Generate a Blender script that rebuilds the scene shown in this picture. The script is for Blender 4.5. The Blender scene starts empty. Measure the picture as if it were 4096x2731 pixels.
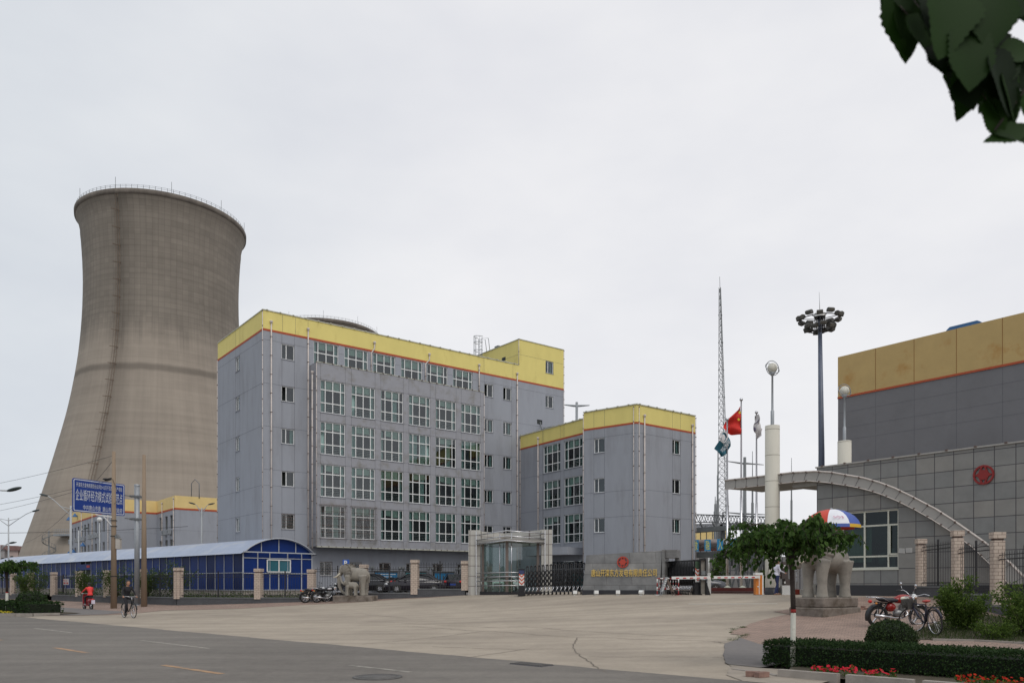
import bpy, math, random
from mathutils import Vector, Matrix, noise
random.seed(7)
R = math.radians
scene = bpy.context.scene
COL = scene.collection

# ------------------------------------------------------------------ camera
EYE = 1.6
cam_d = bpy.data.cameras.new("camera"); cam = bpy.data.objects.new("camera", cam_d); COL.objects.link(cam)
cam.location = (0, 0, EYE); cam.rotation_euler = (R(90), 0, 0)
cam_d.sensor_width = 36.0; cam_d.lens = 27.86; cam_d.shift_y = 0.2367
cam_d.clip_start = 0.1; cam_d.clip_end = 3000
cam_d.dof.use_dof = True; cam_d.dof.focus_distance = 45; cam_d.dof.aperture_fstop = 3.2
scene.camera = cam

# ------------------------------------------------------------------ world: overcast daylight
SUN_EL, SUN_AZ = R(52), R(155)
world = bpy.data.worlds.new("World"); scene.world = world; world.use_nodes = True
nt = world.node_tree; nt.nodes.clear()
wout = nt.nodes.new("ShaderNodeOutputWorld"); wbg = nt.nodes.new("ShaderNodeBackground")
sky = nt.nodes.new("ShaderNodeTexSky"); sky.sky_type = 'NISHITA'; sky.sun_disc = False
sky.sun_elevation = SUN_EL; sky.sun_rotation = SUN_AZ
tc = nt.nodes.new("ShaderNodeTexCoord"); mp = nt.nodes.new("ShaderNodeMapping"); mp.inputs['Scale'].default_value = (1, 1, 2.2)
nz = nt.nodes.new("ShaderNodeTexNoise"); nz.inputs['Scale'].default_value = 1.9; nz.inputs['Detail'].default_value = 5; nz.inputs['Roughness'].default_value = .55
rp = nt.nodes.new("ShaderNodeValToRGB")
rp.color_ramp.elements[0].position = .3; rp.color_ramp.elements[0].color = (7.75, 7.85, 8.3, 1)
rp.color_ramp.elements[1].position = .72; rp.color_ramp.elements[1].color = (9.6, 9.52, 9.58, 1)
sx = nt.nodes.new("ShaderNodeSeparateXYZ"); mr = nt.nodes.new("ShaderNodeMapRange")
mr.inputs['From Min'].default_value = -.75; mr.inputs['From Max'].default_value = -.05
mr.inputs['To Min'].default_value = 0; mr.inputs['To Max'].default_value = 1
tint = nt.nodes.new("ShaderNodeMixRGB"); tint.blend_type = 'MULTIPLY'; tint.inputs[0].default_value = 1
tr = nt.nodes.new("ShaderNodeValToRGB"); tr.color_ramp.elements[0].color = (.73, .79, .83, 1); tr.color_ramp.elements[1].color = (1, 1, 1, 1)
mx = nt.nodes.new("ShaderNodeMixRGB"); mx.inputs[0].default_value = .94
L = nt.links.new
L(tc.outputs['Generated'], mp.inputs['Vector']); L(mp.outputs[0], nz.inputs['Vector']); L(nz.outputs['Fac'], rp.inputs['Fac'])
L(tc.outputs['Generated'], sx.inputs[0]); L(sx.outputs['X'], mr.inputs['Value']); L(mr.outputs[0], tr.inputs['Fac'])
L(rp.outputs['Color'], tint.inputs[1]); L(tr.outputs['Color'], tint.inputs[2])
L(sky.outputs[0], mx.inputs[1]); L(tint.outputs[0], mx.inputs[2]); L(mx.outputs[0], wbg.inputs['Color'])
wbg.inputs['Strength'].default_value = 0.1
L(wbg.outputs[0], wout.inputs['Surface'])

sd = bpy.data.lights.new("sun", 'SUN'); sd.energy = 0.9; sd.angle = R(25); sd.color = (1, .96, .9)
so = bpy.data.objects.new("sun", sd); COL.objects.link(so)
sv = Vector((math.sin(SUN_AZ) * math.cos(SUN_EL), math.cos(SUN_AZ) * math.cos(SUN_EL), math.sin(SUN_EL)))
so.rotation_euler = sv.to_track_quat('Z', 'Y').to_euler(); so.location = sv * 50
scene.view_settings.view_transform = 'Standard'; scene.view_settings.look = 'None'
scene.view_settings.exposure = 0; scene.view_settings.gamma = 1

# ------------------------------------------------------------------ survey: bearings and terrain
FX, PU, PV = 3170.0, 2048.0, 2335.0
def px(u, v, Y): return Vector(((u - PU) / FX * Y, Y, EYE + (PV - v) / FX * Y))
def bx(u, Y): return (u - PU) / FX * Y
RP = Vector((3.46, 13.3)); RD = Vector((.735, -.678)); RN = Vector((.678, .735))     # road edge, its direction, its normal
def sd_(x, y):
    q = Vector((x, y)) - RP; return q.dot(RD), q.dot(RN)
def sdp(s, d):
    q = RP + RD * s + RN * d; return q.x, q.y
def gz(x, y):
    d = (x - RP.x) * RN.x + (y - RP.y) * RN.y
    if d < 0: return 0.0
    s = 1 - .02 * min(max(4 - x, 0), 9)
    return .0026 * min(d, 20.38) ** 2 * s
def yz(x, y): return .75 + .2 * min(max((x + 14) / 6, 0), 1)
def ground(u, v):
    lo = None; Y = 4.0
    while Y < 150:
        x = bx(u, Y)
        if EYE + (PV - v) / FX * Y <= gz(x, Y): return Vector((x, Y, gz(x, Y)))
        Y += .04
    return Vector((x, Y, gz(x, Y)))
AD = Vector((.789, .614)); BD = Vector((-.614, .789)); ANG_A = math.atan2(.614, .789); ANG_B = math.atan2(-.789, .614)
ANG_R = math.atan2(RD.y, RD.x)

# ------------------------------------------------------------------ materials
MATS = {}
def mat(name, col, rough=.8, var=.12, scale=2.0, bump=0.0, bscale=None, metal=0.0, stain=None, stain_scale=.4, stain_lo=.5, stain_hi=.7, stretch=(1, 1, 1), spec=.5, grain=0):
    if name in MATS: return MATS[name]
    m = bpy.data.materials.new(name); m.use_nodes = True; t = m.node_tree; b = t.nodes['Principled BSDF']
    b.inputs['Roughness'].default_value = rough; b.inputs['Metallic'].default_value = metal
    b.inputs['Specular IOR Level'].default_value = spec
    c = tuple(col) + (1,)
    co = t.nodes.new('ShaderNodeTexCoord'); mp = t.nodes.new('ShaderNodeMapping'); mp.inputs['Scale'].default_value = stretch
    t.links.new(co.outputs['Object'], mp.inputs[0])
    out = None
    if var > 0:
        n = t.nodes.new('ShaderNodeTexNoise'); n.inputs['Scale'].default_value = scale; n.inputs['Detail'].default_value = 6; n.inputs['Roughness'].default_value = .6
        t.links.new(mp.outputs[0], n.inputs['Vector'])
        r = t.nodes.new('ShaderNodeValToRGB'); r.color_ramp.elements[0].position = .3; r.color_ramp.elements[1].position = .7
        r.color_ramp.elements[0].color = tuple(min(1, x * (1 - var)) for x in col) + (1,); r.color_ramp.elements[1].color = tuple(min(1, x * (1 + var)) for x in col) + (1,)
        t.links.new(n.outputs['Fac'], r.inputs['Fac']); out = r.outputs['Color']
    if stain is not None:
        n2 = t.nodes.new('ShaderNodeTexNoise'); n2.inputs['Scale'].default_value = stain_scale; n2.inputs['Detail'].default_value = 8; n2.inputs['Roughness'].default_value = .65
        t.links.new(mp.outputs[0], n2.inputs['Vector'])
        r2 = t.nodes.new('ShaderNodeMapRange'); r2.inputs['From Min'].default_value = stain_lo; r2.inputs['From Max'].default_value = stain_hi
        t.links.new(n2.outputs['Fac'], r2.inputs['Value'])
        x = t.nodes.new('ShaderNodeMixRGB'); t.links.new(r2.outputs[0], x.inputs[0])
        if out: t.links.new(out, x.inputs[1])
        else: x.inputs[1].default_value = c
        x.inputs[2].default_value = tuple(stain) + (1,); out = x.outputs[0]
    if grain:
        ng = t.nodes.new('ShaderNodeTexNoise'); ng.inputs['Scale'].default_value = 9; ng.inputs['Detail'].default_value = 9; ng.inputs['Roughness'].default_value = .75; t.links.new(co.outputs['Object'], ng.inputs['Vector'])
        rg = t.nodes.new('ShaderNodeMapRange'); rg.inputs['From Min'].default_value = .3; rg.inputs['From Max'].default_value = .7; rg.inputs['To Min'].default_value = 1 - grain; rg.inputs['To Max'].default_value = 1 + grain; t.links.new(ng.outputs['Fac'], rg.inputs['Value'])
        # long scuffs and tyre-polished bands following the traffic
        mw_ = t.nodes.new('ShaderNodeMapping'); mw_.inputs['Rotation'].default_value = (0, 0, .75); mw_.inputs['Scale'].default_value = (.10, 1.3, 1); t.links.new(co.outputs['Object'], mw_.inputs[0])
        nb = t.nodes.new('ShaderNodeTexNoise'); nb.inputs['Scale'].default_value = .8; nb.inputs['Detail'].default_value = 6; t.links.new(mw_.outputs[0], nb.inputs['Vector'])
        rb = t.nodes.new('ShaderNodeMapRange'); rb.inputs['From Min'].default_value = .35; rb.inputs['From Max'].default_value = .68; rb.inputs['To Min'].default_value = 1.05; rb.inputs['To Max'].default_value = .84; t.links.new(nb.outputs['Fac'], rb.inputs['Value'])
        mm = t.nodes.new('ShaderNodeMath'); mm.operation = 'MULTIPLY'; t.links.new(rg.outputs[0], mm.inputs[0]); t.links.new(rb.outputs[0], mm.inputs[1])
        sc = t.nodes.new('ShaderNodeVectorMath'); sc.operation = 'SCALE'; t.links.new(out, sc.inputs[0]); t.links.new(mm.outputs[0], sc.inputs['Scale']); out = sc.outputs[0]
    if out: t.links.new(out, b.inputs['Base Color'])
    else: b.inputs['Base Color'].default_value = c
    if bump > 0:
        n3 = t.nodes.new('ShaderNodeTexNoise'); n3.inputs['Scale'].default_value = bscale or scale * 8; n3.inputs['Detail'].default_value = 5
        t.links.new(co.outputs['Object'], n3.inputs['Vector'])
        bp = t.nodes.new('ShaderNodeBump'); bp.inputs['Strength'].default_value = bump; bp.inputs['Distance'].default_value = .02
        t.links.new(n3.outputs['Fac'], bp.inputs['Height']); t.links.new(bp.outputs[0], b.inputs['Normal'])
    MATS[name] = m; return m

def brickmat(name, c1, c2, mortar, bw, bh, ms=.01, offset=.5, rough=.85, rot=0, shift=(0, 0), flat=False, bump=.5, var=.25, vscale=1.0, stain=None):
    if name in MATS: return MATS[name]
    m = bpy.data.materials.new(name); m.use_nodes = True; t = m.node_tree; b = t.nodes['Principled BSDF']; b.inputs['Roughness'].default_value = rough
    co = t.nodes.new('ShaderNodeTexCoord'); sp = t.nodes.new('ShaderNodeSeparateXYZ'); t.links.new(co.outputs['Object'], sp.inputs[0])
    cb = t.nodes.new('ShaderNodeCombineXYZ')
    if flat:
        t.links.new(sp.outputs['X'], cb.inputs['X']); t.links.new(sp.outputs['Y'], cb.inputs['Y'])
    else:
        ad = t.nodes.new('ShaderNodeMath'); ad.operation = 'ADD'; t.links.new(sp.outputs['X'], ad.inputs[0]); t.links.new(sp.outputs['Y'], ad.inputs[1])
        t.links.new(ad.outputs[0], cb.inputs['X']); t.links.new(sp.outputs['Z'], cb.inputs['Y'])
    mp = t.nodes.new('ShaderNodeMapping'); mp.inputs['Rotation'].default_value = (0, 0, rot); mp.inputs['Location'].default_value = (shift[0], shift[1], 0)
    t.links.new(cb.outputs[0], mp.inputs[0])
    br = t.nodes.new('ShaderNodeTexBrick'); br.inputs['Scale'].default_value = 1; br.inputs['Brick Width'].default_value = bw; br.inputs['Row Height'].default_value = bh
    br.inputs['Mortar Size'].default_value = ms; br.inputs['Mortar Smooth'].default_value = .1; br.offset = offset; br.inputs['Bias'].default_value = 0
    br.inputs['Color1'].default_value = tuple(c1) + (1,); br.inputs['Color2'].default_value = tuple(c2) + (1,); br.inputs['Mortar'].default_value = tuple(mortar) + (1,)
    t.links.new(mp.outputs[0], br.inputs['Vector'])
    n = t.nodes.new('ShaderNodeTexNoise'); n.inputs['Scale'].default_value = vscale; n.inputs['Detail'].default_value = 7; n.inputs['Roughness'].default_value = .65; t.links.new(co.outputs['Object'], n.inputs['Vector'])
    mr = t.nodes.new('ShaderNodeMapRange'); mr.inputs['From Min'].default_value = .3; mr.inputs['From Max'].default_value = .7; mr.inputs['To Min'].default_value = 1 - var; mr.inputs['To Max'].default_value = 1 + var
    t.links.new(n.outputs['Fac'], mr.inputs['Value'])
    mu = t.nodes.new('ShaderNodeVectorMath'); mu.operation = 'SCALE'; t.links.new(br.outputs['Color'], mu.inputs[0]); t.links.new(mr.outputs[0], mu.inputs['Scale'])
    t.links.new(mu.outputs[0], b.inputs['Base Color'])
    if bump:
        bp = t.nodes.new('ShaderNodeBump'); bp.invert = True; bp.inputs['Strength'].default_value = bump; bp.inputs['Distance'].default_value = .01
        t.links.new(br.outputs['Fac'], bp.inputs['Height']); t.links.new(bp.outputs[0], b.inputs['Normal'])
    MATS[name] = m; return m

def glassmat(name, tintc, refl=(.9, .95, 1), rough=.03, base=.045):
    if name in MATS: return MATS[name]
    m = bpy.data.materials.new(name); m.use_nodes = True; t = m.node_tree; t.nodes.clear()
    o = t.nodes.new('ShaderNodeOutputMaterial'); tr = t.nodes.new('ShaderNodeBsdfTransparent'); gl = t.nodes.new('ShaderNodeBsdfGlossy'); mx = t.nodes.new('ShaderNodeMixShader')
    tr.inputs['Color'].default_value = tuple(tintc) + (1,); gl.inputs['Roughness'].default_value = rough; gl.inputs['Color'].default_value = tuple(refl) + (1,)
    fr = t.nodes.new('ShaderNodeFresnel'); fr.inputs['IOR'].default_value = 1.5
    ad = t.nodes.new('ShaderNodeMath'); ad.operation = 'ADD'; ad.inputs[1].default_value = base; t.links.new(fr.outputs[0], ad.inputs[0]); t.links.new(ad.outputs[0], mx.inputs[0])
    t.links.new(tr.outputs[0], mx.inputs[1]); t.links.new(gl.outputs[0], mx.inputs[2]); t.links.new(mx.outputs[0], o.inputs[0])
    MATS[name] = m; return m

def leafmat(name, c1, c2, trans=.3):
    if name in MATS: return MATS[name]
    m = bpy.data.materials.new(name); m.use_nodes = True; t = m.node_tree; b = t.nodes['Principled BSDF']; b.inputs['Roughness'].default_value = .65; b.inputs['Specular IOR Level'].default_value = .22
    g = t.nodes.new('ShaderNodeNewGeometry'); r = t.nodes.new('ShaderNodeValToRGB')
    r.color_ramp.elements[0].color = tuple(c1) + (1,); r.color_ramp.elements[1].color = tuple(c2) + (1,)
    t.links.new(g.outputs['Random Per Island'], r.inputs['Fac']); t.links.new(r.outputs['Color'], b.inputs['Base Color'])
    tl = t.nodes.new('ShaderNodeBsdfTranslucent'); t.links.new(r.outputs['Color'], tl.inputs['Color'])
    mx = t.nodes.new('ShaderNodeMixShader'); mx.inputs[0].default_value = trans
    o = t.nodes['Material Output']; t.links.new(b.outputs[0], mx.inputs[1]); t.links.new(tl.outputs[0], mx.inputs[2]); t.links.new(mx.outputs[0], o.inputs[0])
    MATS[name] = m; return m

# ------------------------------------------------------------------ mesh builder
class MB:
    def __init__(s): s.v = []; s.f = []; s.m = []; s.sm = []; s.uv = None
    def face(s, idx, m=0, sm=False): s.f.append(idx); s.m.append(m); s.sm.append(sm)
    def poly(s, pts, m=0):
        b = len(s.v); s.v += [tuple(p) for p in pts]; s.face(list(range(b, b + len(pts))), m)
    def box(s, x0, x1, y0, y1, z0, z1, m=0):
        b = len(s.v)
        s.v += [(x0, y0, z0), (x1, y0, z0), (x1, y1, z0), (x0, y1, z0), (x0, y0, z1), (x1, y0, z1), (x1, y1, z1), (x0, y1, z1)]
        for q in ((0, 3, 2, 1), (4, 5, 6, 7), (0, 1, 5, 4), (1, 2, 6, 5), (2, 3, 7, 6), (3, 0, 4, 7)): s.face([b + i for i in q], m)
    def cbox(s, c, d, m=0): s.box(c[0] - d[0] / 2, c[0] + d[0] / 2, c[1] - d[1] / 2, c[1] + d[1] / 2, c[2] - d[2] / 2, c[2] + d[2] / 2, m)
    def obox(s, a, b, w, h, m=0, up=(0, 0, 1)):          # bar from a to b, w across, h along up
        a = Vector(a); b = Vector(b); d = (b - a).normalized(); up = Vector(up)
        if abs(d.dot(up)) > .98: up = Vector((1, 0, 0))
        sd = d.cross(up).normalized(); u = sd.cross(d).normalized(); i = len(s.v)
        for p in (a, b):
            for k, l in ((-1, -1), (1, -1), (1, 1), (-1, 1)): s.v.append(tuple(p + sd * (w / 2 * k) + u * (h / 2 * l)))
        for q in ((3, 2, 1, 0), (4, 5, 6, 7), (0, 1, 5, 4), (1, 2, 6, 5), (2, 3, 7, 6), (3, 0, 4, 7)): s.face([i + k for k in q], m)
    def tube(s, pts, rad, n=8, m=0, cap=True, sm=True, closed=False, sq=None):
        pts = [Vector(p) for p in pts]; k = len(pts)
        if not hasattr(rad, '__len__'): rad = [rad] * k
        up = None; rings = []
        for i, p in enumerate(pts):
            if closed: d = pts[(i + 1) % k] - pts[i - 1]
            else: d = pts[min(i + 1, k - 1)] - pts[max(i - 1, 0)]
            if d.length < 1e-9: d = Vector((0, 0, 1))
            d.normalize()
            if up is None:
                up = Vector((0, 0, 1)) if abs(d.z) < .9 else Vector((1, 0, 0))
            a = up - d * up.dot(d)
            if a.length < 1e-5: a = d.orthogonal()
            a.normalize(); bb = d.cross(a); up = a
            i0 = len(s.v); e = sq or 1.0
            for j in range(n):
                t = 2 * math.pi * j / n
                s.v.append(tuple(p + a * (math.cos(t) * rad[i]) + bb * (math.sin(t) * rad[i] * e)))
            rings.append(i0)
        rng = k if closed else k - 1
        for i in range(rng):
            r0, r1 = rings[i], rings[(i + 1) % k]
            for j in range(n): s.face([r0 + j, r0 + (j + 1) % n, r1 + (j + 1) % n, r1 + j], m, sm)
        if cap and not closed:
            s.face([rings[0] + j for j in range(n)][::-1], m); s.face([rings[-1] + j for j in range(n)], m)
    def ell(s, c, r, n=12, k=8, m=0, rot=None):
        c = Vector(c); i0 = len(s.v)
        def P(a, b):
            q = Vector((r[0] * math.sin(a) * math.cos(b), r[1] * math.sin(a) * math.sin(b), r[2] * math.cos(a)))
            if rot: q = rot @ q
            return tuple(c + q)
        s.v.append(P(0, 0))
        for i in range(1, k):
            for j in range(n): s.v.append(P(math.pi * i / k, 2 * math.pi * j / n))
        s.v.append(P(math.pi, 0)); last = len(s.v) - 1
        for j in range(n): s.face([i0, i0 + 1 + j, i0 + 1 + (j + 1) % n], m, True)
        for i in range(k - 2):
            for j in range(n):
                a = i0 + 1 + i * n; s.face([a + j, a + n + j, a + n + (j + 1) % n, a + (j + 1) % n], m, True)
        a = i0 + 1 + (k - 2) * n
        for j in range(n): s.face([a + j, last, a + (j + 1) % n], m, True)
    def lathe(s, prof, n=24, m=0, c=(0, 0, 0), sm=True, a0=0, a1=2 * math.pi):
        i0 = len(s.v); k = len(prof); full = abs(a1 - a0 - 2 * math.pi) < 1e-6; nn = n if full else n + 1
        for (r, z) in prof:
            for j in range(nn):
                t = a0 + (a1 - a0) * j / n; s.v.append((c[0] + r * math.cos(t), c[1] + r * math.sin(t), c[2] + z))
        for i in range(k - 1):
            for j in range(n):
                j2 = (j + 1) % nn
                s.face([i0 + i * nn + j, i0 + i * nn + j2, i0 + (i + 1) * nn + j2, i0 + (i + 1) * nn + j], m, sm)
    def prism(s, pts, y0, y1, m=0, axis='y', mside=None):    # polygon in (x,z) pushed along y (or (x,y) along z)
        i0 = len(s.v); n = len(pts); ms = m if mside is None else mside
        for yy in (y0, y1):
            for p in pts: s.v.append((p[0], yy, p[1]) if axis == 'y' else ((p[0], p[1], yy) if axis == 'z' else (yy, p[0], p[1])))
        s.face(list(range(i0, i0 + n)), m); s.face(list(range(i0 + n, i0 + 2 * n))[::-1], m)
        for i in range(n):
            j = (i + 1) % n; s.face([i0 + j, i0 + i, i0 + n + i, i0 + n + j], ms)
    def wall(s, x0, x1, z0, z1, holes=(), y=0, rev=.14, m=0, mr=None):   # facade skin facing -y with real openings
        mr = m if mr is None else mr
        xs = sorted({x0, x1} | {min(max(h[i], x0), x1) for h in holes for i in (0, 1)}); zs = sorted({z0, z1} | {min(max(h[i], z0), z1) for h in holes for i in (2, 3)})
        for i in range(len(xs) - 1):
            for j in range(len(zs) - 1):
                cx = (xs[i] + xs[i + 1]) / 2; cz = (zs[j] + zs[j + 1]) / 2
                if any(h[0] < cx < h[1] and h[2] < cz < h[3] for h in holes): continue
                s.poly([(xs[i], y, zs[j]), (xs[i + 1], y, zs[j]), (xs[i + 1], y, zs[j + 1]), (xs[i], y, zs[j + 1])], m)
        for a, b, c, d in holes:
            s.poly([(a, y, c), (b, y, c), (b, y + rev, c), (a, y + rev, c)], mr); s.poly([(a, y, d), (a, y + rev, d), (b, y + rev, d), (b, y, d)], mr)
            s.poly([(a, y, c), (a, y + rev, c), (a, y + rev, d), (a, y, d)], mr); s.poly([(b, y, c), (b, y, d), (b, y + rev, d), (b, y + rev, c)], mr)
    def mesh(s, name, mats):
        me = bpy.data.meshes.new(name); me.from_pydata(s.v, [], s.f)
        if not isinstance(mats, (list, tuple)): mats = [mats]
        for x in mats: me.materials.append(x)
        me.polygons.foreach_set('material_index', s.m); me.polygons.foreach_set('use_smooth', s.sm); me.update(); return me
    def build(s, name, mats, parent=None, loc=(0, 0, 0), rz=0):
        return put(name, s.mesh(name, mats), parent, loc, rz)

def put(name, me, parent=None, loc=(0, 0, 0), rz=0, rot=None):
    o = bpy.data.objects.new(name, me); COL.objects.link(o); o.parent = parent; o.location = loc; o.rotation_euler = rot or (0, 0, rz); return o
def tag(o, label=None, cat=None, group=None, kind=None):
    if label: o['label'] = label
    if cat: o['category'] = cat
    if group: o['group'] = group
    o['kind'] = kind or 'thing'; return o
def thing(name, loc, label, cat, rz=0, group=None):
    o = bpy.data.objects.new(name, None); COL.objects.link(o); o.location = loc; o.rotation_euler = (0, 0, rz); o.empty_display_size = .2
    return tag(o, label, cat, group)
def single(name, mb, mats, label, cat, loc=(0, 0, 0), rz=0, group=None):
    return tag(mb.build(name, mats, None, loc, rz), label, cat, group)
def copy_tree(o, parent=None, **kw):
    c = o.copy(); COL.objects.link(c); c.parent = parent
    for ch in [x for x in COL.objects if x.parent == o]: copy_tree(ch, c)
    return c
def kids(o): return [x for x in o.children]
def dup(src, loc, rz, label, group=None):
    def rec(o, par):
        c = o.copy(); COL.objects.link(c); c.parent = par
        for ch in tree[o.name]: rec(ch, c)
        return c
    tree = {}
    for x in COL.objects:
        tree.setdefault(x.name, [])
        if x.parent: tree.setdefault(x.parent.name, []).append(x)
    c = rec(src, None); c.location = loc; c.rotation_euler = (0, 0, rz); c['label'] = label
    if group: c['group'] = group
    return c
def structure(name, mb, mats, loc=(0, 0, 0)): o = mb.build(name, mats, None, loc); o['kind'] = 'structure'; return o

def blob(shapes_mb, voxel, smooth=2, mats=None, assign=None, name='b'):   # merge overlapping closed shapes into one continuous surface
    me = shapes_mb.mesh(name, []); o = bpy.data.objects.new('tmp', me); COL.objects.link(o)
    md = o.modifiers.new('r', 'REMESH'); md.mode = 'VOXEL'; md.voxel_size = voxel; md.use_smooth_shade = True
    if smooth:
        m2 = o.modifiers.new('s', 'SMOOTH'); m2.iterations = smooth; m2.factor = .5
    dg = bpy.context.evaluated_depsgraph_get(); out = bpy.data.meshes.new_from_object(o.evaluated_get(dg)); bpy.data.objects.remove(o)
    out.name = name; out.materials.clear()
    for x in mats: out.materials.append(x)
    for p in out.polygons:
        p.use_smooth = True
        if assign: p.material_index = assign(p.center, p.normal)
    return out
def text(body, size, depth, m, name, parent, width=None, bold=0.0, space=1.0):
    cu = bpy.data.curves.new(name, 'FONT'); cu.body = body; cu.size = size; cu.extrude = depth; cu.align_x = 'CENTER'; cu.align_y = 'CENTER'; cu.offset = bold; cu.space_character = space; cu.resolution_u = 3
    o = bpy.data.objects.new('tmp', cu); COL.objects.link(o); dg = bpy.context.evaluated_depsgraph_get()
    me = bpy.data.meshes.new_from_object(o.evaluated_get(dg)); bpy.data.objects.remove(o)
    xs = [v.co.x for v in me.vertices]; ys = [v.co.y for v in me.vertices]
    w = max(xs) - min(xs); k = (width / w) if width else 1; cx = (max(xs) + min(xs)) / 2; cy = (max(ys) + min(ys)) / 2
    for v in me.vertices: v.co = Vector(((v.co.x - cx) * k, -v.co.z, v.co.y - cy))     # stands upright facing -y
    me.materials.clear(); me.materials.append(m); me.update()
    return put(name, me, parent)

# ------------------------------------------------------------------ shared materials
M_conc = mat('concrete_paving', (.37, .317, .252), .9, .08, 1.2, .25, 30, stain=(.265, .225, .18), stain_scale=.16, stain_lo=.44, stain_hi=.70, grain=.10)
M_asph = mat('asphalt', (.15, .135, .118), .85, .12, 3, .35, 60, stain=(.20, .182, .158), stain_scale=.12, stain_lo=.45, stain_hi=.7, grain=.14)
M_asph2 = mat('asphalt_patch', (.165, .152, .145), .9, .08, 5, .3, 60)
M_earth = mat('earth', (.17, .15, .12), .95, .25, 1.5, .4, 10)
M_soil = mat('soil', (.075, .062, .042), .95, .3, 6, .5, 30)
M_kerb = mat('kerb_stone', (.30, .27, .24), .85, .15, 3, .3, 30)
M_pave = brickmat('paving_brick', (.34, .24, .19), (.26, .185, .15), (.11, .085, .07), .26, .13, .010, .5, .9, rot=-ANG_R, flat=True, var=.16, vscale=.6)
M_wall = mat('grey_render', (.322, .339, .378), .85, .05, 1.2, .08, 60, stain=(.245, .25, .27), stain_scale=.9, stain_lo=.5, stain_hi=.8, stretch=(1, 1, .22))
M_yel = mat('yellow_render', (.76, .65, .22), .8, .05, 1.0, .06, 60, stain=(.56, .46, .15), stain_scale=.8, stain_lo=.55, stain_hi=.8, stretch=(1, 1, .4))
M_red = mat('brick_red_stripe', (.42, .085, .035), .8, .1, 3)
M_joint = mat('dark_joint', (.10, .10, .115), .9, 0)
M_white = mat('white_plastic', (.72, .72, .70), .5, .06, 3)
M_pipe = mat('drain_pipe', (.60, .54, .50), .6, .12, 5)
M_rust = mat('rusty_clamp', (.13, .09, .075), .8, .2, 10)
M_frame = mat('window_frame', (.78, .79, .78), .45, .04, 3)
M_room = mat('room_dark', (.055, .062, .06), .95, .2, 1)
M_cur = mat('teal_curtain', (.38, .54, .52), .9, .1, 4)
M_cur2 = mat('pale_blind', (.52, .62, .56), .85, .06, 4)
M_glass = glassmat('window_glass', (.68, .80, .77))
M_glassd = glassmat('dark_glass', (.35, .45, .43))
M_black = mat('black_metal', (.015, .015, .017), .5, .1, 10, metal=.2)
M_dkiron = mat('dark_iron', (.02, .02, .022), .6, .1, 10)
M_chrome = mat('chrome', (.6, .6, .62), .25, .03, 5, metal=1)
M_steel = mat('galvanised_steel', (.33, .35, .37), .5, .1, 8, metal=.4)
M_steeld = mat('dull_steel', (.17, .18, .185), .6, .15, 6, metal=.2)
M_tyre = mat('tyre_rubber', (.025, .024, .023), .85, .2, 20)
M_granite = mat('plinth_granite', (.025, .025, .03), .4, .2, 30)
M_base = brickmat('dark_base_brick', (.095, .098, .106), (.08, .083, .09), (.05, .05, .054), .24, .06, .006, .5, .8, var=.15)
M_tile = brickmat('cream_wall_tile', (.54, .45, .37), (.49, .40, .33), (.17, .115, .095), .24, .115, .007, .5, .7, var=.1)
M_greywall = M_wall
# ------------------------------------------------------------------ the ground and what is laid on it
import bmesh
FENCE_F = Vector((-21.3, 50.65)); FENCE_G = Vector((-2.9, 47.4)); RB = Vector((-.741, .672))
YARD = [FENCE_F, FENCE_G, Vector((.4, 46)), Vector((12.5, 43)), Vector((16, 48)), Vector((70, 60)), Vector((70, 420)), Vector((-330, 420)), FENCE_F + RB * 70, ]
def inside(x, y, poly):
    c = False; n = len(poly)
    for i in range(n):
        a, b = poly[i], poly[i - 1]
        if (a[1] > y) != (b[1] > y) and x < (b[0] - a[0]) * (y - a[1]) / (b[1] - a[1]) + a[0]: c = not c
    return c
def terrain_z(x, y):
    z = gz(x, y)
    if inside(x, y, YARD): z = min(z, yz(x, y)) - .12
    return z
def axis(lo, hi, f0, f1, fine, grow=1.35):
    out = []; t = f0
    while t < f1: out.append(t); t += fine
    st = fine; t = f1
    while t < hi: out.append(t); st *= grow; t += st
    out.append(hi); st = fine * grow; t = f0 - fine
    pre = []
    while t > lo: pre.append(t); st *= grow; t -= st
    pre.append(lo); return pre[::-1] + out
GX = axis(-900, 900, -50, 30, 1.0); GY = axis(-300, 1500, -6, 60, 1.0)
g = MB()
for y in GY:
    for x in GX: g.v.append((x, y, terrain_z(x, y) - .03))
n = len(GX)
for j in range(len(GY) - 1):
    for i in range(n - 1): g.face([j * n + i, j * n + i + 1, (j + 1) * n + i + 1, (j + 1) * n + i], 0, True)
structure('ground', g, M_earth)

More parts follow.
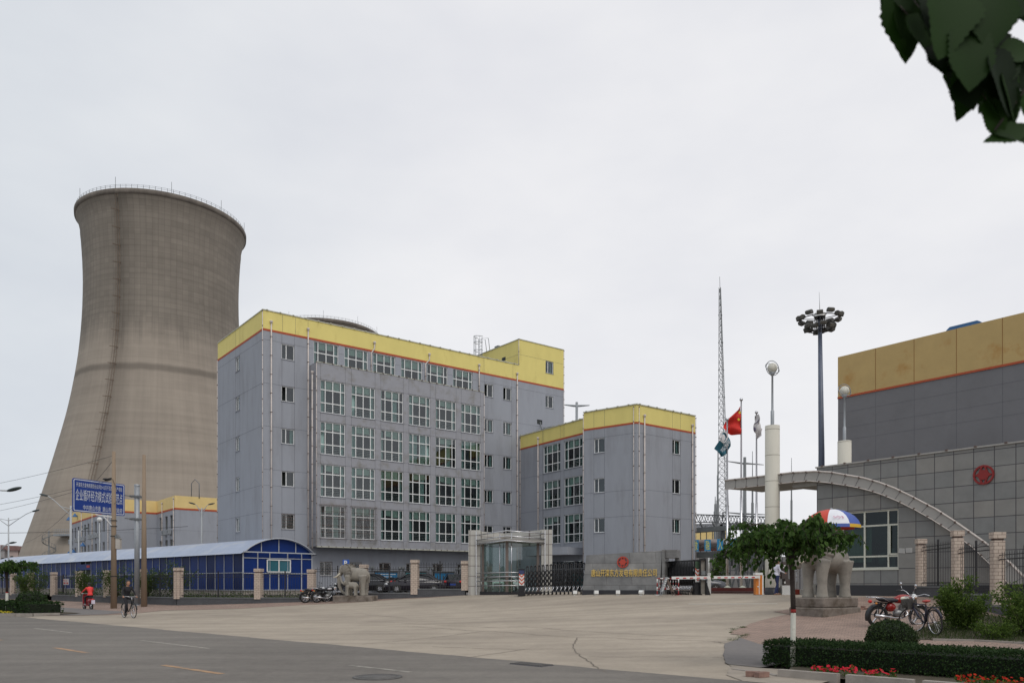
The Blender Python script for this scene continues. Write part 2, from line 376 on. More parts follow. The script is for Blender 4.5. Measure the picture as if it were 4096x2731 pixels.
def drape(name, poly, off, m, zf=gz, kind='structure', step=1.0):
    bm = bmesh.new(); vs = [bm.verts.new((p[0], p[1], 0)) for p in poly]; bm.faces.new(vs); bmesh.ops.triangulate(bm, faces=bm.faces[:])
    x0 = min(p[0] for p in poly); x1 = max(p[0] for p in poly); y0 = min(p[1] for p in poly); y1 = max(p[1] for p in poly)
    for k, arr, a, b in ((0, GX, x0, x1), (1, GY, y0, y1)):
        for t in arr:
            if a < t < b and -60 < t < 62:
                co = (t, 0, 0) if k == 0 else (0, t, 0); no = (1, 0, 0) if k == 0 else (0, 1, 0)
                bmesh.ops.bisect_plane(bm, geom=bm.verts[:] + bm.edges[:] + bm.faces[:], plane_co=co, plane_no=no, dist=1e-5)
    bmesh.ops.triangulate(bm, faces=bm.faces[:])
    for v in bm.verts: v.co.z = zf(v.co.x, v.co.y) + off
    bmesh.ops.recalc_face_normals(bm, faces=bm.faces[:])
    for f in bm.faces:
        if f.normal.z < 0: f.normal_flip()
        f.smooth = True
    me = bpy.data.meshes.new(name); bm.to_mesh(me); bm.free(); me.materials.append(m)
    o = put(name, me); o['kind'] = kind; return o
def gp(u, v): q = ground(u, v); return (q.x, q.y)
def G5b(*p): return [gp(.5952 * x, 2200 + .5952 * y) for x, y in p]
def Gp(*p): return [gp(2850 + .2764 * x, 2400 + .2764 * y) for x, y in p]
def G2(*p): return [gp(.2976 * x, 2300 + .2976 * y) for x, y in p]
def jag(pts, amp=.05, n=5):
    out = []
    for i in range(len(pts) - 1):
        a = Vector(pts[i]); b = Vector(pts[i + 1]); d = b - a; nn = Vector((-d.y, d.x)).normalized(); out.append(tuple(a))
        for k in range(1, n): out.append(tuple(a + d * (k / n) + nn * random.uniform(-amp, amp)))
    out.append(tuple(pts[-1])); return out

# road with its uneven edge against the concrete
edge = jag([sdp(s, .05 * math.sin(s)) for s in range(-40, 8, 2)], .04, 4)
drape('road', [sdp(-260, 0)] + edge + [sdp(60, 0), sdp(60, -40), sdp(-260, -40)], .012, M_asph)
# concrete forecourt, between the two brick pavements and up to the gate
M_verge = mat('verge_concrete', (.33, .285, .235), .9, .1, 2, .3, 40, stain=(.25, .22, .18), stain_scale=.6, stain_lo=.5, stain_hi=.7)
right_edge = jag(Gp((205, 1090), (225, 1040), (270, 965), (180, 910), (150, 800), (180, 630), (250, 612), (330, 585), (470, 512), (260, 492), (300, 440), (480, 378), (560, 335), (740, 285), (940, 240), (1110, 205)), .02, 4)
left_edge = G5b((2352, 352), (2240, 358), (2060, 366), (1600, 392), (1100, 404), (880, 428), (700, 436), (300, 440), (120, 452))
fc = [sdp(.4, .2)] + right_edge + [(9.4, 28.5), (13.2, 31.0), (16.0, 33.5), (20, 36), (24, 42), (20, 60), (12, 60), (-2.5, 52), (-2.9, 47.2), (-6.5, 47.6)] + left_edge + [sdp(-37.3, -.5), sdp(-20, -.5), sdp(-6, -.5), sdp(.2, -.5)]
drape('forecourt', fc, .006, M_conc)
# brick pavements
lp = [(-260, 262), (-42, 64)]
drape('brick_pavement', [tuple(FENCE_F + RB * 60), tuple(FENCE_F), tuple(FENCE_G)] + [(-2.9, 46.9), (-6.5, 47.4)] + left_edge[:-1] + [sdp(-60, 1.5), sdp(-100, 1.5)], .015, M_pave)
rpv = right_edge[20:] + [(9.4, 28.5), (13.2, 31.0), (16.0, 33.5), (19.5, 34), (17, 22), (16, 14), (9, 13)] + [gp(3900, 2600), gp(3400, 2600), gp(3000, 2580)]
drape('brick_pavement', right_edge[30:] + [(9.4, 28.5), (13.2, 31.0), (16.0, 33.5), (19.5, 34), (17, 22), (18, 12), sdp(4, 2.0), sdp(1.2, 2.0)], .018, M_pave)
# asphalt strips
drape('asphalt_strip', right_edge[10:31] + Gp((680, 645), (1200, 690), (1500, 720), (1600, 800), (1200, 900), (690, 990)), .024, M_asph2)
drape('verge', [sdp(.45, .0)] + right_edge[:11] + Gp((690, 990), (1100, 1010)) + [sdp(1.5, 1.1), sdp(1.5, .0)], .016, M_verge)
drape('asphalt_strip', G2((560, 418), (1150, 455), (1640, 490), (1660, 505), (1400, 530), (900, 540), (590, 541)), .026, M_asph2)
# the yard behind the wall, held up by it
drape('yard', [tuple(p) for p in YARD], 0, M_asph2, zf=yz)

def ribbon(mb, pts, w, off, zf=gz):
    prev = None
    for i, p in enumerate(pts):
        a = Vector(pts[max(i - 1, 0)]); b = Vector(pts[min(i + 1, len(pts) - 1)]); d = (b - a); nn = Vector((-d.y, d.x)).normalized() * (w / 2)
        p = Vector(p); l = p + nn; r = p - nn; i0 = len(mb.v)
        mb.v += [(l.x, l.y, zf(l.x, l.y) + off), (r.x, r.y, zf(r.x, r.y) + off)]
        if prev is not None: mb.face([prev, prev + 1, i0 + 1, i0], 0)
        prev = i0
def dense(pts, st=.5):
    out = []
    for i in range(len(pts) - 1):
        a = Vector(pts[i]); b = Vector(pts[i + 1]); k = max(1, int((b - a).length / st))
        out += [tuple(a + (b - a) * (j / k)) for j in range(k)]
    return out + [tuple(pts[-1])]
M_lw = mat('worn_white_paint', (.29, .27, .235), .8, .2, 4, stain=(.17, .16, .14), stain_scale=2.5, stain_lo=.5, stain_hi=.62)
M_ly = mat('worn_yellow_paint', (.36, .22, .12), .8, .2, 4, stain=(.18, .15, .12), stain_scale=2.5, stain_lo=.5, stain_hi=.65)
q = MB()
for a, b in (((950, 608), (1405, 662)), ((230, 525), (480, 555)), ((2352, 777), (2760, 823))):
    ribbon(q, dense(G5b(a, b)), .12, .0155)
structure('lane_marking_white', q, M_lw)
q = MB()
for a, b in (((365, 657), (590, 692)), ((1095, 775), (1490, 835)), ((-200, 590), (12, 606))): ribbon(q, dense(G5b(a, b)), .14, .0155)
structure('lane_marking_yellow', q, M_ly)
q = MB(); ribbon(q, dense([gp(2754, 2415.5), gp(3110, 2414)]), .09, .013); structure('forecourt_marking', q, mat('white_line', (.62, .6, .55), .8, .1, 4))
M_crack = mat('crack', (.17, .145, .12), 1, .3, 8)
q = MB()
def Gc(*p): return [gp(1400 + .5952 * x, 2350 + .5952 * y) for x, y in p]
for pts in (Gc((115, 228), (400, 240), (590, 250), (900, 264), (1035, 272), (1170, 262), (1350, 276), (1500, 290), (1930, 314), (2150, 322), (2352, 327), (2600, 335), (2700, 320)),
            Gc((120, 250), (450, 263), (640, 275), (780, 288), (900, 291), (1035, 298), (1250, 318), (1520, 334), (1750, 338), (2000, 350), (2352, 358), (2570, 366)),
            Gc((1525, 336), (1508, 365), (1505, 412), (1540, 455), (1600, 495), (1660, 535), (1722, 570)),
            Gc((80, 380), (400, 352), (650, 325), (900, 293)), Gc((700, 485), (900, 455), (1180, 415), (1500, 412)), Gc((1180, 415), (900, 412), (550, 395)),
            Gc((1600, 466), (1900, 467), (2352, 468)), Gc((1000, 140), (1300, 118), (1600, 90)), Gc((100, 180), (380, 203)), Gp((0, 605), (90, 610), (170, 628)), Gp((0, 832), (140, 840))):
    ribbon(q, jag(pts, .05, 6), .026, .014)
structure('pavement_crack', q, M_crack)
# weeds in the crack beside the pavement
def leafcards(mb, pts, size, jit=.35, m=0, fold=True, up=.3, aspect=.6):
    for p in pts:
        d = Vector((random.gauss(0, 1), random.gauss(0, 1), random.gauss(up, 1))).normalized(); sdv = d.orthogonal().normalized()
        sdv.rotate(Matrix.Rotation(random.uniform(0, 6.28), 3, d)); L_ = size * random.uniform(1 - jit, 1 + jit); w = L_ * aspect / 2; nn = d.cross(sdv) * (w * .35)
        p = Vector(p); i = len(mb.v)
        mb.v += [tuple(p), tuple(p + d * (L_ * .45) + sdv * w + nn), tuple(p + d * L_), tuple(p + d * (L_ * .45) - sdv * w + nn)]
        mb.face([i, i + 1, i + 2, i + 3], m)
M_weed = leafmat('weed_leaf', (.05, .09, .03), (.10, .13, .05))
q = MB(); P_ = []
for u, v, r in ((2932, 2521, .14), (2967, 2512, .12), (2984, 2542, .12), (2965, 2552, .16), (2935, 2563, .14), (2977, 2510, .08), (2925, 2530, .06)):
    c = ground(u, v)
    for k in range(130): P_.append((c.x + random.gauss(0, r * .5), c.y + random.gauss(0, r * .5), c.z + random.uniform(0, r * .5)))
leafcards(q, P_, .022); tag(q.build('weeds', M_weed), kind='stuff')
# manholes
mh = ground(1510, 2711)
q = MB(); q.lathe([(0, .028), (.33, .028), (.33, .024), (.36, .024), (.36, .03), (.42, .03), (.42, .012)], 32, 0, (0, 0, 0))
single('manhole_cover', q, mat('cast_iron', (.10, .095, .09), .7, .3, 12, .6, 25), 'round iron manhole cover set in the asphalt road', 'manhole cover', mh)
gr = ground(2125, 2660); q = MB(); q.box(-.42, .42, -.2, .2, .0, .02, 1)
for i in range(14): q.box(-.4 + i * .06, -.375 + i * .06, -.18, .18, .02, .035, 0)
single('drain_grate', q, [MATS['cast_iron'], M_joint], 'rectangular drain grate at the edge of the concrete', 'drain grate', gr, ANG_R)
# kerb of the planted island and the kerb stones of the bed
def kerb(name, pts, w, h, label=None, gap=1.2):
    mb = MB()
    for i in range(len(pts) - 1):
        a = Vector(pts[i]); b = Vector(pts[i + 1]); L_ = (b - a).length; k = max(1, round(L_ / gap))
        for j in range(k):
            p = a + (b - a) * (j / k + .006); r = a + (b - a) * ((j + 1) / k - .006); z = (gz(*p) + gz(*r)) / 2
            mb.obox((p.x, p.y, z + h / 2 - .05), (r.x, r.y, z + h / 2 - .05 + random.uniform(-.004, .004)), w, h + .1, 0)
    return structure(name, mb, M_kerb)
kA = Vector(sdp(.55, 1.0)); kerb('kerb', [kA, Vector(sdp(12, .85))], .14, .14)
kerb('kerb', [Vector(sdp(-.5, 1.5)), Vector(sdp(.3, 1.25)), kA + RN * .05], .10, .03)
drape('planting_bed', [sdp(.6, 1.1), sdp(12, .95), sdp(12, 3.3), sdp(.1, 3.2)], .05, M_soil)
kerb('kerb', [Vector(sdp(-80, -.3)), Vector(sdp(-39.8, -.25)), Vector(sdp(-38.4, .9)), Vector(sdp(-38.0, 2.0))], .14, .13)
drape('planting_bed', [sdp(-80, -.25), sdp(-39.8, -.2), sdp(-38.5, .9), sdp(-38.1, 2.0), sdp(-38.6, 3.2), sdp(-80, 3.2)], .06, M_soil)
# grassy bed beside the fence
bed = [gp(3590, 2560), gp(3700, 2562), gp(3850, 2562), gp(4096, 2578), (14.2, 19.4), (14.6, 24.2), (13.2, 24.0), (11.6, 22.2)]
drape('planting_bed', bed, .03, M_soil)
kerb('kerb', [Vector(gp(3730, 2563)), Vector(gp(3900, 2566)), Vector(gp(4110, 2578))], .1, .06)
M_grass = leafmat('grass_blade', (.035, .06, .018), (.075, .095, .03))
q = MB()
for k in range(11000):
    x = random.uniform(9.4, 14.8); y = random.uniform(18.2, 24.3)
    if not inside(x, y, bed): continue
    z = gz(x, y) + .03; h = random.uniform(.04, .13); a = random.uniform(0, 6.28); w = .008; i = len(q.v)
    q.v += [(x - w * math.cos(a), y - w * math.sin(a), z), (x + w * math.cos(a), y + w * math.sin(a), z), (x + random.gauss(0, .04), y + random.gauss(0, .04), z + h)]; q.face([i, i + 1, i + 2], 0)
tag(q.build('grass', M_grass), kind='stuff')
# ------------------------------------------------------------------ facades
class Face:
    """A vertical plane of a building: x runs along it, z is world height, local -y looks out."""
    def __init__(s, root, p, ang): s.root = root; s.p = Vector((p[0], p[1])); s.a = ang; s.base = Vector(root.location)
    def put(s, name, me, x=0, y=0, z=0, parent=None):
        q = s.p + Vector((math.cos(s.a) * x - math.sin(s.a) * y, math.sin(s.a) * x + math.cos(s.a) * y))
        return put(name, me, s.root, (q.x - s.base.x, q.y - s.base.y, z - s.base.z), s.a)
    def build(s, name, mb, mats, x=0, y=0, z=0): return s.put(name, mb.mesh(name, mats), x, y, z)
WIN = {}
def window(face, x, ztop, w, h, kind, var=0, rev=.14):
    """frame with its dark room behind, panes, blinds and curtains; x, ztop = upper corner of the opening"""
    key = (round(w, 2), round(h, 2), kind, var)
    if key not in WIN:
        fr = MB(); gl = MB(); cu = MB(); bl = MB(); t = .055; d0, d1 = rev - .07, rev - .01
        def bar(a, b, c, d, y0=d0, y1=d1): fr.box(a, b, y0, y1, c, d, 0)
        dx = random.uniform(-.02, .02)
        if kind == 'big': xs = [.2 + dx * .3, .505, .815]; zs = [-.30 * h, -.70 * h]
        elif kind == 'top': xs = [.18, .505, .815]; zs = [-.42 * h]
        elif kind == 'small': xs = [.38 if var % 2 == 0 else .35]; zs = []
        elif kind == 'low': xs = [.4]; zs = []
        bar(0, w, -t, 0); bar(0, w, -h, -h + t); bar(0, t, -h + t, -t); bar(w - t, w, -h + t, -t)
        zl = [-h + t] + sorted(zs) + [-t]
        for zz in zs: bar(t, w - t, zz - .035, zz + .035, d0 - .004, d1 + .004)
        for i, f in enumerate(xs):
            xx = f * w; bar(xx - .032, xx + .032, -h + t, -t, d0 + .004, d1 - .004)
            if kind == 'big' and i != 1:       # sash line beside the mullion of the middle row
                o = -.055 if i == 0 else .055
        if kind == 'big':
            for k in range(4): bar(xs[0] * w + .05, xs[2] * w - .05, -h + .16 + k * .14, -h + .175 + k * .14, d1 + .03, d1 + .045)
        # room
        D = .9 if kind in ('big', 'top') else .6
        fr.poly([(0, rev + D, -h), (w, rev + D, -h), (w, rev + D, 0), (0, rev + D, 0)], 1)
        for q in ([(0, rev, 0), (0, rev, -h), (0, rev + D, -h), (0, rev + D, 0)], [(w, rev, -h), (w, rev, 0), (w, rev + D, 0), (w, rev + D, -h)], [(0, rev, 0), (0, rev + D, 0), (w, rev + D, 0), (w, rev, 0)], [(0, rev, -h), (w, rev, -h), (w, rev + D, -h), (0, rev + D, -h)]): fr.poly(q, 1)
        fr.box(-.03, w + .03, -.05, .03, -h - .03, -h, 2)
        openp = None
        if kind == 'big' and var in (1, 3): openp = (0, xs[0] * w) if var == 1 else (xs[2] * w, w)
        if kind in ('small',) and var in (2,): openp = (0, xs[0] * w)
        cells = [0] + [f * w for f in xs] + [w]
        for a, b in zip(cells[:-1], cells[1:]):
            if openp and abs(a - openp[0]) < .01:
                if kind == 'big':
                    gl.poly([(a, rev - .04, -h), (b, rev - .04, -h), (b, rev - .04, zs[1]), (a, rev - .04, zs[1])], 0); gl.poly([(a, rev - .04, zs[0]), (b, rev - .04, zs[0]), (b, rev - .04, 0), (a, rev - .04, 0)], 0)
                continue
            gl.poly([(a, rev - .04, -h), (b, rev - .04, -h), (b, rev - .04, 0), (a, rev - .04, 0)], 0)
        def drapery(a, b, z0, z1, fold=.05):
            k = max(4, int((b - a) / .03)); i0 = len(cu.v)
            for j in range(k + 1):
                xx = a + (b - a) * j / k; yy = rev + .14 + math.sin(j * 1.9 + a * 7) * .03 + random.uniform(-.008, .008)
                cu.v += [(xx, yy, z0), (xx, yy + .01, z1)]
            for j in range(k): cu.face([i0 + 2 * j, i0 + 2 * j + 2, i0 + 2 * j + 3, i0 + 2 * j + 1], 0, True)
        if kind in ('big', 'top'):
            if var in (0, 1, 2, 4):
                drapery(.02, w * (.15 + .05 * (var % 3)), -h, -.02); drapery(w * (.84 - .03 * (var % 2)), w - .02, -h, -.02)
            if var == 3: drapery(.02, w * .45, -h, -.02); drapery(w * .55, w - .02, -h, -.02)
            if var == 5: drapery(.02, w * .12, -h, -.02); drapery(w * .55, w * .78, -h, -.02)
            bz = .26 if kind == 'big' else .3
            if var != 3:
                for a, b in ((.2, .5), (.51, .81)):
                    z1 = -h * (bz + random.uniform(-.06, .04)); bl.poly([(a * w, rev + .08, z1), (b * w, rev + .08, z1), (b * w, rev + .08, 0), (a * w, rev + .08, 0)], 0)
        elif kind == 'small' and var in (1, 3): drapery(w * .72, w - .02, -h, -.02)
        WIN[key] = (fr.mesh('window_frame', [M_frame, M_room, M_wall]), gl.mesh('pane', M_glass), cu.mesh('curtain', M_cur) if cu.v else None, bl.mesh('blind', M_cur2) if bl.v else None)
    fr, gl, cu, bl = WIN[key]
    o = face.put('window', fr, x, 0, ztop)
    put('pane', gl, o)
    if cu: put('curtain', cu, o)
    if bl: put('blind', bl, o)
    return o
def grille(face, x, ztop, w, h, y=-.16):
    mb = MB(); k = int(w / .11)
    for i in range(k + 1): mb.box(i * w / k - .006, i * w / k + .006, y, y + .012, -h, 0)
    for j in range(6): mb.box(0, w, y - .01, y + .015, -h * j / 5 - .012, -h * j / 5 + .012)
    for xx in (0, w):
        mb.box(xx - .015, xx + .015, y, 0, -.02, .0); mb.box(xx - .015, xx + .015, y, 0, -h, -h + .02)
    return face.build('window_grille', mb, M_rustbar, x, 0, ztop)
M_rustbar = mat('rusty_bar', (.17, .13, .11), .8, .2, 8)
def pipe(face, x, z0, z1, y=-.1, hopper=True, xk=None):
    mb = MB(); r = .055
    if xk is not None: mb.tube([(xk, y, z1 + .0), (xk, y, z1 - .35), (x, y, z1 - .8), (x, y, z0)], r, 8)
    else: mb.tube([(x, y, z1), (x, y, z0)], r, 8)
    X = xk if xk is not None else x
    if hopper: mb.lathe([(0, -.02), (.07, -.02), (.12, .12), (.12, .2), (0, .2)], 10, 0, (X, y, z1))
    z = z0 + .8; zt = z1 - (1 if xk is not None else .2)
    while z < zt: mb.cbox((x, y, z), (.14, .13, .04), 1); z += 1.45
    return face.build('drain_pipe', mb, [M_pipe, M_rust])
def trim(face, pts, name='conduit', step=1.1):
    mb = MB(); mb.tube(pts, .028, 6, 0)
    for a, b in zip(pts[:-1], pts[1:]):
        a = Vector(a); b = Vector(b); k = max(1, int((b - a).length / step))
        for i in range(k + 1): c = a + (b - a) * (i / k); mb.cbox(c, (.06, .09, .06), 1)
    return face.build(name, mb, [M_pipe, M_rust])
def joints(mb, hs, vs, x0, x1, z0, z1, holes, m=1, y=-.004):
    w = .016
    def clear(a, b, lo, hi, horiz, c):
        segs = [(a, b)]
        for h in holes:
            if horiz and h[2] + .01 < c < h[3] - .01: cut = (h[0], h[1])
            elif (not horiz) and h[0] + .01 < c < h[1] - .01: cut = (h[2], h[3])
            else: continue
            ns = []
            for s0, s1 in segs:
                if cut[1] <= s0 or cut[0] >= s1: ns.append((s0, s1)); continue
                if cut[0] > s0: ns.append((s0, cut[0]))
                if cut[1] < s1: ns.append((cut[1], s1))
            segs = ns
        return segs
    for z in hs:
        for a, b in clear(x0, x1, 0, 0, True, z): mb.box(a, b, y, y + .003, z - w / 2, z + w / 2, m)
    for x in vs:
        for a, b in clear(z0, z1, 0, 0, False, x): mb.box(x - w / 2, x + w / 2, y - .001, y + .002, a, b, m)

# ------------------------------------------------------------------ main office building
ZB = .9
C0 = Vector((-19.09, 60.75))
off = thing('office_building', (C0.x, C0.y, ZB), 'six storey grey office block with yellow parapet, projecting bay of tall windows and stair tower', 'office building')
W_, DEP = 30.76, 10.8
FA = Face(off, C0, ANG_A); FB = Face(off, C0 + BD * DEP, ANG_B)
PBAY = C0 - BD * 1.27; FBAY = Face(off, PBAY, ANG_A)
smallz = [20.3, 17.02, 13.72, 10.4, 7.07]; sh = 1.18
topx = [(4.13, 6.28), (6.79, 8.95), (9.4, 11.55), (12.1, 14.27), (14.73, 16.89), (17.45, 19.63)]
bayx = [(4.12, 6.25), (6.79, 8.92), (9.45, 11.58), (12.12, 14.25), (14.8, 16.93), (17.48, 19.61)]
bayz = [17.68, 14.4, 11.05, 7.8]; BH = 2.56
holes = [(1.47, 2.52, z - sh, z) for z in smallz]
holes += [(a, b, 18.9, 21.03) for a, b in topx]
holes += [(x, x + 1.0, z - sh, z) for x in (20.95, 23.14) for z in [20.23, 16.95, 13.67, 10.37, 7.05]]
holes += [(28.39, 29.4, z - sh, z) for z in (23.63, 20.22)] + [(27.29, 27.98, 17.25, 17.7)]
lowx = [4.66, 7.3, 10.0, 12.62, 15.31, 17.95]
holes += [(x, x + 1.04, 2.28, 3.39) for x in lowx]
mw = MB(); YL = 21.21
mw.wall(0, W_, ZB - .3, YL, holes, 0, .14, 0)
joints(mw, [20.37, 17.04, 13.75, 10.42, 9.2, 7.12], [1.5, 2.52, 20.93, 24.16, 27.9][:4], .05, W_ - .05, ZB, 21.0, holes)
for x0_, x1_ in ((0, W_),):
    pass
# other sides of the block and its roof (local frame of FA: y runs into the building)
mw.poly([(W_, 0, ZB - .3), (W_, DEP, ZB - .3), (W_, DEP, YL), (W_, 0, YL)], 0)
mw.poly([(W_, DEP, ZB - .3), (0, DEP, ZB - .3), (0, DEP, YL), (W_, DEP, YL)], 0)
mw.poly([(0, 0, 22.2), (25.03, 0, 22.2), (25.03, DEP, 22.2), (0, DEP, 22.2)], 1)
FA.build('wall', mw, [M_wall, M_joint])
sw = MB(); sholes = [(DEP - 6.2, DEP - 5.15, z - sh, z) for z in smallz]
sw.wall(0, DEP, ZB - .3, YL, sholes, 0, .14, 0); joints(sw, [20.37, 17.04, 13.75, 9.2, 7.12], [DEP - 6.2, DEP - 5.15], .05, DEP - .05, ZB, 21.0, sholes)
FB.build('wall', sw, [M_wall, M_joint])
# parapet
pp = MB()
pp.box(0, W_, 0, .3, YL, 22.6); pp.box(0, .3, .3, DEP, YL, 22.6); pp.box(.3, 25.03, DEP - .3, DEP, YL, 22.6)
pp.poly([(25.03, -.001, 22.6), (W_, -.001, 22.6), (W_, -.001, 25.05), (25.03, -.001, 25.05)])
pp = MB(); pp.wall(0, 25.03, YL, 22.6, [], 0); pp.poly([(0, .3, YL), (0, .3, 22.6), (25.03, .3, 22.6), (25.03, .3, YL)])
th = [(28.39, 29.4, 22.45, 23.63)]; pp.wall(25.03, W_, YL, 25.08, th, 0, .14)
pp.poly([(0, 0, YL), (0, 0, 22.6), (0, DEP, 22.6), (0, DEP, YL)]); pp.poly([(0, DEP, YL), (0, DEP, 22.6), (25.03, DEP, 22.6), (25.03, DEP, YL)])
pp.poly([(.3, 0, 22.1), (.3, DEP, 22.1), (.3, DEP, 22.6), (.3, 0, 22.6)])
pp.poly([(25.03, 0, YL), (25.03, DEP, YL), (25.03, DEP, 25.08), (25.03, 0, 25.08)]); pp.poly([(W_, 0, YL), (W_, 0, 25.08), (W_, DEP, 25.08), (W_, DEP, YL)])
pp.poly([(25.03, 0, 25.0), (W_, 0, 25.0), (W_, DEP, 25.0), (25.03, DEP, 25.0)]); pp.poly([(25.03, DEP, YL), (25.03, DEP, 25.08), (W_, DEP, 25.08), (W_, DEP, YL)])
joints(pp, [], [1.55, 2.6, 3.65, 20.9, 24.3], 0, W_, YL + .02, 22.55, [], 1); joints(pp, [23.66], [], 25.06, W_ - .03, 0, 0, th, 1)
for z in (23.66,): pp.box(25.03 - .005, 25.03 - .001, .05, DEP - .1, z - .008, z + .008, 1)
for yv in (5.15, 6.2): pp.box(-.005, -.001, yv - .008, yv + .008, YL, 22.55, 1)
FA.build('yellow_parapet', pp, [M_yel, M_joint])
rs = MB(); rs.box(-.012, W_ + .012, -.015, .0, 21.05, 21.21); rs.box(-.015, 0, .0, DEP, 21.05, 21.21); FA.build('red_stripe', rs, M_red)
M_cop = mat('coping', (.50, .50, .42), .8, .2, 4)
cp = MB(); cp.box(-.05, 25.0, -.05, .33, 22.6, 22.67); cp.box(-.05, .33, .33, DEP, 22.6, 22.66); cp.box(24.98, W_ + .05, -.05, .3, 25.08, 25.15); cp.box(24.98, 25.3, .3, DEP, 25.08, 25.14)
x = .3
while x < 24.8: cp.cbox((x, -.02, 22.66), (.12, .2, .06), 0); x += 1.05
FA.build('coping', cp, M_cop)
# the bay
bay = MB(); bh = [(a, b, z - BH, z) for z in bayz for a, b in bayx]
bay.wall(3.8, 19.96, 4.56, 19.0, bh, 0, .12, 0)
hz = []
for z in bayz: hz += [z + .02, z - BH - .02]
joints(bay, hz, [c for ab in bayx for c in ab], 3.85, 19.9, 4.6, 18.95, bh)
for xx, s in ((3.8, 0), (19.96, 1)): bay.poly([(xx, 0, 4.56), (xx, 1.27, 4.56), (xx, 1.27, 19.0), (xx, 0, 19.0)], 0)
for z in (17.0, 13.75, 9.2, 7.1): bay.box(3.795, 3.8, .05, 1.25, z, z + .016, 1)
bay.poly([(3.8, 0, 4.56), (3.8, 1.27, 4.56), (19.96, 1.27, 4.56), (19.96, 0, 4.56)], 0)
bay.box(3.8, 19.96, .004, 1.268, 18.98, 19.0, 0)
FBAY.build('bay', bay, [mat('bay_render', (.325, .33, .36), .85, .06, 1.5, .08, 60, stain=(.23, .22, .20), stain_scale=1.1, stain_lo=.50, stain_hi=.72), M_joint])
lip = MB(); lip.box(3.78, 19.98, -.03, .02, 4.5, 4.58, 0)
x = 4.2
while x < 19.9: lip.cbox((x, -.03, 4.57), (.06, .07, .06), 1); x += .62
FBAY.build('bay_lower_trim', lip, [M_cop, M_rust]); lip = MB(); lip.box(3.78, 19.98, -.03, .05, 19.0, 19.05, 0); x = 4.4
while x < 19.9: lip.cbox((x, -.02, 19.05), (.12, .12, .06), 1); x += .75
FBAY.build('bay_upper_trim', lip, [M_cop, M_rust])
var = 0
for r_, z in enumerate(bayz):
    for c_, (a, b) in enumerate(bayx):
        v = [[3 - 0, 1, 5, 2, 0, 4], [1, 2, 0, 3, 5, 4], [0, 2, 4, 5, 0, 2], [5, 2, 0, 4, 2, 0]][r_][c_]
        if (r_, c_) == (0, 0): v = 4
        window(FBAY, a, z, 2.13, BH, 'big', v, .12)
for a in bayx[:2]: grille(FBAY, a[0] - .08, bayz[3] + .08, 2.3, BH + .15)
for i, (a, b) in enumerate(topx): window(FA, a, 21.03, 2.15, 2.13, 'top', [0, 1, 2, 4, 5, 0][i])
for i, z in enumerate(smallz): window(FA, 1.47, z, 1.05, sh, 'small', [0, 2, 3, 2, 0][i]); window(FB, DEP - 6.2, z, 1.05, sh, 'small', 1)
grille(FA, 1.47, smallz[4], 1.05, sh, -.03)
for x in (20.95, 23.14):
    for i, z in enumerate([20.23, 16.95, 13.67, 10.37, 7.05]): window(FA, x, z, 1.0, sh, 'small', (i + int(x)) % 3 + (1 if i % 2 else 0))
window(FA, 28.39, 23.63, 1.01, sh, 'small', 1); window(FA, 28.39, 20.22, 1.01, sh, 'small', 0)
for x in lowx: window(FA, x, 3.39, 1.04, 1.11, 'small', 0); grille(FA, x, 3.39, 1.04, 1.11, -.03)
for args in ((.62, 1, 21.67), (3.62, 1.0, 21.69)): pipe(FA, *args)
pipe(FA, 9.2, 19.05, 21.72, xk=9.5); pipe(FA, 14.5, 19.05, 21.7, xk=14.9); pipe(FA, 20.28, 19.05, 21.67); pipe(FA, 24.76, 1, 21.62)
pipe(FBAY, 3.6, 4.4, 18.1, y=.35)
for p in ([(-.06, -.06, 1.2), (-.06, -.06, 22.5)], ): trim(FA, p)
trim(FBAY, [(3.78, -.04, 4.6), (3.78, -.04, 18.95)]); trim(FBAY, [(19.98, -.04, 4.6), (19.98, -.04, 18.95)]); trim(FA, [(W_ + .03, -.03, 12), (W_ + .03, -.03, 25)], step=.8); trim(FB, [(-.02, -.03, 1.2), (-.02, -.03, 21.2)])
trim(FA, [(25.0, -.03, 22.7), (25.0, -.03, 25.1)])
vt = MB(); vt.box(27.29, 27.98, .1, .8, 17.25, 17.7, 0); vt.box(28.0, 30.6, -1.6, .0, 16.75, 16.9, 1); vt.tube([(27.6, -.1, 17.5), (27.7, -.3, 16.4)], .05, 6, 1); FA.build('vent_hole', vt, [M_room, M_steeld])
bx_ = MB(); bx_.box(25.02, 25.028, 2.1, 2.7, 23.55, 23.9, 0); FA.build('vent_opening', bx_, M_room)
# caged ladder on the stair tower
ld = MB()
for yy in (5.2, 5.75): ld.tube([(24.4, yy, 22.1), (24.4, yy, 26.4), (25.2, yy, 26.5), (25.4, yy, 25.2)], .035, 6)
for k in range(14): ld.tube([(24.4, 5.2, 22.3 + k * .3), (24.4, 5.75, 22.3 + k * .3)], .02, 6)
for z in (23.3, 24.2, 25.1, 25.9, 26.5):
    ld.tube([(24.4 - .75 * math.sin(t), 5.475 + .42 * math.cos(t), z) for t in [math.pi * i / 10 for i in range(11)]], .03, 6)
for t in (.15, .35, .5, .65, .85): ld.tube([(24.4 - .75 * math.sin(math.pi * t), 5.475 + .42 * math.cos(math.pi * t), 23.3), (24.4 - .75 * math.sin(math.pi * t), 5.475 + .42 * math.cos(math.pi * t), 26.5)], .02, 5)
FA.build('caged_ladder', ld, M_steel)
rt = MB(); rt.box(25.3, 25.9, 3.7, 4.3, 25.0, 25.45); FA.build('roof_box', rt, M_steeld)

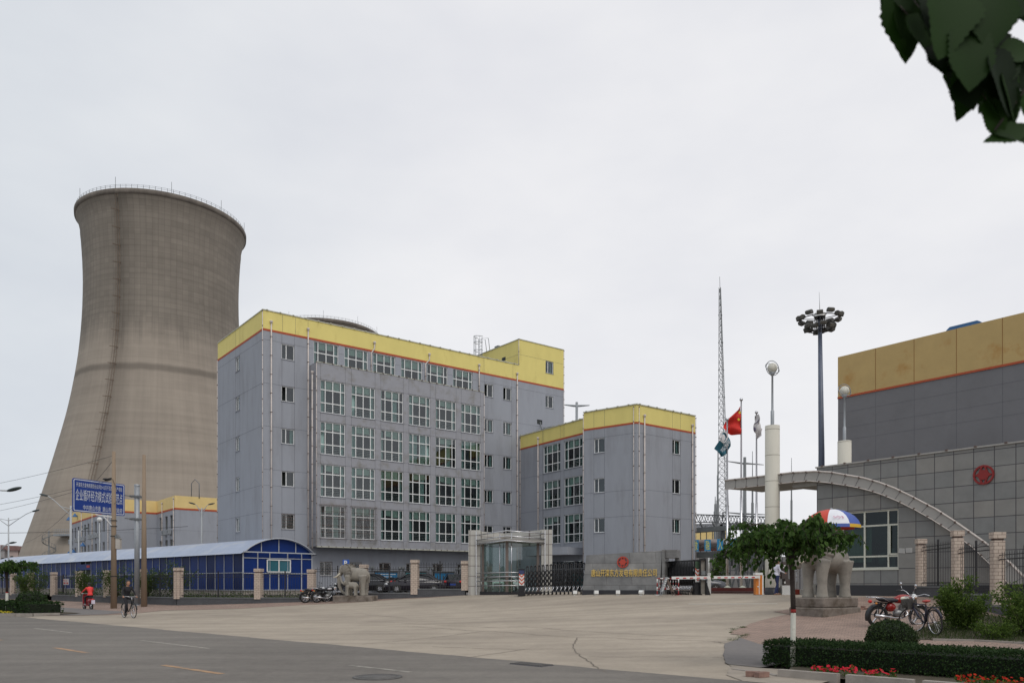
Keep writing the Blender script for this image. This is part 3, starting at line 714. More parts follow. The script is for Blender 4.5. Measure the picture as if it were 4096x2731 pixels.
# ------------------------------------------------------------------ annex: link wing and corner block
CC = Vector((9.91, 63.0)); LL = Vector((5.98, 66.08)); KK = Vector((6.15, 68.0)); NN = Vector((.78, 76.1)); RR_ = CC + AD * 7.2
ann = thing('annex_building', (CC.x, CC.y, ZB), 'four storey grey corner block with yellow parapet and lower wing, behind the stone name wall', 'office building')
TZ = 15.86; SZ = 14.35
def annface(p, q, z0, z1, hl, js, vs, stripe, name='wall', top=None):
    d = q - p; a = math.atan2(d.y, d.x); f = Face(ann, p, a); L_ = d.length
    mb = MB(); mb.wall(0, L_, z0, stripe + .15, [(h[0], h[1], h[2], h[3]) for h in hl], 0, .14, 0); joints(mb, js, vs, .03, L_ - .03, z0, stripe - .02, hl)
    f.build('wall', mb, [M_wall, M_joint])
    mb = MB(); mb.wall(0, L_, stripe + .15, z1, [], 0); joints(mb, [], vs, 0, L_, stripe + .17, z1 - .03, [])
    f.build('yellow_parapet', mb, [M_yel, M_joint])
    mb = MB(); mb.box(-.012, L_ + .012, -.014, 0, stripe, stripe + .15); f.build('red_stripe', mb, M_red)
    mb = MB(); mb.box(-.04, L_ + .04, -.06, .3, z1, z1 + .08); x = .3
    while x < L_: mb.cbox((x, -.03, z1 + .08), (.12, .2, .05), 0); x += 1.0
    f.build('coping', mb, M_cop)
    return f, L_
rz_ = [13.57, 10.3, 7.02]; hl = [(4.27, 5.27, z - sh, z) for z in rz_]
f, L_ = annface(CC, RR_, ZB - .3, TZ, hl, [13.63, 9.17, 7.07], [4.27, 5.27], SZ)
for i, z in enumerate(rz_): window(f, 4.27, z, 1.0, sh, 'small', [1, 0, 3][i])
pipe(f, .82, 1, 14.95); pipe(f, 6.73, 1, 14.9); trim(f, [(.25, -.04, 2.8), (.25, -.04, 15.7)]); trim(f, [(7.23, -.04, 2), (7.23, -.04, 15.7)], step=.8)
hl = [(1.0, 2.02, z - sh, z) for z in rz_]
f, L_ = annface(LL, CC, ZB - .3, TZ, hl, [13.62, 9.12, 7.05], [1.0, 2.02], SZ)
for i, z in enumerate(rz_): window(f, 1.0, z, 1.02, sh, 'small', 0)
trim(f, [(-.02, -.04, 3), (-.02, -.04, 15.7)]); trim(f, [(L_ - .25, -.04, 2.8), (L_ - .25, -.04, 15.7)])
lz = [14.24, 10.98, 7.72]; hl = [(a, a + 2.6, z - 2.48, z) for z in lz for a in (3.8, 6.94)] + [(4.2, 9.6, 1.0, 3.6)]
f, L_ = annface(NN, KK, ZB - .3, 15.75, hl, [11.68, 8.39], [3.7, 3.8, 6.4, 6.94], 14.45)
for i, z in enumerate(lz):
    for a in (3.8, 6.94): window(f, a, z, 2.6, 2.48, 'big', [0, 2, 4][i])
pipe(f, 3.1, 3.5, 15.0); trim(f, [(.05, -.04, 3.5), (.05, -.04, 15.6)])
en = MB(); en.poly([(4.2, .5, 1), (9.6, .5, 1), (9.6, .5, 3.6), (4.2, .5, 3.6)], 1)
for x in (4.2, 5.5, 6.8, 8.1, 9.5): en.box(x, x + .1, .2, .3, 1, 3.6, 0)
en.box(4.2, 9.6, .2, .3, 2.9, 3.0, 0); f.build('entrance', en, [M_steel, M_room])
eg = MB(); eg.poly([(4.2, .26, 1), (9.6, .26, 1), (9.6, .26, 3.6), (4.2, .26, 3.6)]); f.build('entrance_glass', eg, M_glassd)
ca = MB(); pts = [(3.6, 0)] + [(3.6 + 6.2 * t, -2.6 * math.sin(math.pi * (.25 + .5 * t)) ) for t in [i / 8 for i in range(9)]] + [(9.8, 0)]
ca.prism(pts, 4.1, 4.75, 0, 'z'); f.build('entrance_canopy', ca, M_wall)
rest = MB(); bk = [KK, LL, CC, RR_, RR_ + BD * 13, NN + AD * 8, NN]
def loc(p): return (p.x - CC.x, p.y - CC.y)
rest.poly([loc(p) + (14.9 - ZB,) for p in bk]); a, b, c, d = map(loc, (RR_, RR_ + BD * 13, NN + AD * 8, NN))
for p, q in ((a, b), (b, c)): rest.poly([p + (-.3,), q + (-.3,), q + (TZ - ZB,), p + (TZ - ZB,)])
p, q = loc(KK), loc(LL); rest.poly([p + (-.3,), q + (-.3,), q + (TZ - ZB,), p + (TZ - ZB,)])
rest.build('back_wall', M_wall, ann)
rest = MB(); rest.poly([loc(KK) + (15.7 - ZB,), loc(LL) + (15.7 - ZB,), loc(LL) + (TZ - ZB,), loc(KK) + (TZ - ZB,)]); 

# ------------------------------------------------------------------ low dormitory, far warehouse
M_wall2 = mat('dark_grey_render', (.18, .178, .188), .85, .06, 1, .06, 60, stain=(.145, .142, .15), stain_scale=.25, stain_lo=.5, stain_hi=.7)
M_och = mat('ochre_render', (.50, .355, .15), .85, .06, .8, .05, 60, stain=(.42, .22, .06), stain_scale=.5, stain_lo=.56, stain_hi=.75)
M_yel2 = mat('pale_yellow_render', (.74, .56, .24), .85, .06, 1)
M_blue = mat('blue_roof', (.03, .12, .30), .5, .1, 2)
LC = Vector((bx(699, 110), 110.0)); dorm = thing('dormitory_building', (LC.x, LC.y, .8), 'low grey dormitory with pale yellow band and air conditioners, in front of the cooling tower', 'dormitory')
G2_ = Face(dorm, LC, ANG_A); S1 = LC + BD * 9.6; S2 = S1 - AD * 6.4; S3 = S2 + BD * 32
def dface(p, ang, L_, hs, joint=()):
    f = Face(dorm, p, ang); mb = MB(); mb.wall(0, L_, .5, 12.0, hs, 0, .15, 0, 0); joints(mb, joint, [], 0, L_, 0, 12, hs, 1)
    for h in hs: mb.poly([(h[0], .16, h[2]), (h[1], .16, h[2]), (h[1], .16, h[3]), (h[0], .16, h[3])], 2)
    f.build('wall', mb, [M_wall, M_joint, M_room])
    mb = MB(); mb.box(0, L_, -.002, .3, 12.2, 13.9); f.build('yellow_band', mb, M_yel2); mb = MB(); mb.box(-.01, L_ + .01, -.03, .3, 11.95, 12.2); f.build('red_stripe', mb, M_red)
    return f
dface(LC, ANG_A, 9, [], (9.1,)); hs = [(x, x + 1.3, z - 1.9, z) for z in (11.3, 7.9, 4.5) for x in (1.5, 4.6, 7.2)]
fa = dface(S1, ANG_B, 9.6, hs); pipe(fa, 9.3, 1, 13.4); pipe(fa, 3.3, 1, 13.2)
dface(S2, ANG_A, 6.4, [], (9.1,)); hs = [(1.2 + 2.9 * k, 2.7 + 2.9 * k, z - 1.9, z) for z in (11.2, 7.8, 4.4) for k in range(10)]
fb = dface(S3, ANG_B, 32, hs)
for x in (0.6, 11, 20, 31.6): pipe(fb, x, 1, 13.3)
ac = MB(); ac.box(-.45, .45, -.55, -.1, -.3, .35, 0); ac.box(-.5, .5, -.6, 0, -.36, -.3, 1); ac.tube([(0, -.56, .03), (0, -.551, .03)], .22, 12, 1)
acm = ac.mesh('air_conditioner', [M_steel, M_steeld])
for z in (9.1, 5.7):
    for k in range(10):
        if (k * 7 + int(z)) % 4: fb.put('air_conditioner', acm, 1.9 + 2.9 * k, 0, z - .2)
fa.put('air_conditioner', acm, 7.8, 0, 8.9); fa.put('air_conditioner', acm, 5.3, 0, 8.9)
hood = MB(); hood.lathe([(.05, .3), (.45, -.3)], 10); hm = hood.mesh('blue_hood', M_blue)
for k, z in ((0, 13.0), (6, 13.2), (0, 7.0), (4.6, 7.2), (13, 8.0)): o = fb.put('blue_hood', hm, 1.0 + k, -.4, z); 
rf = MB(); pts = [LC, LC + AD * 9, LC + AD * 9 + BD * 42, S3]
rf.poly([(p.x - LC.x, p.y - LC.y, 12.6) for p in (LC, LC + AD * 9, LC + AD * 9 + BD * 42, S3, S2, S1)]); rf.tube([(1.5, 2, 12.9), (1.5, 2, 15.0), (2.0, 2, 15.6), (2.6, 2, 15.0), (2.6, 2, 12.9)], .06, 6); rf.build('roof', M_steeld, dorm)

WB = Vector((bx(3352, 62), 62.0)); wh = thing('warehouse', (WB.x, WB.y, 1.0), 'large dark grey hall with weathered ochre band, behind the gatehouse', 'industrial building')
fw = Face(wh, WB, ANG_B); mb = MB(); mb.wall(0, 24, .9, 16.06, [], 0); joints(mb, [14.93, 13.72, 12.77, 10.4], [3.02, 5.88, 8.78, 11.68, 14.6, 17.5], 0, 24, 1, 16, [], 1)
mb.box(0, 24, .01, 16, .9, 16.05, 0); fw.build('wall', mb, [M_wall2, M_joint])
mb = MB(); mb.box(0, 24, -.02, 16, 16.21, 19.33, 0)
for x in (3.02, 5.88, 8.78, 11.68, 14.6, 17.5): mb.box(x - .02, x + .02, -.03, -.02, 16.21, 19.33, 1)
fw.build('ochre_band', mb, [M_och, mat('ochre_joint', (.28, .15, .05), .9, 0)])
mb = MB(); mb.box(-.02, 24, -.05, 0, 16.06, 16.21); fw.build('red_stripe', mb, M_red)
mb = MB(); mb.prism([(7.75, 19.3), (7.9, 19.56), (8.1, 19.72), (9.9, 19.72), (10.1, 19.6), (10.35, 19.3)], .5, 2.6); fw.build('skylight', mb, M_blue)
# ------------------------------------------------------------------ cooling towers
def tower_material():
    m = bpy.data.materials.new('weathered_concrete_shell'); m.use_nodes = True; t = m.node_tree; b = t.nodes['Principled BSDF']; b.inputs['Roughness'].default_value = .95
    uv = t.nodes.new('ShaderNodeUVMap'); uv.uv_map = 'UVMap'; sp = t.nodes.new('ShaderNodeSeparateXYZ'); t.links.new(uv.outputs[0], sp.inputs[0])
    def noise_(sc, det, sx, sy, rough=.6):
        mp = t.nodes.new('ShaderNodeMapping'); mp.inputs['Scale'].default_value = (sx, sy, 1); t.links.new(uv.outputs[0], mp.inputs[0])
        n = t.nodes.new('ShaderNodeTexNoise'); n.inputs['Scale'].default_value = sc; n.inputs['Detail'].default_value = det; n.inputs['Roughness'].default_value = rough; t.links.new(mp.outputs[0], n.inputs['Vector']); return n.outputs['Fac']
    def mth(op, a, c, d=None):
        x = t.nodes.new('ShaderNodeMath'); x.operation = op
        for i, q in enumerate((a, c, d)):
            if q is None: continue
            if isinstance(q, (int, float)): x.inputs[i].default_value = q
            else: t.links.new(q, x.inputs[i])
        return x.outputs[0]
    V = sp.outputs['Y']
    wob = noise_(1, 5, .12, .03); drip = noise_(1, 3, .9, .02, .7); fl1 = mth('FLOOR', mth('MULTIPLY', sp.outputs['X'], .42), 0); wn = t.nodes.new('ShaderNodeTexWhiteNoise'); wn.noise_dimensions = '1D'; t.links.new(fl1, wn.inputs['W'])
    edge = mth('ADD', V, mth('MULTIPLY', mth('SUBTRACT', drip, .5), 7)); edge = mth('ADD', edge, mth('MULTIPLY', mth('SUBTRACT', wob, .5), 9)); edge = mth('ADD', edge, mth('MULTIPLY', mth('SUBTRACT', wn.outputs['Value'], .5), 3.5))
    mr = t.nodes.new('ShaderNodeMapRange'); mr.inputs['From Min'].default_value = 63.5; mr.inputs['From Max'].default_value = 70.5; t.links.new(edge, mr.inputs['Value'])
    cr = t.nodes.new('ShaderNodeMixRGB'); cr.inputs[1].default_value = (.31, .268, .222, 1); cr.inputs[2].default_value = (.222, .195, .163, 1); t.links.new(mr.outputs[0], cr.inputs[0])
    # construction lifts and formwork grid
    br = t.nodes.new('ShaderNodeTexBrick'); br.offset = 0; br.inputs['Scale'].default_value = 1; br.inputs['Brick Width'].default_value = 1.6; br.inputs['Row Height'].default_value = 1.45; br.inputs['Mortar Size'].default_value = .05; br.inputs['Mortar Smooth'].default_value = .4
    br.inputs['Color1'].default_value = (1, 1, 1, 1); br.inputs['Color2'].default_value = (.88, .88, .88, 1); br.inputs['Mortar'].default_value = (.66, .66, .66, 1); t.links.new(uv.outputs[0], br.inputs['Vector'])
    fadeg = mth('MULTIPLY', mr.outputs[0], .8); fadeg = mth('ADD', fadeg, .2)
    gm = t.nodes.new('ShaderNodeMixRGB'); gm.inputs[1].default_value = (1, 1, 1, 1); t.links.new(br.outputs['Color'], gm.inputs[2]); t.links.new(fadeg, gm.inputs[0])
    m1 = t.nodes.new('ShaderNodeMixRGB'); m1.blend_type = 'MULTIPLY'; m1.inputs[0].default_value = 1; t.links.new(cr.outputs[0], m1.inputs[1]); t.links.new(gm.outputs[0], m1.inputs[2])
    # broad blotches, vertical streaks
    bl = noise_(1, 6, .05, .09); st = noise_(1, 4, .8, .03); ban = noise_(1, 3, .01, .55)
    f = mth('ADD', mth('MULTIPLY', bl, .55), mth('MULTIPLY', st, .35)); f = mth('ADD', f, mth('MULTIPLY', ban, .45)); f = mth('ADD', f, .33)
    m2 = t.nodes.new('ShaderNodeVectorMath'); m2.operation = 'SCALE'; t.links.new(m1.outputs[0], m2.inputs[0]); t.links.new(f, m2.inputs['Scale'])
    # dark ring of damp at the joint
    wv = mth('ADD', V, mth('MULTIPLY', mth('SUBTRACT', wob, .5), 1.5)); rg = mth('SUBTRACT', wv, 57.6); rg = mth('ABSOLUTE', rg, 0); rr = t.nodes.new('ShaderNodeMapRange'); rr.inputs['From Min'].default_value = .5; rr.inputs['From Max'].default_value = 1.3; rr.inputs['To Min'].default_value = .62; rr.inputs['To Max'].default_value = 1; t.links.new(rg, rr.inputs['Value'])
    m3 = t.nodes.new('ShaderNodeVectorMath'); m3.operation = 'SCALE'; t.links.new(m2.outputs[0], m3.inputs[0]); t.links.new(rr.outputs[0], m3.inputs['Scale'])
    la = math.atan2(-math.cos(R(-23.74)) * .87 + math.sin(R(-23.74)) * .5, -math.sin(R(-23.74)) * .87 - math.cos(R(-23.74)) * .5) % (2 * math.pi); U0_ = la / (2 * math.pi) * 140.8
    du = mth('ABSOLUTE', mth('ADD', mth('SUBTRACT', sp.outputs['X'], U0_ + .6), mth('MULTIPLY', mth('SUBTRACT', drip, .5), 3.5)), 0); rs_ = t.nodes.new('ShaderNodeMapRange'); rs_.inputs['From Min'].default_value = .8; rs_.inputs['From Max'].default_value = 3.4; rs_.inputs['To Min'].default_value = .80; rs_.inputs['To Max'].default_value = 1; t.links.new(du, rs_.inputs['Value'])
    m4 = t.nodes.new('ShaderNodeVectorMath'); m4.operation = 'SCALE'; t.links.new(m3.outputs[0], m4.inputs[0]); t.links.new(rs_.outputs[0], m4.inputs['Scale']); t.links.new(m4.outputs[0], b.inputs['Base Color'])
    return m
M_shell = tower_material()
M_rim = mat('rim_concrete', (.15, .13, .11), .95, .25, .5, stain=(.10, .085, .075), stain_scale=.3, stretch=(1, 1, .2))
PROF = [(36.6, 0.8), (36.4, 7), (35.1, 10.6), (33.6, 15), (32.2, 19.8), (30.6, 25), (29.2, 30), (27.7, 35.5), (26.3, 41), (25.0, 46), (23.9, 51), (22.9, 56.5), (22.0, 62), (21.3, 68), (20.75, 75), (20.5, 82), (20.5, 88), (20.8, 94), (21.2, 99.5), (21.6, 101.5), (22.3, 103.3)]
RIM = [(22.3, 103.3), (22.65, 103.5), (22.7, 104.6), (21.9, 104.6), (21.3, 103), (20.7, 101), (20.2, 95), (20.0, 85)]
TD, TA = 250.0, R(-23.74); TC = Vector((TD * math.sin(TA), TD * math.cos(TA), .8)); TCAM = Vector((-math.sin(TA), -math.cos(TA), 0)); TLEFT = Vector((-math.cos(TA), math.sin(TA), 0))
def interp(z):
    for (r0, z0), (r1, z1) in zip(PROF[:-1], PROF[1:]):
        if z0 <= z <= z1: return r0 + (r1 - r0) * (z - z0) / (z1 - z0)
    return PROF[-1][0]
def cooling_tower():
    t = thing('cooling_tower', TC, 'whole hyperbolic concrete cooling tower with weathered dark upper shell and spiral stair', 'cooling tower')
    N = 128; mb = MB(); prof = []
    for (r0, z0), (r1, z1) in zip(PROF[:-1], PROF[1:]):
        for k in range(4): prof.append((z0 + (z1 - z0) * k / 4))
    prof.append(103.3); fine = []
    # smooth the measured radii
    for z in prof: fine.append(((interp(max(.8, z - 3)) + interp(z) + interp(min(101, z + 3))) / 3 if 5 < z < 99 else interp(z), z - .8))
    mb.lathe(fine, N); me = mb.mesh('shell', M_shell)
    uvl = me.uv_layers.new(name='UVMap')
    for p in me.polygons:
        js = [me.loops[li].vertex_index % N for li in p.loop_indices]; wrap = max(js) - min(js) > N / 2
        for li in p.loop_indices:
            vi = me.loops[li].vertex_index; j = vi % N
            if wrap and j == 0: j = N
            co = me.vertices[vi].co; uvl.data[li].uv = (j / N * 140.8, co.z)
    put('shell', me, t)
    mb = MB(); mb.lathe([(r, z - .8) for r, z in RIM], N); mb.build('rim', M_rim, t)
    mb = MB()
    for z in (104.4, 104.9, 105.3): mb.lathe([(22.25, z - .45), (22.25, z - .38)], N, 0)
    for j in range(96):
        a = 2 * math.pi * j / 96; mb.obox((22.25 * math.cos(a), 22.25 * math.sin(a), 103.8), (22.25 * math.cos(a), 22.25 * math.sin(a), 104.95), .07, .07)
    mb.build('guard_rail', M_steeld, t)
    mb = MB()
    for j in range(10):
        a = 2 * math.pi * (j + .3) / 10; mb.obox((22.3 * math.cos(a), 22.3 * math.sin(a), 103.8), (22.3 * math.cos(a), 22.3 * math.sin(a), 106.9), .08, .08)
    mb.build('lightning_rod', M_steeld, t)
    def P(az, z, dr=0): return (TCAM * math.cos(az) + TLEFT * math.sin(az)) * (interp(z) + dr) + Vector((0, 0, z - .8))
    az = R(30); mb = MB(); z = 14.0
    while z < 103:
        a0 = R(30 + 3.5 * max(0, (60 - z) / 60)); z2 = min(z + 1.5, 103.6)
        for da in (-.011, .011): mb.obox(P(a0 + da, min(z, 101), .9), P(a0 + da, min(z2, 101), .9) if z2 < 101 else P(a0 + da, 101, .9) + Vector((0, 0, z2 - 101)), .07, .07)
        mb.obox(P(a0 - .011, min(z, 101), .9), P(a0 + .011, min(z, 101), .9), .06, .06); 
        for da in (-.028, 0, .028): mb.obox(P(a0 + da, min(z, 101), 1.55 if da == 0 else 1.3), P(a0 + da, min(z2, 101), 1.55 if da == 0 else 1.3), .05, .05)
        z = z2 if z2 < 103.5 else 200
        if int(z / 1.5) % 3 == 0: mb.obox(P(a0, min(z, 101), 0), P(a0 + .06, min(z, 101), 1.5), .22, .1)
    mb.build('caged_ladder', mat('rusty_ladder', (.17, .125, .09), .9, .2, 1), t)
    # platform, hatch and spiral stair
    mb = MB(); zp = 13.4; a0, a1 = R(33), R(43); k = 10
    for i in range(k):
        p, q = P(a0 + (a1 - a0) * i / k, zp), P(a0 + (a1 - a0) * (i + 1) / k, zp); po, qo = P(a0 + (a1 - a0) * i / k, zp, 2.2), P(a0 + (a1 - a0) * (i + 1) / k, zp, 2.2)
        mb.poly([p, po, qo, q]); mb.poly([v + Vector((0, 0, .45)) for v in (p, q, qo, po)]); mb.poly([po, po + Vector((0, 0, .45)), qo + Vector((0, 0, .45)), qo])
        for h in (.8, 1.2, 1.65): mb.obox(po + Vector((0, 0, h)), qo + Vector((0, 0, h)), .06, .06)
        mb.obox(po, po + Vector((0, 0, 1.65)), .06, .06)
    mb.build('platform', M_steel, t)
    mb = MB(); c = P(R(34.5), zp + 1.4, .35); mb.ell(c, (.9, .9, 1.35), 14, 10); mb.build('hatch', M_room, t)
    mb = MB(); cc = P(R(42.3), 10, 2.6); cc.z = 0; mb.tube([cc + Vector((0, 0, 0)), cc + Vector((0, 0, 13.8))], .14, 8)
    for i in range(44):
        z = i * .29; a = i * .42; e = Vector((math.cos(a), math.sin(a), 0)); f_ = Vector((math.cos(a + .4), math.sin(a + .4), 0))
        mb.poly([cc + Vector((0, 0, z)), cc + e * 1.5 + Vector((0, 0, z)), cc + f_ * 1.5 + Vector((0, 0, z))]); mb.obox(cc + e * 1.5 + Vector((0, 0, z)), cc + e * 1.5 + Vector((0, 0, z + 1)), .05, .05)
        a2 = (i + 1) * .42; e2 = Vector((math.cos(a2), math.sin(a2), 0)); mb.obox(cc + e * 1.5 + Vector((0, 0, z + 1)), cc + e2 * 1.5 + Vector((0, 0, z + 1.29)), .06, .06); mb.obox(cc + e * 1.5 + Vector((0, 0, z)), cc + e2 * 1.5 + Vector((0, 0, z + .29)), .05, .2)
    mb.build('spiral_staircase', M_steeld, t)
    return t
ct = cooling_tower()
ct2 = dup(ct, (-77.8, 328, .4), R(20), 'rim of a second cooling tower showing above the yellow office parapet')

# ------------------------------------------------------------------ blue greenhouse-like shed
GL = Vector((bx(972, 51.5), 51.5)); GR = Vector((bx(1247, 55.2), 55.2)); gd = (GR - GL); GWd = gd.length; gdn = gd.normalized()
shed = thing('vaulted_shed', (GL.x, GL.y, .75), 'long blue panelled shed with pale arched roof behind the street fence', 'shed')
M_bp = mat('blue_panel', (.004, .026, .15), .5, .15, 1.5, spec=.25); M_bp2 = mat('deep_blue_panel', (.003, .015, .085), .5, .3, .6, spec=.25); M_vault = mat('polycarbonate_roof', (.33, .385, .50), .45, .08, .6, stain=(.5, .52, .55), stain_scale=.5)
M_alu = mat('aluminium', (.42, .44, .47), .5, .06, 3)
LEN = 55.0; ZE, ZR, ZF = 3.68, 4.62, 1.18
def SP(a, l, z): q = gdn * a + RB.normalized() * l; return (q.x, q.y, z - .75)
def arch(t): a = t * GWd; h = 4 * t * (1 - t); return a, ZE + (ZR - ZE) * h ** .85
K = 14
mb = MB()
for i in range(K):
    (a, z), (b, w) = arch(i / K), arch((i + 1) / K); i0 = len(mb.v)
    for l in (-.25, LEN): mb.v += [SP(a, l, z + .05), SP(b, l, w + .05)]
    mb.face([i0, i0 + 1, i0 + 3, i0 + 2], 0, True); i0 = len(mb.v)
    for l in (-.25, LEN): mb.v += [SP(a, l, z), SP(b, l, w)]
    mb.face([i0, i0 + 2, i0 + 3, i0 + 1], 0, True)
a, z = arch(0)
mb.poly([SP(-.3, -.25, z - .1), SP(-.3, LEN, z - .1), SP(.05, LEN, z + .08), SP(.05, -.25, z + .08)]); mb.poly([SP(GWd + .3, -.25, z - .1), SP(GWd - .05, -.25, z + .08), SP(GWd - .05, LEN, z + .08), SP(GWd + .3, LEN, z - .1)])
mb.build('arched_roof', M_vault, shed)
k = 45; mbs = [MB(), MB()]
for i in range(k):
    l0, l1 = LEN * i / k + .03, LEN * (i + 1) / k - .03
    if 21 <= i <= 22: continue
    m = 1 if (i * 5) % 3 == 0 else 0
    mbs[0].poly([SP(0, l0, ZF), SP(0, l0, ZE), SP(0, l1, ZE), SP(0, l1, ZF)], m); mbs[1].poly([SP(GWd, l0, ZF), SP(GWd, l1, ZF), SP(GWd, l1, ZE), SP(GWd, l0, ZE)], m)
for b_ in mbs: b_.build('wall_panel', [M_bp, M_bp2], shed)
mb = MB()
for i in range(k + 1):
    l = LEN * i / k
    for aa in (-.02, GWd + .02): mb.obox(SP(aa, l, ZF), SP(aa, l, ZE), .03, .03)
for z in (ZF + .03, 2.35, ZE - .03):
    for aa in (-.03, GWd + .03): mb.obox(SP(aa, 0, z), SP(aa, LEN, z), .03, .035)
fx = [0, .2, .37, .50, .63, .84, 1.0]
for f in fx[:]: mb.obox(SP(f * GWd, -.03, ZF if f not in (.50,) else ZF), SP(f * GWd, -.03, ZE if f not in (.50,) else 2.35), .06, .06)
for z in (ZF + .03, 2.32, 3.32): mb.obox(SP(0, -.03, z), SP(GWd, -.03, z), .05, .05)
mb.obox(SP(-.1, -.26, ZE + .02), SP(GWd + .1, -.26, ZE + .02), .09, .07)
for f in (.25, .5, .75): a, z = arch(f); mb.obox(SP(a, -.04, ZE), SP(a, -.04, z), .05, .05)
mb.tube([SP(arch(i / K)[0], -.28, arch(i / K)[1] + .03) for i in range(K + 1)], .035, 6); mb.build('aluminium_frame', M_alu, shed)
mb = MB(); mb.poly([SP(0, 0, ZF), SP(GWd, 0, ZF), SP(GWd, 0, ZE)] + [SP(arch(i / K)[0], 0, arch(i / K)[1]) for i in range(K, -1, -1)]); mb.build('gable_panel', M_bp, shed)
mb = MB(); mb.box(0, 0, 0, 0, 0, 0) if False else None
a0, a1 = .33 * GWd, .665 * GWd
for z0, z1 in ((2.42, 3.22),):
    mb.poly([SP(a0, -.05, z0), SP(a1, -.05, z0), SP(a1, -.05, z1), SP(a0, -.05, z1)], 1)
    for p, q in (((a0, z0), (a1, z0)), ((a0, z1), (a1, z1)), ((a0, z0), (a0, z1)), ((a1, z0), (a1, z1)), (((a0 + a1) / 2, z0), ((a0 + a1) / 2, z1))): mb.obox(SP(p[0], -.08, p[1]), SP(q[0], -.08, q[1]), .07, .07, 0)
mb.build('sliding_window', [M_white, mat('teal_pane', (.02, .12, .16), .15, .1, 1)], shed)
mb = MB()
for side in (0, 1):
    a = .02 if side == 0 else GWd - .02; mb.poly([SP(a, 0, .5), SP(a, 0, ZF), SP(a, LEN, ZF), SP(a, LEN, .5)])
mb.poly([SP(0, 0, .5), SP(GWd, 0, .5), SP(GWd, 0, ZF), SP(0, 0, ZF)]); mb.build('plinth', M_kerb, shed)
mb = MB(); l0, l1 = LEN * 21 / k, LEN * 23 / k; mb.poly([SP(.25, l0, ZF), SP(.25, l0, ZE), SP(.25, l1, ZE), SP(.25, l1, ZF)], 0); mb.obox(SP(-.03, l0, 3.1), SP(-.03, l1, 3.1), .04, .5, 1); mb.obox(SP(-.05, l0 + .2, 3.15), SP(-.05, l0 + .9, 3.15), .04, .2, 2)
mb.build('doorway', [M_room, M_bp, mat('sign_red', (.45, .03, .02), .6, .1, 3)], shed)

# ------------------------------------------------------------------ street fence with tiled piers
def pier(w, h, m, parent, loc, rz=0):
    mb = MB(); mb.box(-w / 2, w / 2, -w / 2, w / 2, -.1, h - .26, 0); mb.box(-w / 2 + .03, w / 2 - .03, -w / 2 + .03, w / 2 - .03, h - .26, h - .2, 1); mb.box(-w / 2 - .02, w / 2 + .02, -w / 2 - .02, w / 2 + .02, h - .2, h, 0)
    return mb.build('tiled_pier', [m, M_rust], parent, loc, rz)
def railing(L_, h, parent, loc, rz, sp=.165, mid=True, double=False):
    mb = MB(); k = int(L_ / sp); r = .0065
    for i in range(1, k):
        x = i * L_ / k; mb.box(x - r, x + r, -r, r, .03, h)
        mb.poly([(x - .02, 0, h), (x + .02, 0, h), (x, 0, h + .09)]);
    for z in (.12, h - .22): mb.box(0, L_, -.015, .015, z, z + .035)
    mb.box(0, L_, -.012, .012, h - .08, h - .055)
    if mid: mb.box(L_ / 2 - .03, L_ / 2 + .03, -.03, .03, -.05, h + .16)
    return mb.build('railing', M_dkiron, parent, loc, rz)
def fence(name, P, tops, walls, heights, label, cat='fence', skip=(), w=.42, hr=1.45, gap_plinth=()):
    """P pier points, tops[i] world z of pier tops, walls[i] world z of the dark brick base under bay i"""
    t = thing(name, (P[0].x, P[0].y, gz(*P[0])), label, cat); b = Vector(t.location)
    for i, p in enumerate(P):
        wz = walls[min(i, len(walls) - 1)] if i < len(walls) else walls[-1]
        wz = min(walls[max(i - 1, 0)], wz) if walls[max(i - 1, 0)] else wz
        nx = P[min(i + 1, len(P) - 1)] - P[max(i - 1, 0)]; pier(w, tops[i] - wz, M_tile, t, (p.x - b.x, p.y - b.y, wz - b.z), math.atan2(nx.y, nx.x))
    for i in range(len(P) - 1):
        if i in skip: continue
        a, c = P[i], P[i + 1]; d = c - a; L_ = d.length; ang = math.atan2(d.y, d.x); mb = MB(); zb = min(gz(*a), gz(*c)) - .4
        mb.box(-.0, L_, -.17, .17, zb - b.z, walls[i] - b.z - .05, 0); mb.box(-.02, L_ + .02, -.2, .2, walls[i] - b.z - .05, walls[i] - b.z, 1)
        mb.build('brick_base', [M_base, M_steeld], t, (a.x - b.x, a.y - b.y, 0), ang)
        dd = d.normalized(); a2 = a + dd * w / 2; railing(L_ - w, hr, t, (a2.x - b.x, a2.y - b.y, walls[i] - b.z), ang)
    return t
def fl(u, a=FENCE_F, d=(FENCE_G - FENCE_F)):
    r = (u - PU) / FX; t = (a.x - r * a.y) / (r * d.y - d.x); return a + d * t
PF = [fl(u) for u in (714, 1035, 1247, 1456, 1660, 1862)]
fence('street_fence', PF, [2.65, 2.57, 2.52, 2.80, 3.07, 2.99], [.76, .77, 1.08, 1.08, 1.33], None, 'iron railings with cream tiled piers on dark brick base between blue shed and glass booth', hr=1.5)
def flr(u): return fl(u, FENCE_F, RB)
PL = [flr(u) for u in (714, 570, 429, 316, 215)]
fence('street_fence', PL, [2.64, 2.62, 2.62, 2.62, 2.60], [.76, .75, .74, .72], None, 'iron railings with cream tiled piers and small red notice, running towards the cooling tower', hr=1.5)
PL2 = [flr(u) for u in (123, 52, -30)]
fence('street_fence', PL2, [2.60, 2.6, 2.6], [.72, .7], None, 'short stretch of iron railings past the open side gateway', hr=1.5)
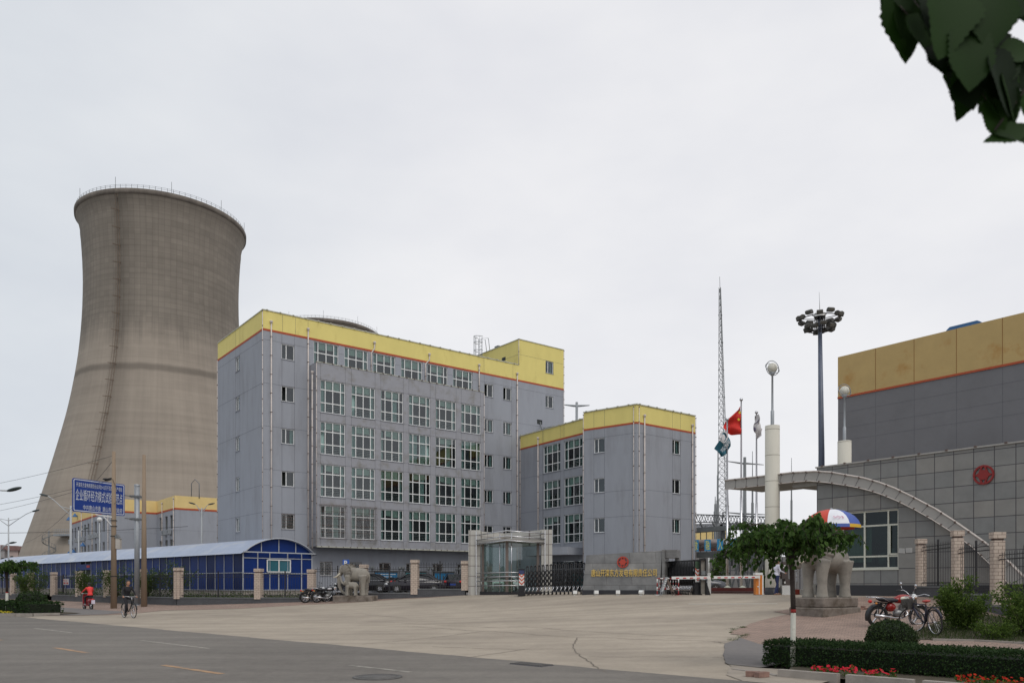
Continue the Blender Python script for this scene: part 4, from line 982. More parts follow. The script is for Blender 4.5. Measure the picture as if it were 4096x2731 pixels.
# open gate leaf at the side gateway, red notice
a = flr(123); gt = thing('gate_leaf', (a.x + .3, a.y, .55), 'dark iron gate leaf standing open in the side gateway of the fence', 'gate'); 
mb = MB(); mb.box(0, 3.2, -.03, .03, .05, .12); mb.box(0, 3.2, -.03, .03, 1.7, 1.76); mb.box(0, .07, -.035, .035, 0, 2.0); mb.box(3.13, 3.2, -.035, .035, 0, 1.9); mb.build('frame', M_dkiron, gt, (0, 0, 0), math.atan2(-.25, .9))
mb = MB()
for i in range(22): mb.box(.1 + i * .14, .12 + i * .14, -.01, .01, .1, 1.85)
mb.build('bars', M_dkiron, gt, (0, 0, 0), math.atan2(-.25, .9))
p = flr(268); nb = thing('notice_board', (p.x, p.y - .03, 1.75), 'small red and white notice hung on the street railings', 'notice')
mb = MB(); mb.box(-.62, -.03, -.06, -.02, -.2, .28, 1); mb.box(.03, .55, -.06, -.02, -.2, .28, 1); mb.box(-.54, -.11, -.065, -.06, -.13, .0, 0); mb.box(.09, .48, -.065, -.06, -.13, .0, 0); mb.box(-.56, -.4, -.065, -.06, .14, .24, 0); mb.box(-.3, -.2, -.065, -.06, .06, .2, 0); mb.box(.12, .2, -.065, -.06, .06, .2, 0)
mb.build('board', [mat('notice_red', (.36, .03, .03), .6, .1, 3), mat('faded_white', (.4, .38, .38), .7, .1, 4)], nb, (0, 0, 0), ANG_R)
# ------------------------------------------------------------------ guardhouse with arched canopy
M_slab = brickmat('granite_cladding', (.255, .245, .225), (.20, .203, .198), (.055, .05, .055), .755, .655, .016, 0, .6, shift=(.075, .345), var=.12, vscale=1.4, bump=.3)
M_slabL = brickmat('pale_stone_cladding', (.50, .485, .44), (.44, .43, .40), (.16, .13, .12), .8, .6, .02, 0, .65, var=.1, vscale=1.2, bump=.3)
M_beam = mat('canopy_panel', (.37, .355, .33), .6, .08, 1.5, .05, 30, stain=(.25, .235, .22), stain_scale=1.5, stain_lo=.55, stain_hi=.75)
A0 = Vector((12.65, 38.5)); GZ = 1.12
gh = thing('guardhouse', (A0.x, A0.y, GZ), 'granite clad guardhouse with arched canopy beam, wide window and red round emblem', 'guardhouse')
WP = A0 + AD * .3; FW = Face(gh, WP, ANG_B); FC_ = Face(gh, A0, ANG_B)
wx0 = 2.17; wz = [(3.4, 5.98, 2.28, 4.83)]
mb = MB(); mb.wall(wx0, 15.5, 1.56, 7.0, wz, 0, .16, 0); mb.poly([(wx0, 0, 1.56), (wx0, 0, 7.0), (wx0, 5, 7.0), (wx0, 5, 1.56)]); mb.poly([(wx0, 0, 6.6), (15.5, 0, 6.6), (15.5, 8, 6.6), (wx0, 8, 6.6)]); mb.poly([(wx0, 5, 1), (wx0, 5, 7), (15.5, 5, 7), (15.5, 5, 1)]); mb.poly([(15.5, 0, 1), (15.5, 5, 1), (15.5, 5, 7), (15.5, 0, 7)])
FW.build('wall', mb, M_slab)
mb = MB(); mb.box(wx0 - .03, 15.5, -.03, .3, .7, 1.56); FW.build('plinth', mb, M_granite)
mb = MB(); mb.box(wx0 - .05, 15.5, -.06, .25, 7.0, 7.06, 0); x = wx0 + .3
while x < 15: mb.cbox((x, -.03, 7.06), (.1, .1, .06), 1); x += 1.1
FW.build('coping', mb, [M_beam, M_rust])
mb = MB(); x0, x1, z0, z1 = wz[0]; t = .06; y0, y1 = .06, .14
for a, b, c, d in ((x0, x1, z0, z0 + t), (x0, x1, z1 - t, z1), (x0, x0 + t, z0 + t, z1 - t), (x1 - t, x1, z0 + t, z1 - t), (4.41, 4.48, z0 + t, z1 - t), (5.48, 5.54, z0 + t, z1 - t)): mb.box(a, b, y0, y1, c, d)
for a, b in ((x0 + t, 4.41), (4.48, 5.48), (5.54, x1 - t)):
    for z in (2.82, 4.17): mb.box(a, b, y0 + .005, y1 - .005, z - .035, z + .035)
mb.box(5.50, x1 - t, .03, .07, 2.87, 2.93); mb.box(5.56, 5.62, .03, .07, 2.87, 4.12); mb.box(x0 - .02, x1 + .02, -.04, 0, z0 - .06, z0)
FW.build('window', mb, mat('cream_frame', (.58, .58, .50), .5, .05, 3)); gw = COL.objects[-1] if False else [c for c in gh.children if c.name.startswith('window')][-1]
mb = MB(); mb.poly([(x0, .11, z0), (x1, .11, z0), (x1, .11, z1), (x0, .11, z1)]); FW.build('window_glass', mb, glassmat('guard_glass', (.34, .50, .44), base=.0))
mb = MB()
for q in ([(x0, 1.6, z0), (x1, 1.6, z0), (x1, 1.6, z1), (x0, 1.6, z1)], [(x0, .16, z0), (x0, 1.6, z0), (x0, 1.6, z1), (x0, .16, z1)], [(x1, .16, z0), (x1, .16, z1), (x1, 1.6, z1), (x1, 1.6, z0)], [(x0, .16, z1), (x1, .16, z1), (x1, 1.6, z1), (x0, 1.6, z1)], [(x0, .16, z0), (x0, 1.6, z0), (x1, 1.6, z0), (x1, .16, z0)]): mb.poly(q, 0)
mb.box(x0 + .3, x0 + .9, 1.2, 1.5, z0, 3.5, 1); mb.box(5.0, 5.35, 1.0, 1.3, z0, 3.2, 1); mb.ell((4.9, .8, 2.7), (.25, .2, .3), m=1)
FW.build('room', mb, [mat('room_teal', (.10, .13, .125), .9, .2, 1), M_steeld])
mb = MB(); i0 = 0
for k in range(24): mb.v += [(x0 + .1 + k * .05, .3 + .04 * math.sin(k * 2.2), z0 + .3), (x0 + .1 + k * .05, .3 + .04 * math.sin(k * 2.2), z0 + 1.9)]
for k in range(23): mb.face([2 * k, 2 * k + 2, 2 * k + 3, 2 * k + 1], 0, True)
FW.build('curtain', mb, mat('dim_curtain', (.25, .30, .28), .9, .1, 3))
# arch beam
top = [(-2.79, 6.9), (-.36, 6.88), (1.1, 6.88), (2.31, 6.8), (3.1, 6.66), (3.86, 6.45), (4.6, 6.25), (5.32, 5.98), (6.0, 5.66), (6.68, 5.27), (7.65, 4.67), (8.33, 4.17), (8.93, 3.69), (9.55, 3.19), (10.4, 2.4), (11.1, 1.6)]
bot = [(-2.79, 6.47), (-.36, 6.45), (1.1, 6.45), (2.0, 6.42), (2.86, 6.26), (3.86, 6.02), (4.4, 5.87), (4.95, 5.68), (5.5, 5.45), (6.1, 5.15), (6.81, 4.74), (7.52, 4.28), (8.27, 3.74), (9.05, 3.1), (9.8, 2.3), (10.4, 1.6)]
mb = MB()
for i in range(len(top) - 1):
    (a, b), (c, d), (e, f_), (g_, h_) = top[i], top[i + 1], bot[i + 1], bot[i]
    for y, fl_ in ((0, False), (.29, True)):
        p = [(g_, y, h_), (e, y, f_), (c, y, d), (a, y, b)]; mb.poly(p if not fl_ else p[::-1])
    mb.poly([(a, 0, b), (c, 0, d), (c, .29, d), (a, .29, b)]); mb.poly([(g_, 0, h_), (g_, .29, h_), (e, .29, f_), (e, 0, f_)])
mb.poly([(-2.79, 0, 6.47), (-2.79, 0, 6.9), (-2.79, .29, 6.9), (-2.79, .29, 6.47)])
FC_.build('arch_beam', mb, M_beam)
mb = MB(); mb.tube([(a, -.04, b + .02) for a, b in top], .035, 6, 0); mb.tube([(a, -.04, b - .02) for a, b in bot], .02, 6, 0)
def along(pts, st):
    out = []; acc = 0
    for (a, b), (c, d) in zip(pts[:-1], pts[1:]):
        L_ = math.hypot(c - a, d - b); k = acc
        while k < L_: out.append((a + (c - a) * k / L_, b + (d - b) * k / L_)); k += st
        acc = k - L_
    return out
ta, ba = along(top, .66), along(bot, .66)
for a, b in ta[1:-1]: mb.cbox((a, -.04, b), (.07, .09, .07), 1)
for a, b in ba[1:-1]: mb.cbox((a, -.03, b), (.055, .07, .055), 1)
for (a, b), (c, d) in zip(along(top, .66), along(bot, .64)): mb.obox((a, -.004, b), (c, -.004, d), .015, .01, 2)
FC_.build('tube_trim', mb, [M_pipe, M_rust, M_joint])
mb = MB(); mb.box(-2.6, wx0 + .1, .29, 2.9, 6.5, 6.85); mb.prism([(.9, .3), (wx0, .3), (wx0, 3.4), (1.6, 3.4), (1.1, 2.2)], 6.2, 6.5, 0, 'z'); mb.prism([(-2.7, .29), (-2.2, 3.0), (wx0, 3.3), (wx0, .29)], 6.47, 6.49, 0, 'z')
FC_.build('canopy_slab', mb, mat('canopy_soffit', (.30, .29, .27), .8, .08, 1.5))
# posts under the canopy at the back
mb = MB(); mb.tube([(.9, 3.1, 1), (.9, 3.1, 6.3)], .09, 8); FC_.build('steel_post', mb, M_steeld)
def emblem(face, x, z, r, m, y=-.06, name='emblem'):
    mb = MB(); N = 36
    for k in range(N):
        a, b = 2 * math.pi * k / N, 2 * math.pi * (k + 1) / N
        for r0, r1 in ((.82, 1.0),):
            P = lambda t, q, yy: (math.cos(t) * r * q, yy, math.sin(t) * r * q)
            mb.poly([P(a, r0, y), P(b, r0, y), P(b, r1, y), P(a, r1, y)]); mb.poly([P(a, r1, y), P(b, r1, y), P(b, r1, 0), P(a, r1, 0)]); mb.poly([P(a, r0, y), P(a, r0, 0), P(b, r0, 0), P(b, r0, y)])
    pts = [(math.cos(2 * math.pi * k / 24) * r * .52, math.sin(2 * math.pi * k / 24) * r * .52) for k in range(24)]
    mb.prism(pts, y - .012, 0)
    for s_ in (1, -1): mb.prism([(s_ * .84 * r, 0), (s_ * .45 * r, .2 * r), (s_ * .45 * r, -.2 * r)][::s_], y - .008, 0)
    for s_ in (1, -1):
        for c_ in (1, -1): mb.prism([(s_ * .50 * r, c_ * .12 * r), (s_ * .22 * r, c_ * .88 * r), (s_ * .02 * r, c_ * .86 * r), (s_ * .26 * r, c_ * .40 * r)][::s_ * c_], y - .004, 0)
    o = face.build(name, mb, m, x, 0, z); return o
M_emb = mat('emblem_red', (.24, .012, .01), .5, .1, 3)
emblem(FW, 9.36, 5.91, .385, M_emb)
mb = MB(); mb.prism([(6.0, 2.93), (6.28, 2.91), (6.26, 3.12), (6.02, 3.14)], -.02, -.005); mb.prism([(6.31, 2.93), (6.58, 2.94), (6.58, 3.14), (6.3, 3.13)], -.02, -.005)
for k in range(4): mb.box(6.05, 6.5, -.024, -.02, 2.98 + k * .035, 2.985 + k * .035, 1)
FW.build('notice', mb, [mat('paper', (.45, .44, .42), .8, .05, 5), M_steel])

# column carrying the canopy, with a caged globe lamp; a shorter one behind the wall
M_col = mat('cream_column_stone', (.56, .535, .46), .6, .07, 1.5, .04, 30, stain=(.42, .37, .29), stain_scale=.8, stain_lo=.55, stain_hi=.8, stretch=(1, 1, .3))
def gate_column(loc, zt, label, z0=None, rad=.345):
    t = thing('gate_column', loc, label, 'column', group='stone columns at the gate'); b = loc[2]; mb = MB(); mb.lathe([(rad, .35), (rad, zt - b), (0, zt - b)], 32)
    z = b + .35 + 1.4
    mb.build('shaft', M_col, t); mb = MB()
    while z < zt: mb.lathe([(rad + .003, z - b - .008), (rad + .003, z - b + .008)], 32); z += 1.25
    mb.build('stone_joint', M_crack, t); mb = MB(); mb.lathe([(rad + .015, -.1), (rad + .015, .36), (rad, .36)], 32); mb.build('base', M_granite, t)
    return t
def globe_lamp(loc, h, label):
    t = thing('globe_lamp', loc, label, 'lamp', group='caged globe lamps on the gate columns'); mb = MB(); mb.lathe([(.085, 0), (.085, .72), (.07, .74), (.055, .78), (.045, h - .38), (.07, h - .36), (.16, h - .22), (0, h - .2)], 14); mb.build('pole', M_steel, t)
    mb = MB(); mb.ell((0, 0, h), (.24, .24, .25), 20, 12); mb.build('globe', mat('opal_globe', (.62, .60, .52), .3, .05, 4), t)
    mb = MB()
    for a, b in ((.3, .9), (2.1, 1.1)):
        M = Matrix.Rotation(a, 3, 'Z') @ Matrix.Rotation(b, 3, 'X'); mb.tube([Vector((0, 0, h)) + M @ Vector((.36 * math.cos(q), .36 * math.sin(q), 0)) for q in [2 * math.pi * i / 28 for i in range(28)]], .018, 6, closed=True)
    mb.build('hoop', M_steel, t); return t
gate_column((A0.x, A0.y, 1.08), EYE + (PV - 1703) / FX * 38.5, 'tall cream stone column passing up through the canopy')
globe_lamp((A0.x, A0.y, EYE + (PV - 1703) / FX * 38.5), (1703 - 1472) / FX * 38.5, 'globe lamp standing on the tall column through the canopy')
p2 = px(3378, 1764, 42.0); gate_column((p2.x, p2.y, 1.1), p2.z, 'shorter cream column rising behind the granite parapet', rad=.345)
globe_lamp(tuple(p2), (1764 - 1563) / FX * 42, 'globe lamp on the shorter column in front of the ochre band')

# ------------------------------------------------------------------ glass booth
YB = 47.2; bc = Vector((bx(2028, YB), YB)); BZ = .88
bt = thing('glass_booth', (bc.x, bc.y, BZ), 'stone framed glass entrance booth with tubular rails beside the sliding gate', 'booth')
def bl(u, Y, z): p = px(u, 0, Y); return (p.x - bc.x, p.y - bc.y, z - BZ)
TOPZ = 4.78
mb = MB()
def colbox(u0, u1, Y0, Y1, z0, z1, m=0):
    a = bl(u0, Y0, z0); b = bl(u1, Y0, z0); mb.box(a[0], b[0], a[1], a[1] + (Y1 - Y0), z0 - BZ, z1 - BZ, m)
colbox(1874, 1921, 47.0, 48.2, .7, 4.80); mb.build('stone_pylon', M_slabL, bt); mb = MB(); colbox(2166, 2209, 45.6, 46.8, .7, 4.74)
mb.build('stone_pylon', M_slabL, bt)
mb = MB(); a, m_, b = bl(1921, 48.1, 0), bl(2018, 49.8, 0), bl(2166, 46.7, 0)
for p, q in ((a, m_), (m_, b)):
    mb.obox((p[0], p[1], 3.45), (q[0], q[1], 3.45), .25, .9)
mb.build('lintel', M_slabL, bt)
ap = bl(2028, 44.6, 0); l_, r_2 = bl(1905, 46.9, 0), bl(2180, 45.5, 0)
mb = MB(); mb.prism([(l_[0], l_[1]), (ap[0], ap[1]), (r_2[0], r_2[1]), (m_[0], m_[1])], 3.13, 3.28, 0, 'z'); mb.build('canopy', M_beam, bt)
mb = MB(); mb.prism([(l_[0] + .2, l_[1] + .1), (ap[0], ap[1] + .25), (r_2[0] - .15, r_2[1] + .1), (r_2[0] - .1, r_2[1] + 1), (m_[0], m_[1]), (l_[0], l_[1] + 1)], -.25, .28, 0, 'z'); mb.build('plinth', M_granite, bt)
mb = MB()
for h, off_ in ((3.62, .1), (3.33, .1), (3.08, .05)): mb.tube([(l_[0], l_[1] - .05, h - .02), (ap[0], ap[1] - off_, h + .1), (r_2[0], r_2[1] - .05, h - .02)], .035, 8)
for h in (.62, .88, 1.12, 1.36): mb.tube([(l_[0], l_[1] - .02, h), (ap[0], ap[1] - .05, h + .03), (r_2[0] - .6, r_2[1] - .05, h)], .028, 8)
mb.build('tube_rail', M_chrome, bt)
mb = MB()
for u, Y in ((1999, 45.4), (2046, 44.9)): p = bl(u, Y, 0); mb.tube([(p[0], p[1], .25), (p[0], p[1], 3.6)], .025, 6)
mb.obox((l_[0] - .0, l_[1] - .06, .1), (l_[0] - .0, l_[1] - .06, 3.85), .05, .05); mb.obox((r_2[0], r_2[1] - .06, .1), (r_2[0], r_2[1] - .06, 3.8), .05, .05)
mb.build('rod', M_chrome, bt)
g1, g2, g3 = bl(1932, 46.9, 0), bl(2028, 45.1, 0), bl(2152, 45.9, 0)
mb = MB()
for p in (g1, g3): mb.obox((p[0], p[1], .28), (p[0], p[1], 3.13), .16, .16)
mb.obox((g2[0], g2[1], .28), (g2[0], g2[1], 3.13), .17, .17); mb.build('mullion', mat('brown_aluminium', (.14, .11, .095), .5, .1, 3), bt)
mb = MB()
for p, q in ((g1, g2), (g2, g3)): mb.poly([(p[0], p[1], .28), (q[0], q[1], .28), (q[0], q[1], 3.13), (p[0], p[1], 3.13)])
mb.build('glazing', glassmat('booth_glass', (.55, .68, .64), base=.07), bt)
bk0, bk1 = bl(1925, 48.0, 0), bl(2160, 47.3, 0)
mb = MB(); mb.poly([(bk0[0], bk0[1], .28), (m_[0], m_[1] - .3, .28), (m_[0], m_[1] - .3, 3.13), (bk0[0], bk0[1], 3.13)]); mb.build('back_glazing', MATS['booth_glass'], bt)
mb = MB(); p = bl(1958, 47.4, 0); mb.box(p[0] - .12, p[0] + .16, p[1], p[1] + .3, .28, 1.95, 0); p = bl(1975, 47, 0); mb.box(p[0], p[0] + .5, p[1], p[1] + .4, .28, .78, 0); p = bl(2015, 46.6, 0); mb.box(p[0], p[0] + .55, p[1], p[1] + .4, .28, .92, 1)
mb.build('counter', [M_white, mat('cream_cabinet', (.5, .46, .34), .7, .1, 3)], bt)

# ------------------------------------------------------------------ name wall
SL = ground(2330, 2379); SR = Vector((bx(2662, 38.9), 38.9, 1.08)); dvec = Vector((SR.x - SL.x, SR.y - SL.y)); SA = math.atan2(dvec.y, dvec.x); SLn = dvec.length
sg = thing('stone_name_wall', (SL.x, SL.y, 1.0), 'grey polished stone wall with golden Chinese company name and red emblem', 'sign wall')
M_ns = brickmat('patched_grey_granite', (.145, .145, .145), (.235, .23, .22), (.06, .055, .05), 1.3, .55, .008, .5, .35, var=.35, vscale=1.3, bump=.1)
def zt(x): return 2.1 + .16 * x / SLn
mb = MB(); n = 12
xa0, xb0, xa1, xb1 = 0, SLn * .93, .14, SLn * .95
mb.v += [(xa0, 0, .3), (xb0, 0, .3), (xb1, .22, 2.26), (xa1, .22, 2.08), (xa0, .75, .3), (xb0, .75, .3), (xb1, .6, 2.26), (xa1, .6, 2.08)]
for q in ((0, 1, 2, 3), (5, 4, 7, 6), (3, 2, 6, 7), (1, 5, 6, 2), (4, 0, 3, 7)): mb.face(list(q))
mb.build('slab', M_ns, sg, (0, 0, 0), SA)
mb = MB(); mb.box(-.02, SLn * .94, -.03, .78, -.2, .3); mb.build('base', M_granite, sg, (0, 0, 0), SA)
FS = Face(sg, (SL.x, SL.y), SA)
# gate housing behind the end of the wall
mb = MB(); mb.box(SLn * .95, SLn * .955 + .12, .15, 1.3, -.1, 2.3, 0); mb.box(SLn * .985, SLn * 1.12, .35, 1.3, 1.9, 2.3, 0); mb.box(SLn * 1.07, SLn * 1.12, .9, 1.3, -.1, 1.9, 0); mb.build('gate_housing', M_ns, sg, (0, 0, 0), SA)
tilt = math.atan2(.22, 1.9)
M_gold = mat('gold_letter', (.72, .50, .14), .35, .1, 3, metal=.25)
nm = text('唐山开滦东方发电有限责任公司', .36, .02, M_gold, 'lettering', sg, width=SLn * .79, bold=0)
for v in nm.data.vertices: v.co.z *= 1.12
q = Vector((math.cos(SA), math.sin(SA))); cx = SLn * .50
nm.location = (q.x * cx - (-q.y) * -.07 * 0 + q.y * .0 + (-q.y) * .06, q.y * cx + q.x * .06, 1.17); nm.rotation_euler = (-tilt, 0, SA)
e = emblem(FS, SLn * .45, 1.0 + 1.72, .29, mat('emblem_bright_red', (.40, .04, .02), .5, .1, 3)); q2 = Vector((-q.y, q.x)); e.location = (q.x * SLn * .49 + q2.x * .14, q.y * SLn * .49 + q2.y * .14, 1.70); e.rotation_euler = (-tilt, 0, SA)
fl_src = None
for i, (u, k) in enumerate(((2300, 0), (2385, 0), (2472, 0), (2566, 1))):
    p = ground(u, 2381)
    if fl_src is None:
        t = thing('floodlight', p, 'white floodlight on the ground, first of the row, at the end of the sliding gate', 'floodlight', 0, 'floodlights lighting the stone name wall')
        mb = MB(); mb.prism([(-.11, .10), (-.08, .26), (.06, .26), (.13, .17), (.11, .09), (-.03, .06)], -.10, .10, 0, 'x'); mb.build('housing', M_white, t); mb = MB(); mb.tube([(.0, .05, .18), (0, .05, 0)], .02, 6); mb.box(-.08, .08, -.05, .15, 0, .02); mb.build('bracket', M_white, t); fl_src = t
    else:
        o = dup(fl_src, p, [0, .1, -.1, 2.6][i], ['', 'white floodlight before the golden letters nearest the black gate end', 'white floodlight below the middle of the golden name', 'dull grey floodlight turned aside near the red and white barrier'][i])

# ------------------------------------------------------------------ folding gates
def gate_posts(name, P, Hs, label, headu=None, tight=False):
    t = thing(name, (P[0].x, P[0].y, P[0].z), label, 'folding gate'); b = P[0]; mb = MB(); mc = MB()
    d = (P[-1] - P[0]); dn = Vector((d.x, d.y, 0)).normalized(); nn = Vector((-dn.y, dn.x, 0))
    if nn.y > 0: nn = -nn
    for i, p in enumerate(P):
        H = Hs[0] + (Hs[1] - Hs[0]) * i / (len(P) - 1); q = p - b
        f0 = nn * .28; 
        for s_ in (1, -1):
            mb.tube([q + nn * .1 * s_ + Vector((0, 0, H)), q + nn * .12 * s_ + Vector((0, 0, H * .42)), q + nn * .13 * s_ + Vector((0, 0, .46))], .028, 6)
            mc.tube([q + nn * .13 * s_ + Vector((0, 0, .46)), q + nn * .19 * s_ + dn * -.02 + Vector((0, 0, .32)), q + nn * .27 * s_ + dn * -.05 + Vector((0, 0, .2))], .026, 6)
            mb.tube([q + nn * .27 * s_ + dn * -.05 + Vector((0, 0, .2)), q + nn * .3 * s_ + dn * -.05], .028, 6)
        mb.ell(q + Vector((0, 0, H)), (.05, .14, .05), 8, 6); mb.obox(q + nn * .14 + Vector((0, 0, .15)), q - nn * .14 + Vector((0, 0, .15)), .04, .04)
    mb.build('frame_posts', M_black, t); mc.build('chrome_legs', M_chrome, t)
    mb = MB()
    for i in range(len(P) - 1):
        p, q = P[i] - b, P[i + 1] - b; H = Hs[0]
        for s_ in (1, -1):
            n_ = nn * .06 * s_
            for (z0, z1) in ((.45, .75), (.75, 1.05), (1.05, H - .25)):
                mb.obox(p + n_ + Vector((0, 0, z0)), q + n_ + Vector((0, 0, z1)), .022, .03); mb.obox(p + n_ + Vector((0, 0, z1)), q + n_ + Vector((0, 0, z0)), .022, .03)
    mb.build('lattice', M_dkiron, t); return t, dn, nn
g0, g1_ = ground(2110, 2381), Vector((bx(2336, 41.3), 41.3, 1.03)); P = [g0 + (g1_ - g0) * (i / 14) for i in range(15)]; 
for p in P: p.z = gz(p.x, p.y)
gl_, dn, nn = gate_posts('folding_gate', P, (1.58, 1.62), 'black folding gate stretched between glass booth and stone name wall')
M_chev = mat('chevron_orange', (.55, .09, .04), .5, .1, 5)
def head(t, c, w, H, chev_z, m2):
    mb = MB(); mb.box(-w / 2, w / 2, -.22, .22, .0, .55, 0); mb.box(-w / 2 - .03, w / 2 + .03, -.25, .25, 0, .2, 0); mb.box(-w / 2, w / 2, -.1, .1, .55, H, 0); o = mb.build('drive_head', M_black, t, c, 0)
    mb = MB(); mb.box(-w / 2 + .03, w / 2 - .03, -.115, -.1, chev_z, chev_z + .62, 0)
    for k in range(3):
        z = chev_z + .05 + k * .2
        for s_ in (1, -1): mb.poly([(0, -.119, z), (s_ * (w / 2 - .03), -.119, z + .14), (s_ * (w / 2 - .03), -.119, z + .23), (0, -.119, z + .09)], 1)
    mb.box(-w / 2 + .03, w / 2 - .03, -.112, -.1, chev_z + .66, H - .08, 2); mb.build('warning_panel', [M_white, M_chev, m2], t, c, 0)
M_led = mat('dull_display', (.05, .07, .05), .3, .3, 5)
head(gl_, (bx(2086, 43.4) - g0.x, -.0, -.0), .34, 1.45, .52, mat('blue_display', (.03, .04, .12), .3, .3, 5))
h0, h1 = Vector((bx(2662, 40.2), 40.2, 1.08)), Vector((bx(2776, 38.2), 38.2, 1.08)); P = [h0 + (h1 - h0) * (i / 19) for i in range(20)]
gr_, dn, nn = gate_posts('folding_gate', P, (1.62, 1.66), 'black folding gate packed together beside the stone name wall')
cR = Vector((bx(2789, 37.9), 37.9, 1.08)) - P[0]; head(gr_, tuple(cR), .30, 1.68, .62, mat('green_display', (.05, .09, .05), .3, .3, 5))
mb = MB(); c2 = Vector((bx(2811, 37.6), 37.6, 1.08)) - P[0]; mb.box(-.14, .14, -.12, .12, 1.65, 1.74, 0); mb.box(-.14, -.11, -.12, .12, .05, 1.65, 0); mb.box(.11, .14, -.12, .12, .05, 1.65, 0); mb.box(-.11, .11, .0, .08, .05, 1.65, 1); mb.box(-.1, .1, -.13, -.05, .95, 1.15, 2); mb.box(-.1, .1, -.13, -.05, .72, .90, 3)
mb.prism([(.14, 0), (.34, 0), (.16, .6), (.14, .6)], -.14, .14, 0); mb.build('control_panel', [M_black, mat('beige_panel', (.25, .23, .2), .7, .2, 4), M_steeld, M_steel], gr_, tuple(c2))

# barrier with striped boom
pb = Vector((bx(3033, 37.4), 37.4, 1.08)); bb = thing('boom_barrier', pb, 'orange boom barrier cabinet with long red and white arm across the gateway', 'boom barrier')
mb = MB(); mb.box(-.17, .14, -.16, .16, 0, 1.0, 0); mb.box(-.02, .01, -.165, -.16, .05, .95, 1); mb.box(.14, .2, -.16, .16, 0, .95, 1); mb.box(-.2, .22, -.19, .19, -.04, .03, 2); mb.box(-.19, .16, -.18, .18, .95, 1.06, 1); mb.ell((-.06, -.165, .4), (.035, .02, .035), m=1)
mb.build('cabinet', [mat('orange_paint', (.62, .20, .03), .45, .06, 3), M_white, M_steeld], bb)
e0 = Vector((bx(2687, 36.6), 36.6, EYE + (PV - 2310) / FX * 36.6)) - pb; s0 = Vector((.0, -.25, .86)); mb = MB(); mb.obox(s0, e0, .05, .13, 0); d = e0 - s0; 
for k in range(12):
    f0 = .06 + k * .078; a = s0 + d * f0 + Vector((0, -.028, -.015)); b_ = s0 + d * (f0 + .036) + Vector((0, -.028, -.015)); mb.obox(a, b_, .012, .045, 1)
mb.build('arm', [M_white, mat('signal_red', (.55, .02, .02), .5, .1, 5)], bb)
# red and white portable barrier, A-frame board
M_rp = mat('barrier_red', (.28, .02, .02), .5, .15, 5)
q0 = Vector((bx(2629, 37.9), 37.9, 1.07)); pbn = thing('crowd_barrier', q0, 'low red and white tubular crowd barrier before the packed gate', 'barrier')
mb = MB(); W2 = bx(2716, 37.6) - q0.x
def stripes(a, b, r, n_):
    a, b = Vector(a), Vector(b)
    for i in range(n_): mb.tube([a + (b - a) * (i / n_), a + (b - a) * ((i + 1) / n_)], r, 8, i % 2)
stripes((0, 0, .02), (0, 0, .78), .028, 4); stripes((W2, -.2, .02), (W2, -.2, .78), .028, 4); stripes((0, 0, .80), (W2, -.2, .80), .028, 7); stripes((0, 0, .3), (W2, -.2, .3), .028, 7)
for k in range(1, 8): x = W2 * k / 8; stripes((x, -.2 * k / 8, .3), (x, -.2 * k / 8, .8), .012, 5)
mb.box(-.1, .1, -.2, .2, -.02, .03, 1); mb.box(W2 - .12, W2 + .12, -.4, 0, -.02, .03, 0); mb.build('frame', [M_rp, M_white], pbn)
q0 = Vector((bx(2660, 37.2), 37.2, 1.07)); ab = thing('folding_board', q0, 'grey folding A-frame notice board standing before the packed gate', 'notice board')
mb = MB(); mb.prism([(-.25, .18), (-.13, .18), (.1, .86), (.0, .86)], -.25, .02, 0); mb.obox((-.3, -.24, 0), (.05, -.24, .86), .03, .03); mb.obox((-.17, .0, 0), (.1, .0, .86), .03, .03); mb.build('printed_panel', [M_steel], ab)
mb = MB(); mb.prism([(.33, .18), (.45, .18), (.12, .86), (.03, .86)], .05, .2, 0); mb.obox((.38, .1, 0), (.06, .1, .86), .03, .03); mb.obox((.5, .1, 0), (.1, .1, .86), .03, .03); mb.build('rear_panel', mat('brown_board', (.16, .12, .10), .8, .1, 3), ab)
mb = MB()
for k in range(6): mb.obox((-.19 + k * .035, -.255, .25 + k * .1), (-.11 + k * .035, -.255, .28 + k * .1), .01, .03)
mb.build('lettering', M_white, ab)
# planter wall behind the barrier with dome lights, grey van
mb = MB(); a = px(2835, 0, 44); b = px(3075, 0, 44); mb.box(a.x, b.x, 44, 44.5, .9, 1.40, 0); mb.box(a.x, b.x, 43.8, 44.5, .9, 1.18, 0); mb.box(a.x, b.x, 43.75, 44.5, 1.165, 1.19, 1)
single('planter_wall', mb, [mat('oxblood_tile', (.14, .025, .02), .5, .15, 3), M_steeld], 'low dark red tiled planter wall behind the boom barrier', 'planter wall')
for u, l in ((2910, 'white dome light on the red planter wall beneath the tree, farther from the cabinet'), (2970, 'white dome light on the red planter wall, nearer the orange cabinet')):
    mb = MB(); mb.lathe([(.0, .13), (.03, .10), (.10, .08), (.20, .02), (.20, 0), (0, 0)], 16); p = px(u, 0, 44.2); single('dome_light', mb, mat('milk_plastic', (.6, .62, .5), .4, .05, 3), l, 'lamp', (p.x, p.y, 1.40), 0, 'dome lights on the planter wall')
mb = MB(); p = px(2837, 0, 42); mb.cbox((0, 0, .65), (.16, .1, 1.3)); mb.tube([(-.02, 0, 1.3), (-.02, 0, 2.1)], .04, 6); single('white_post', mb, M_white, 'white square post beside the drive head of the packed gate', 'post', (p.x, p.y, .9))
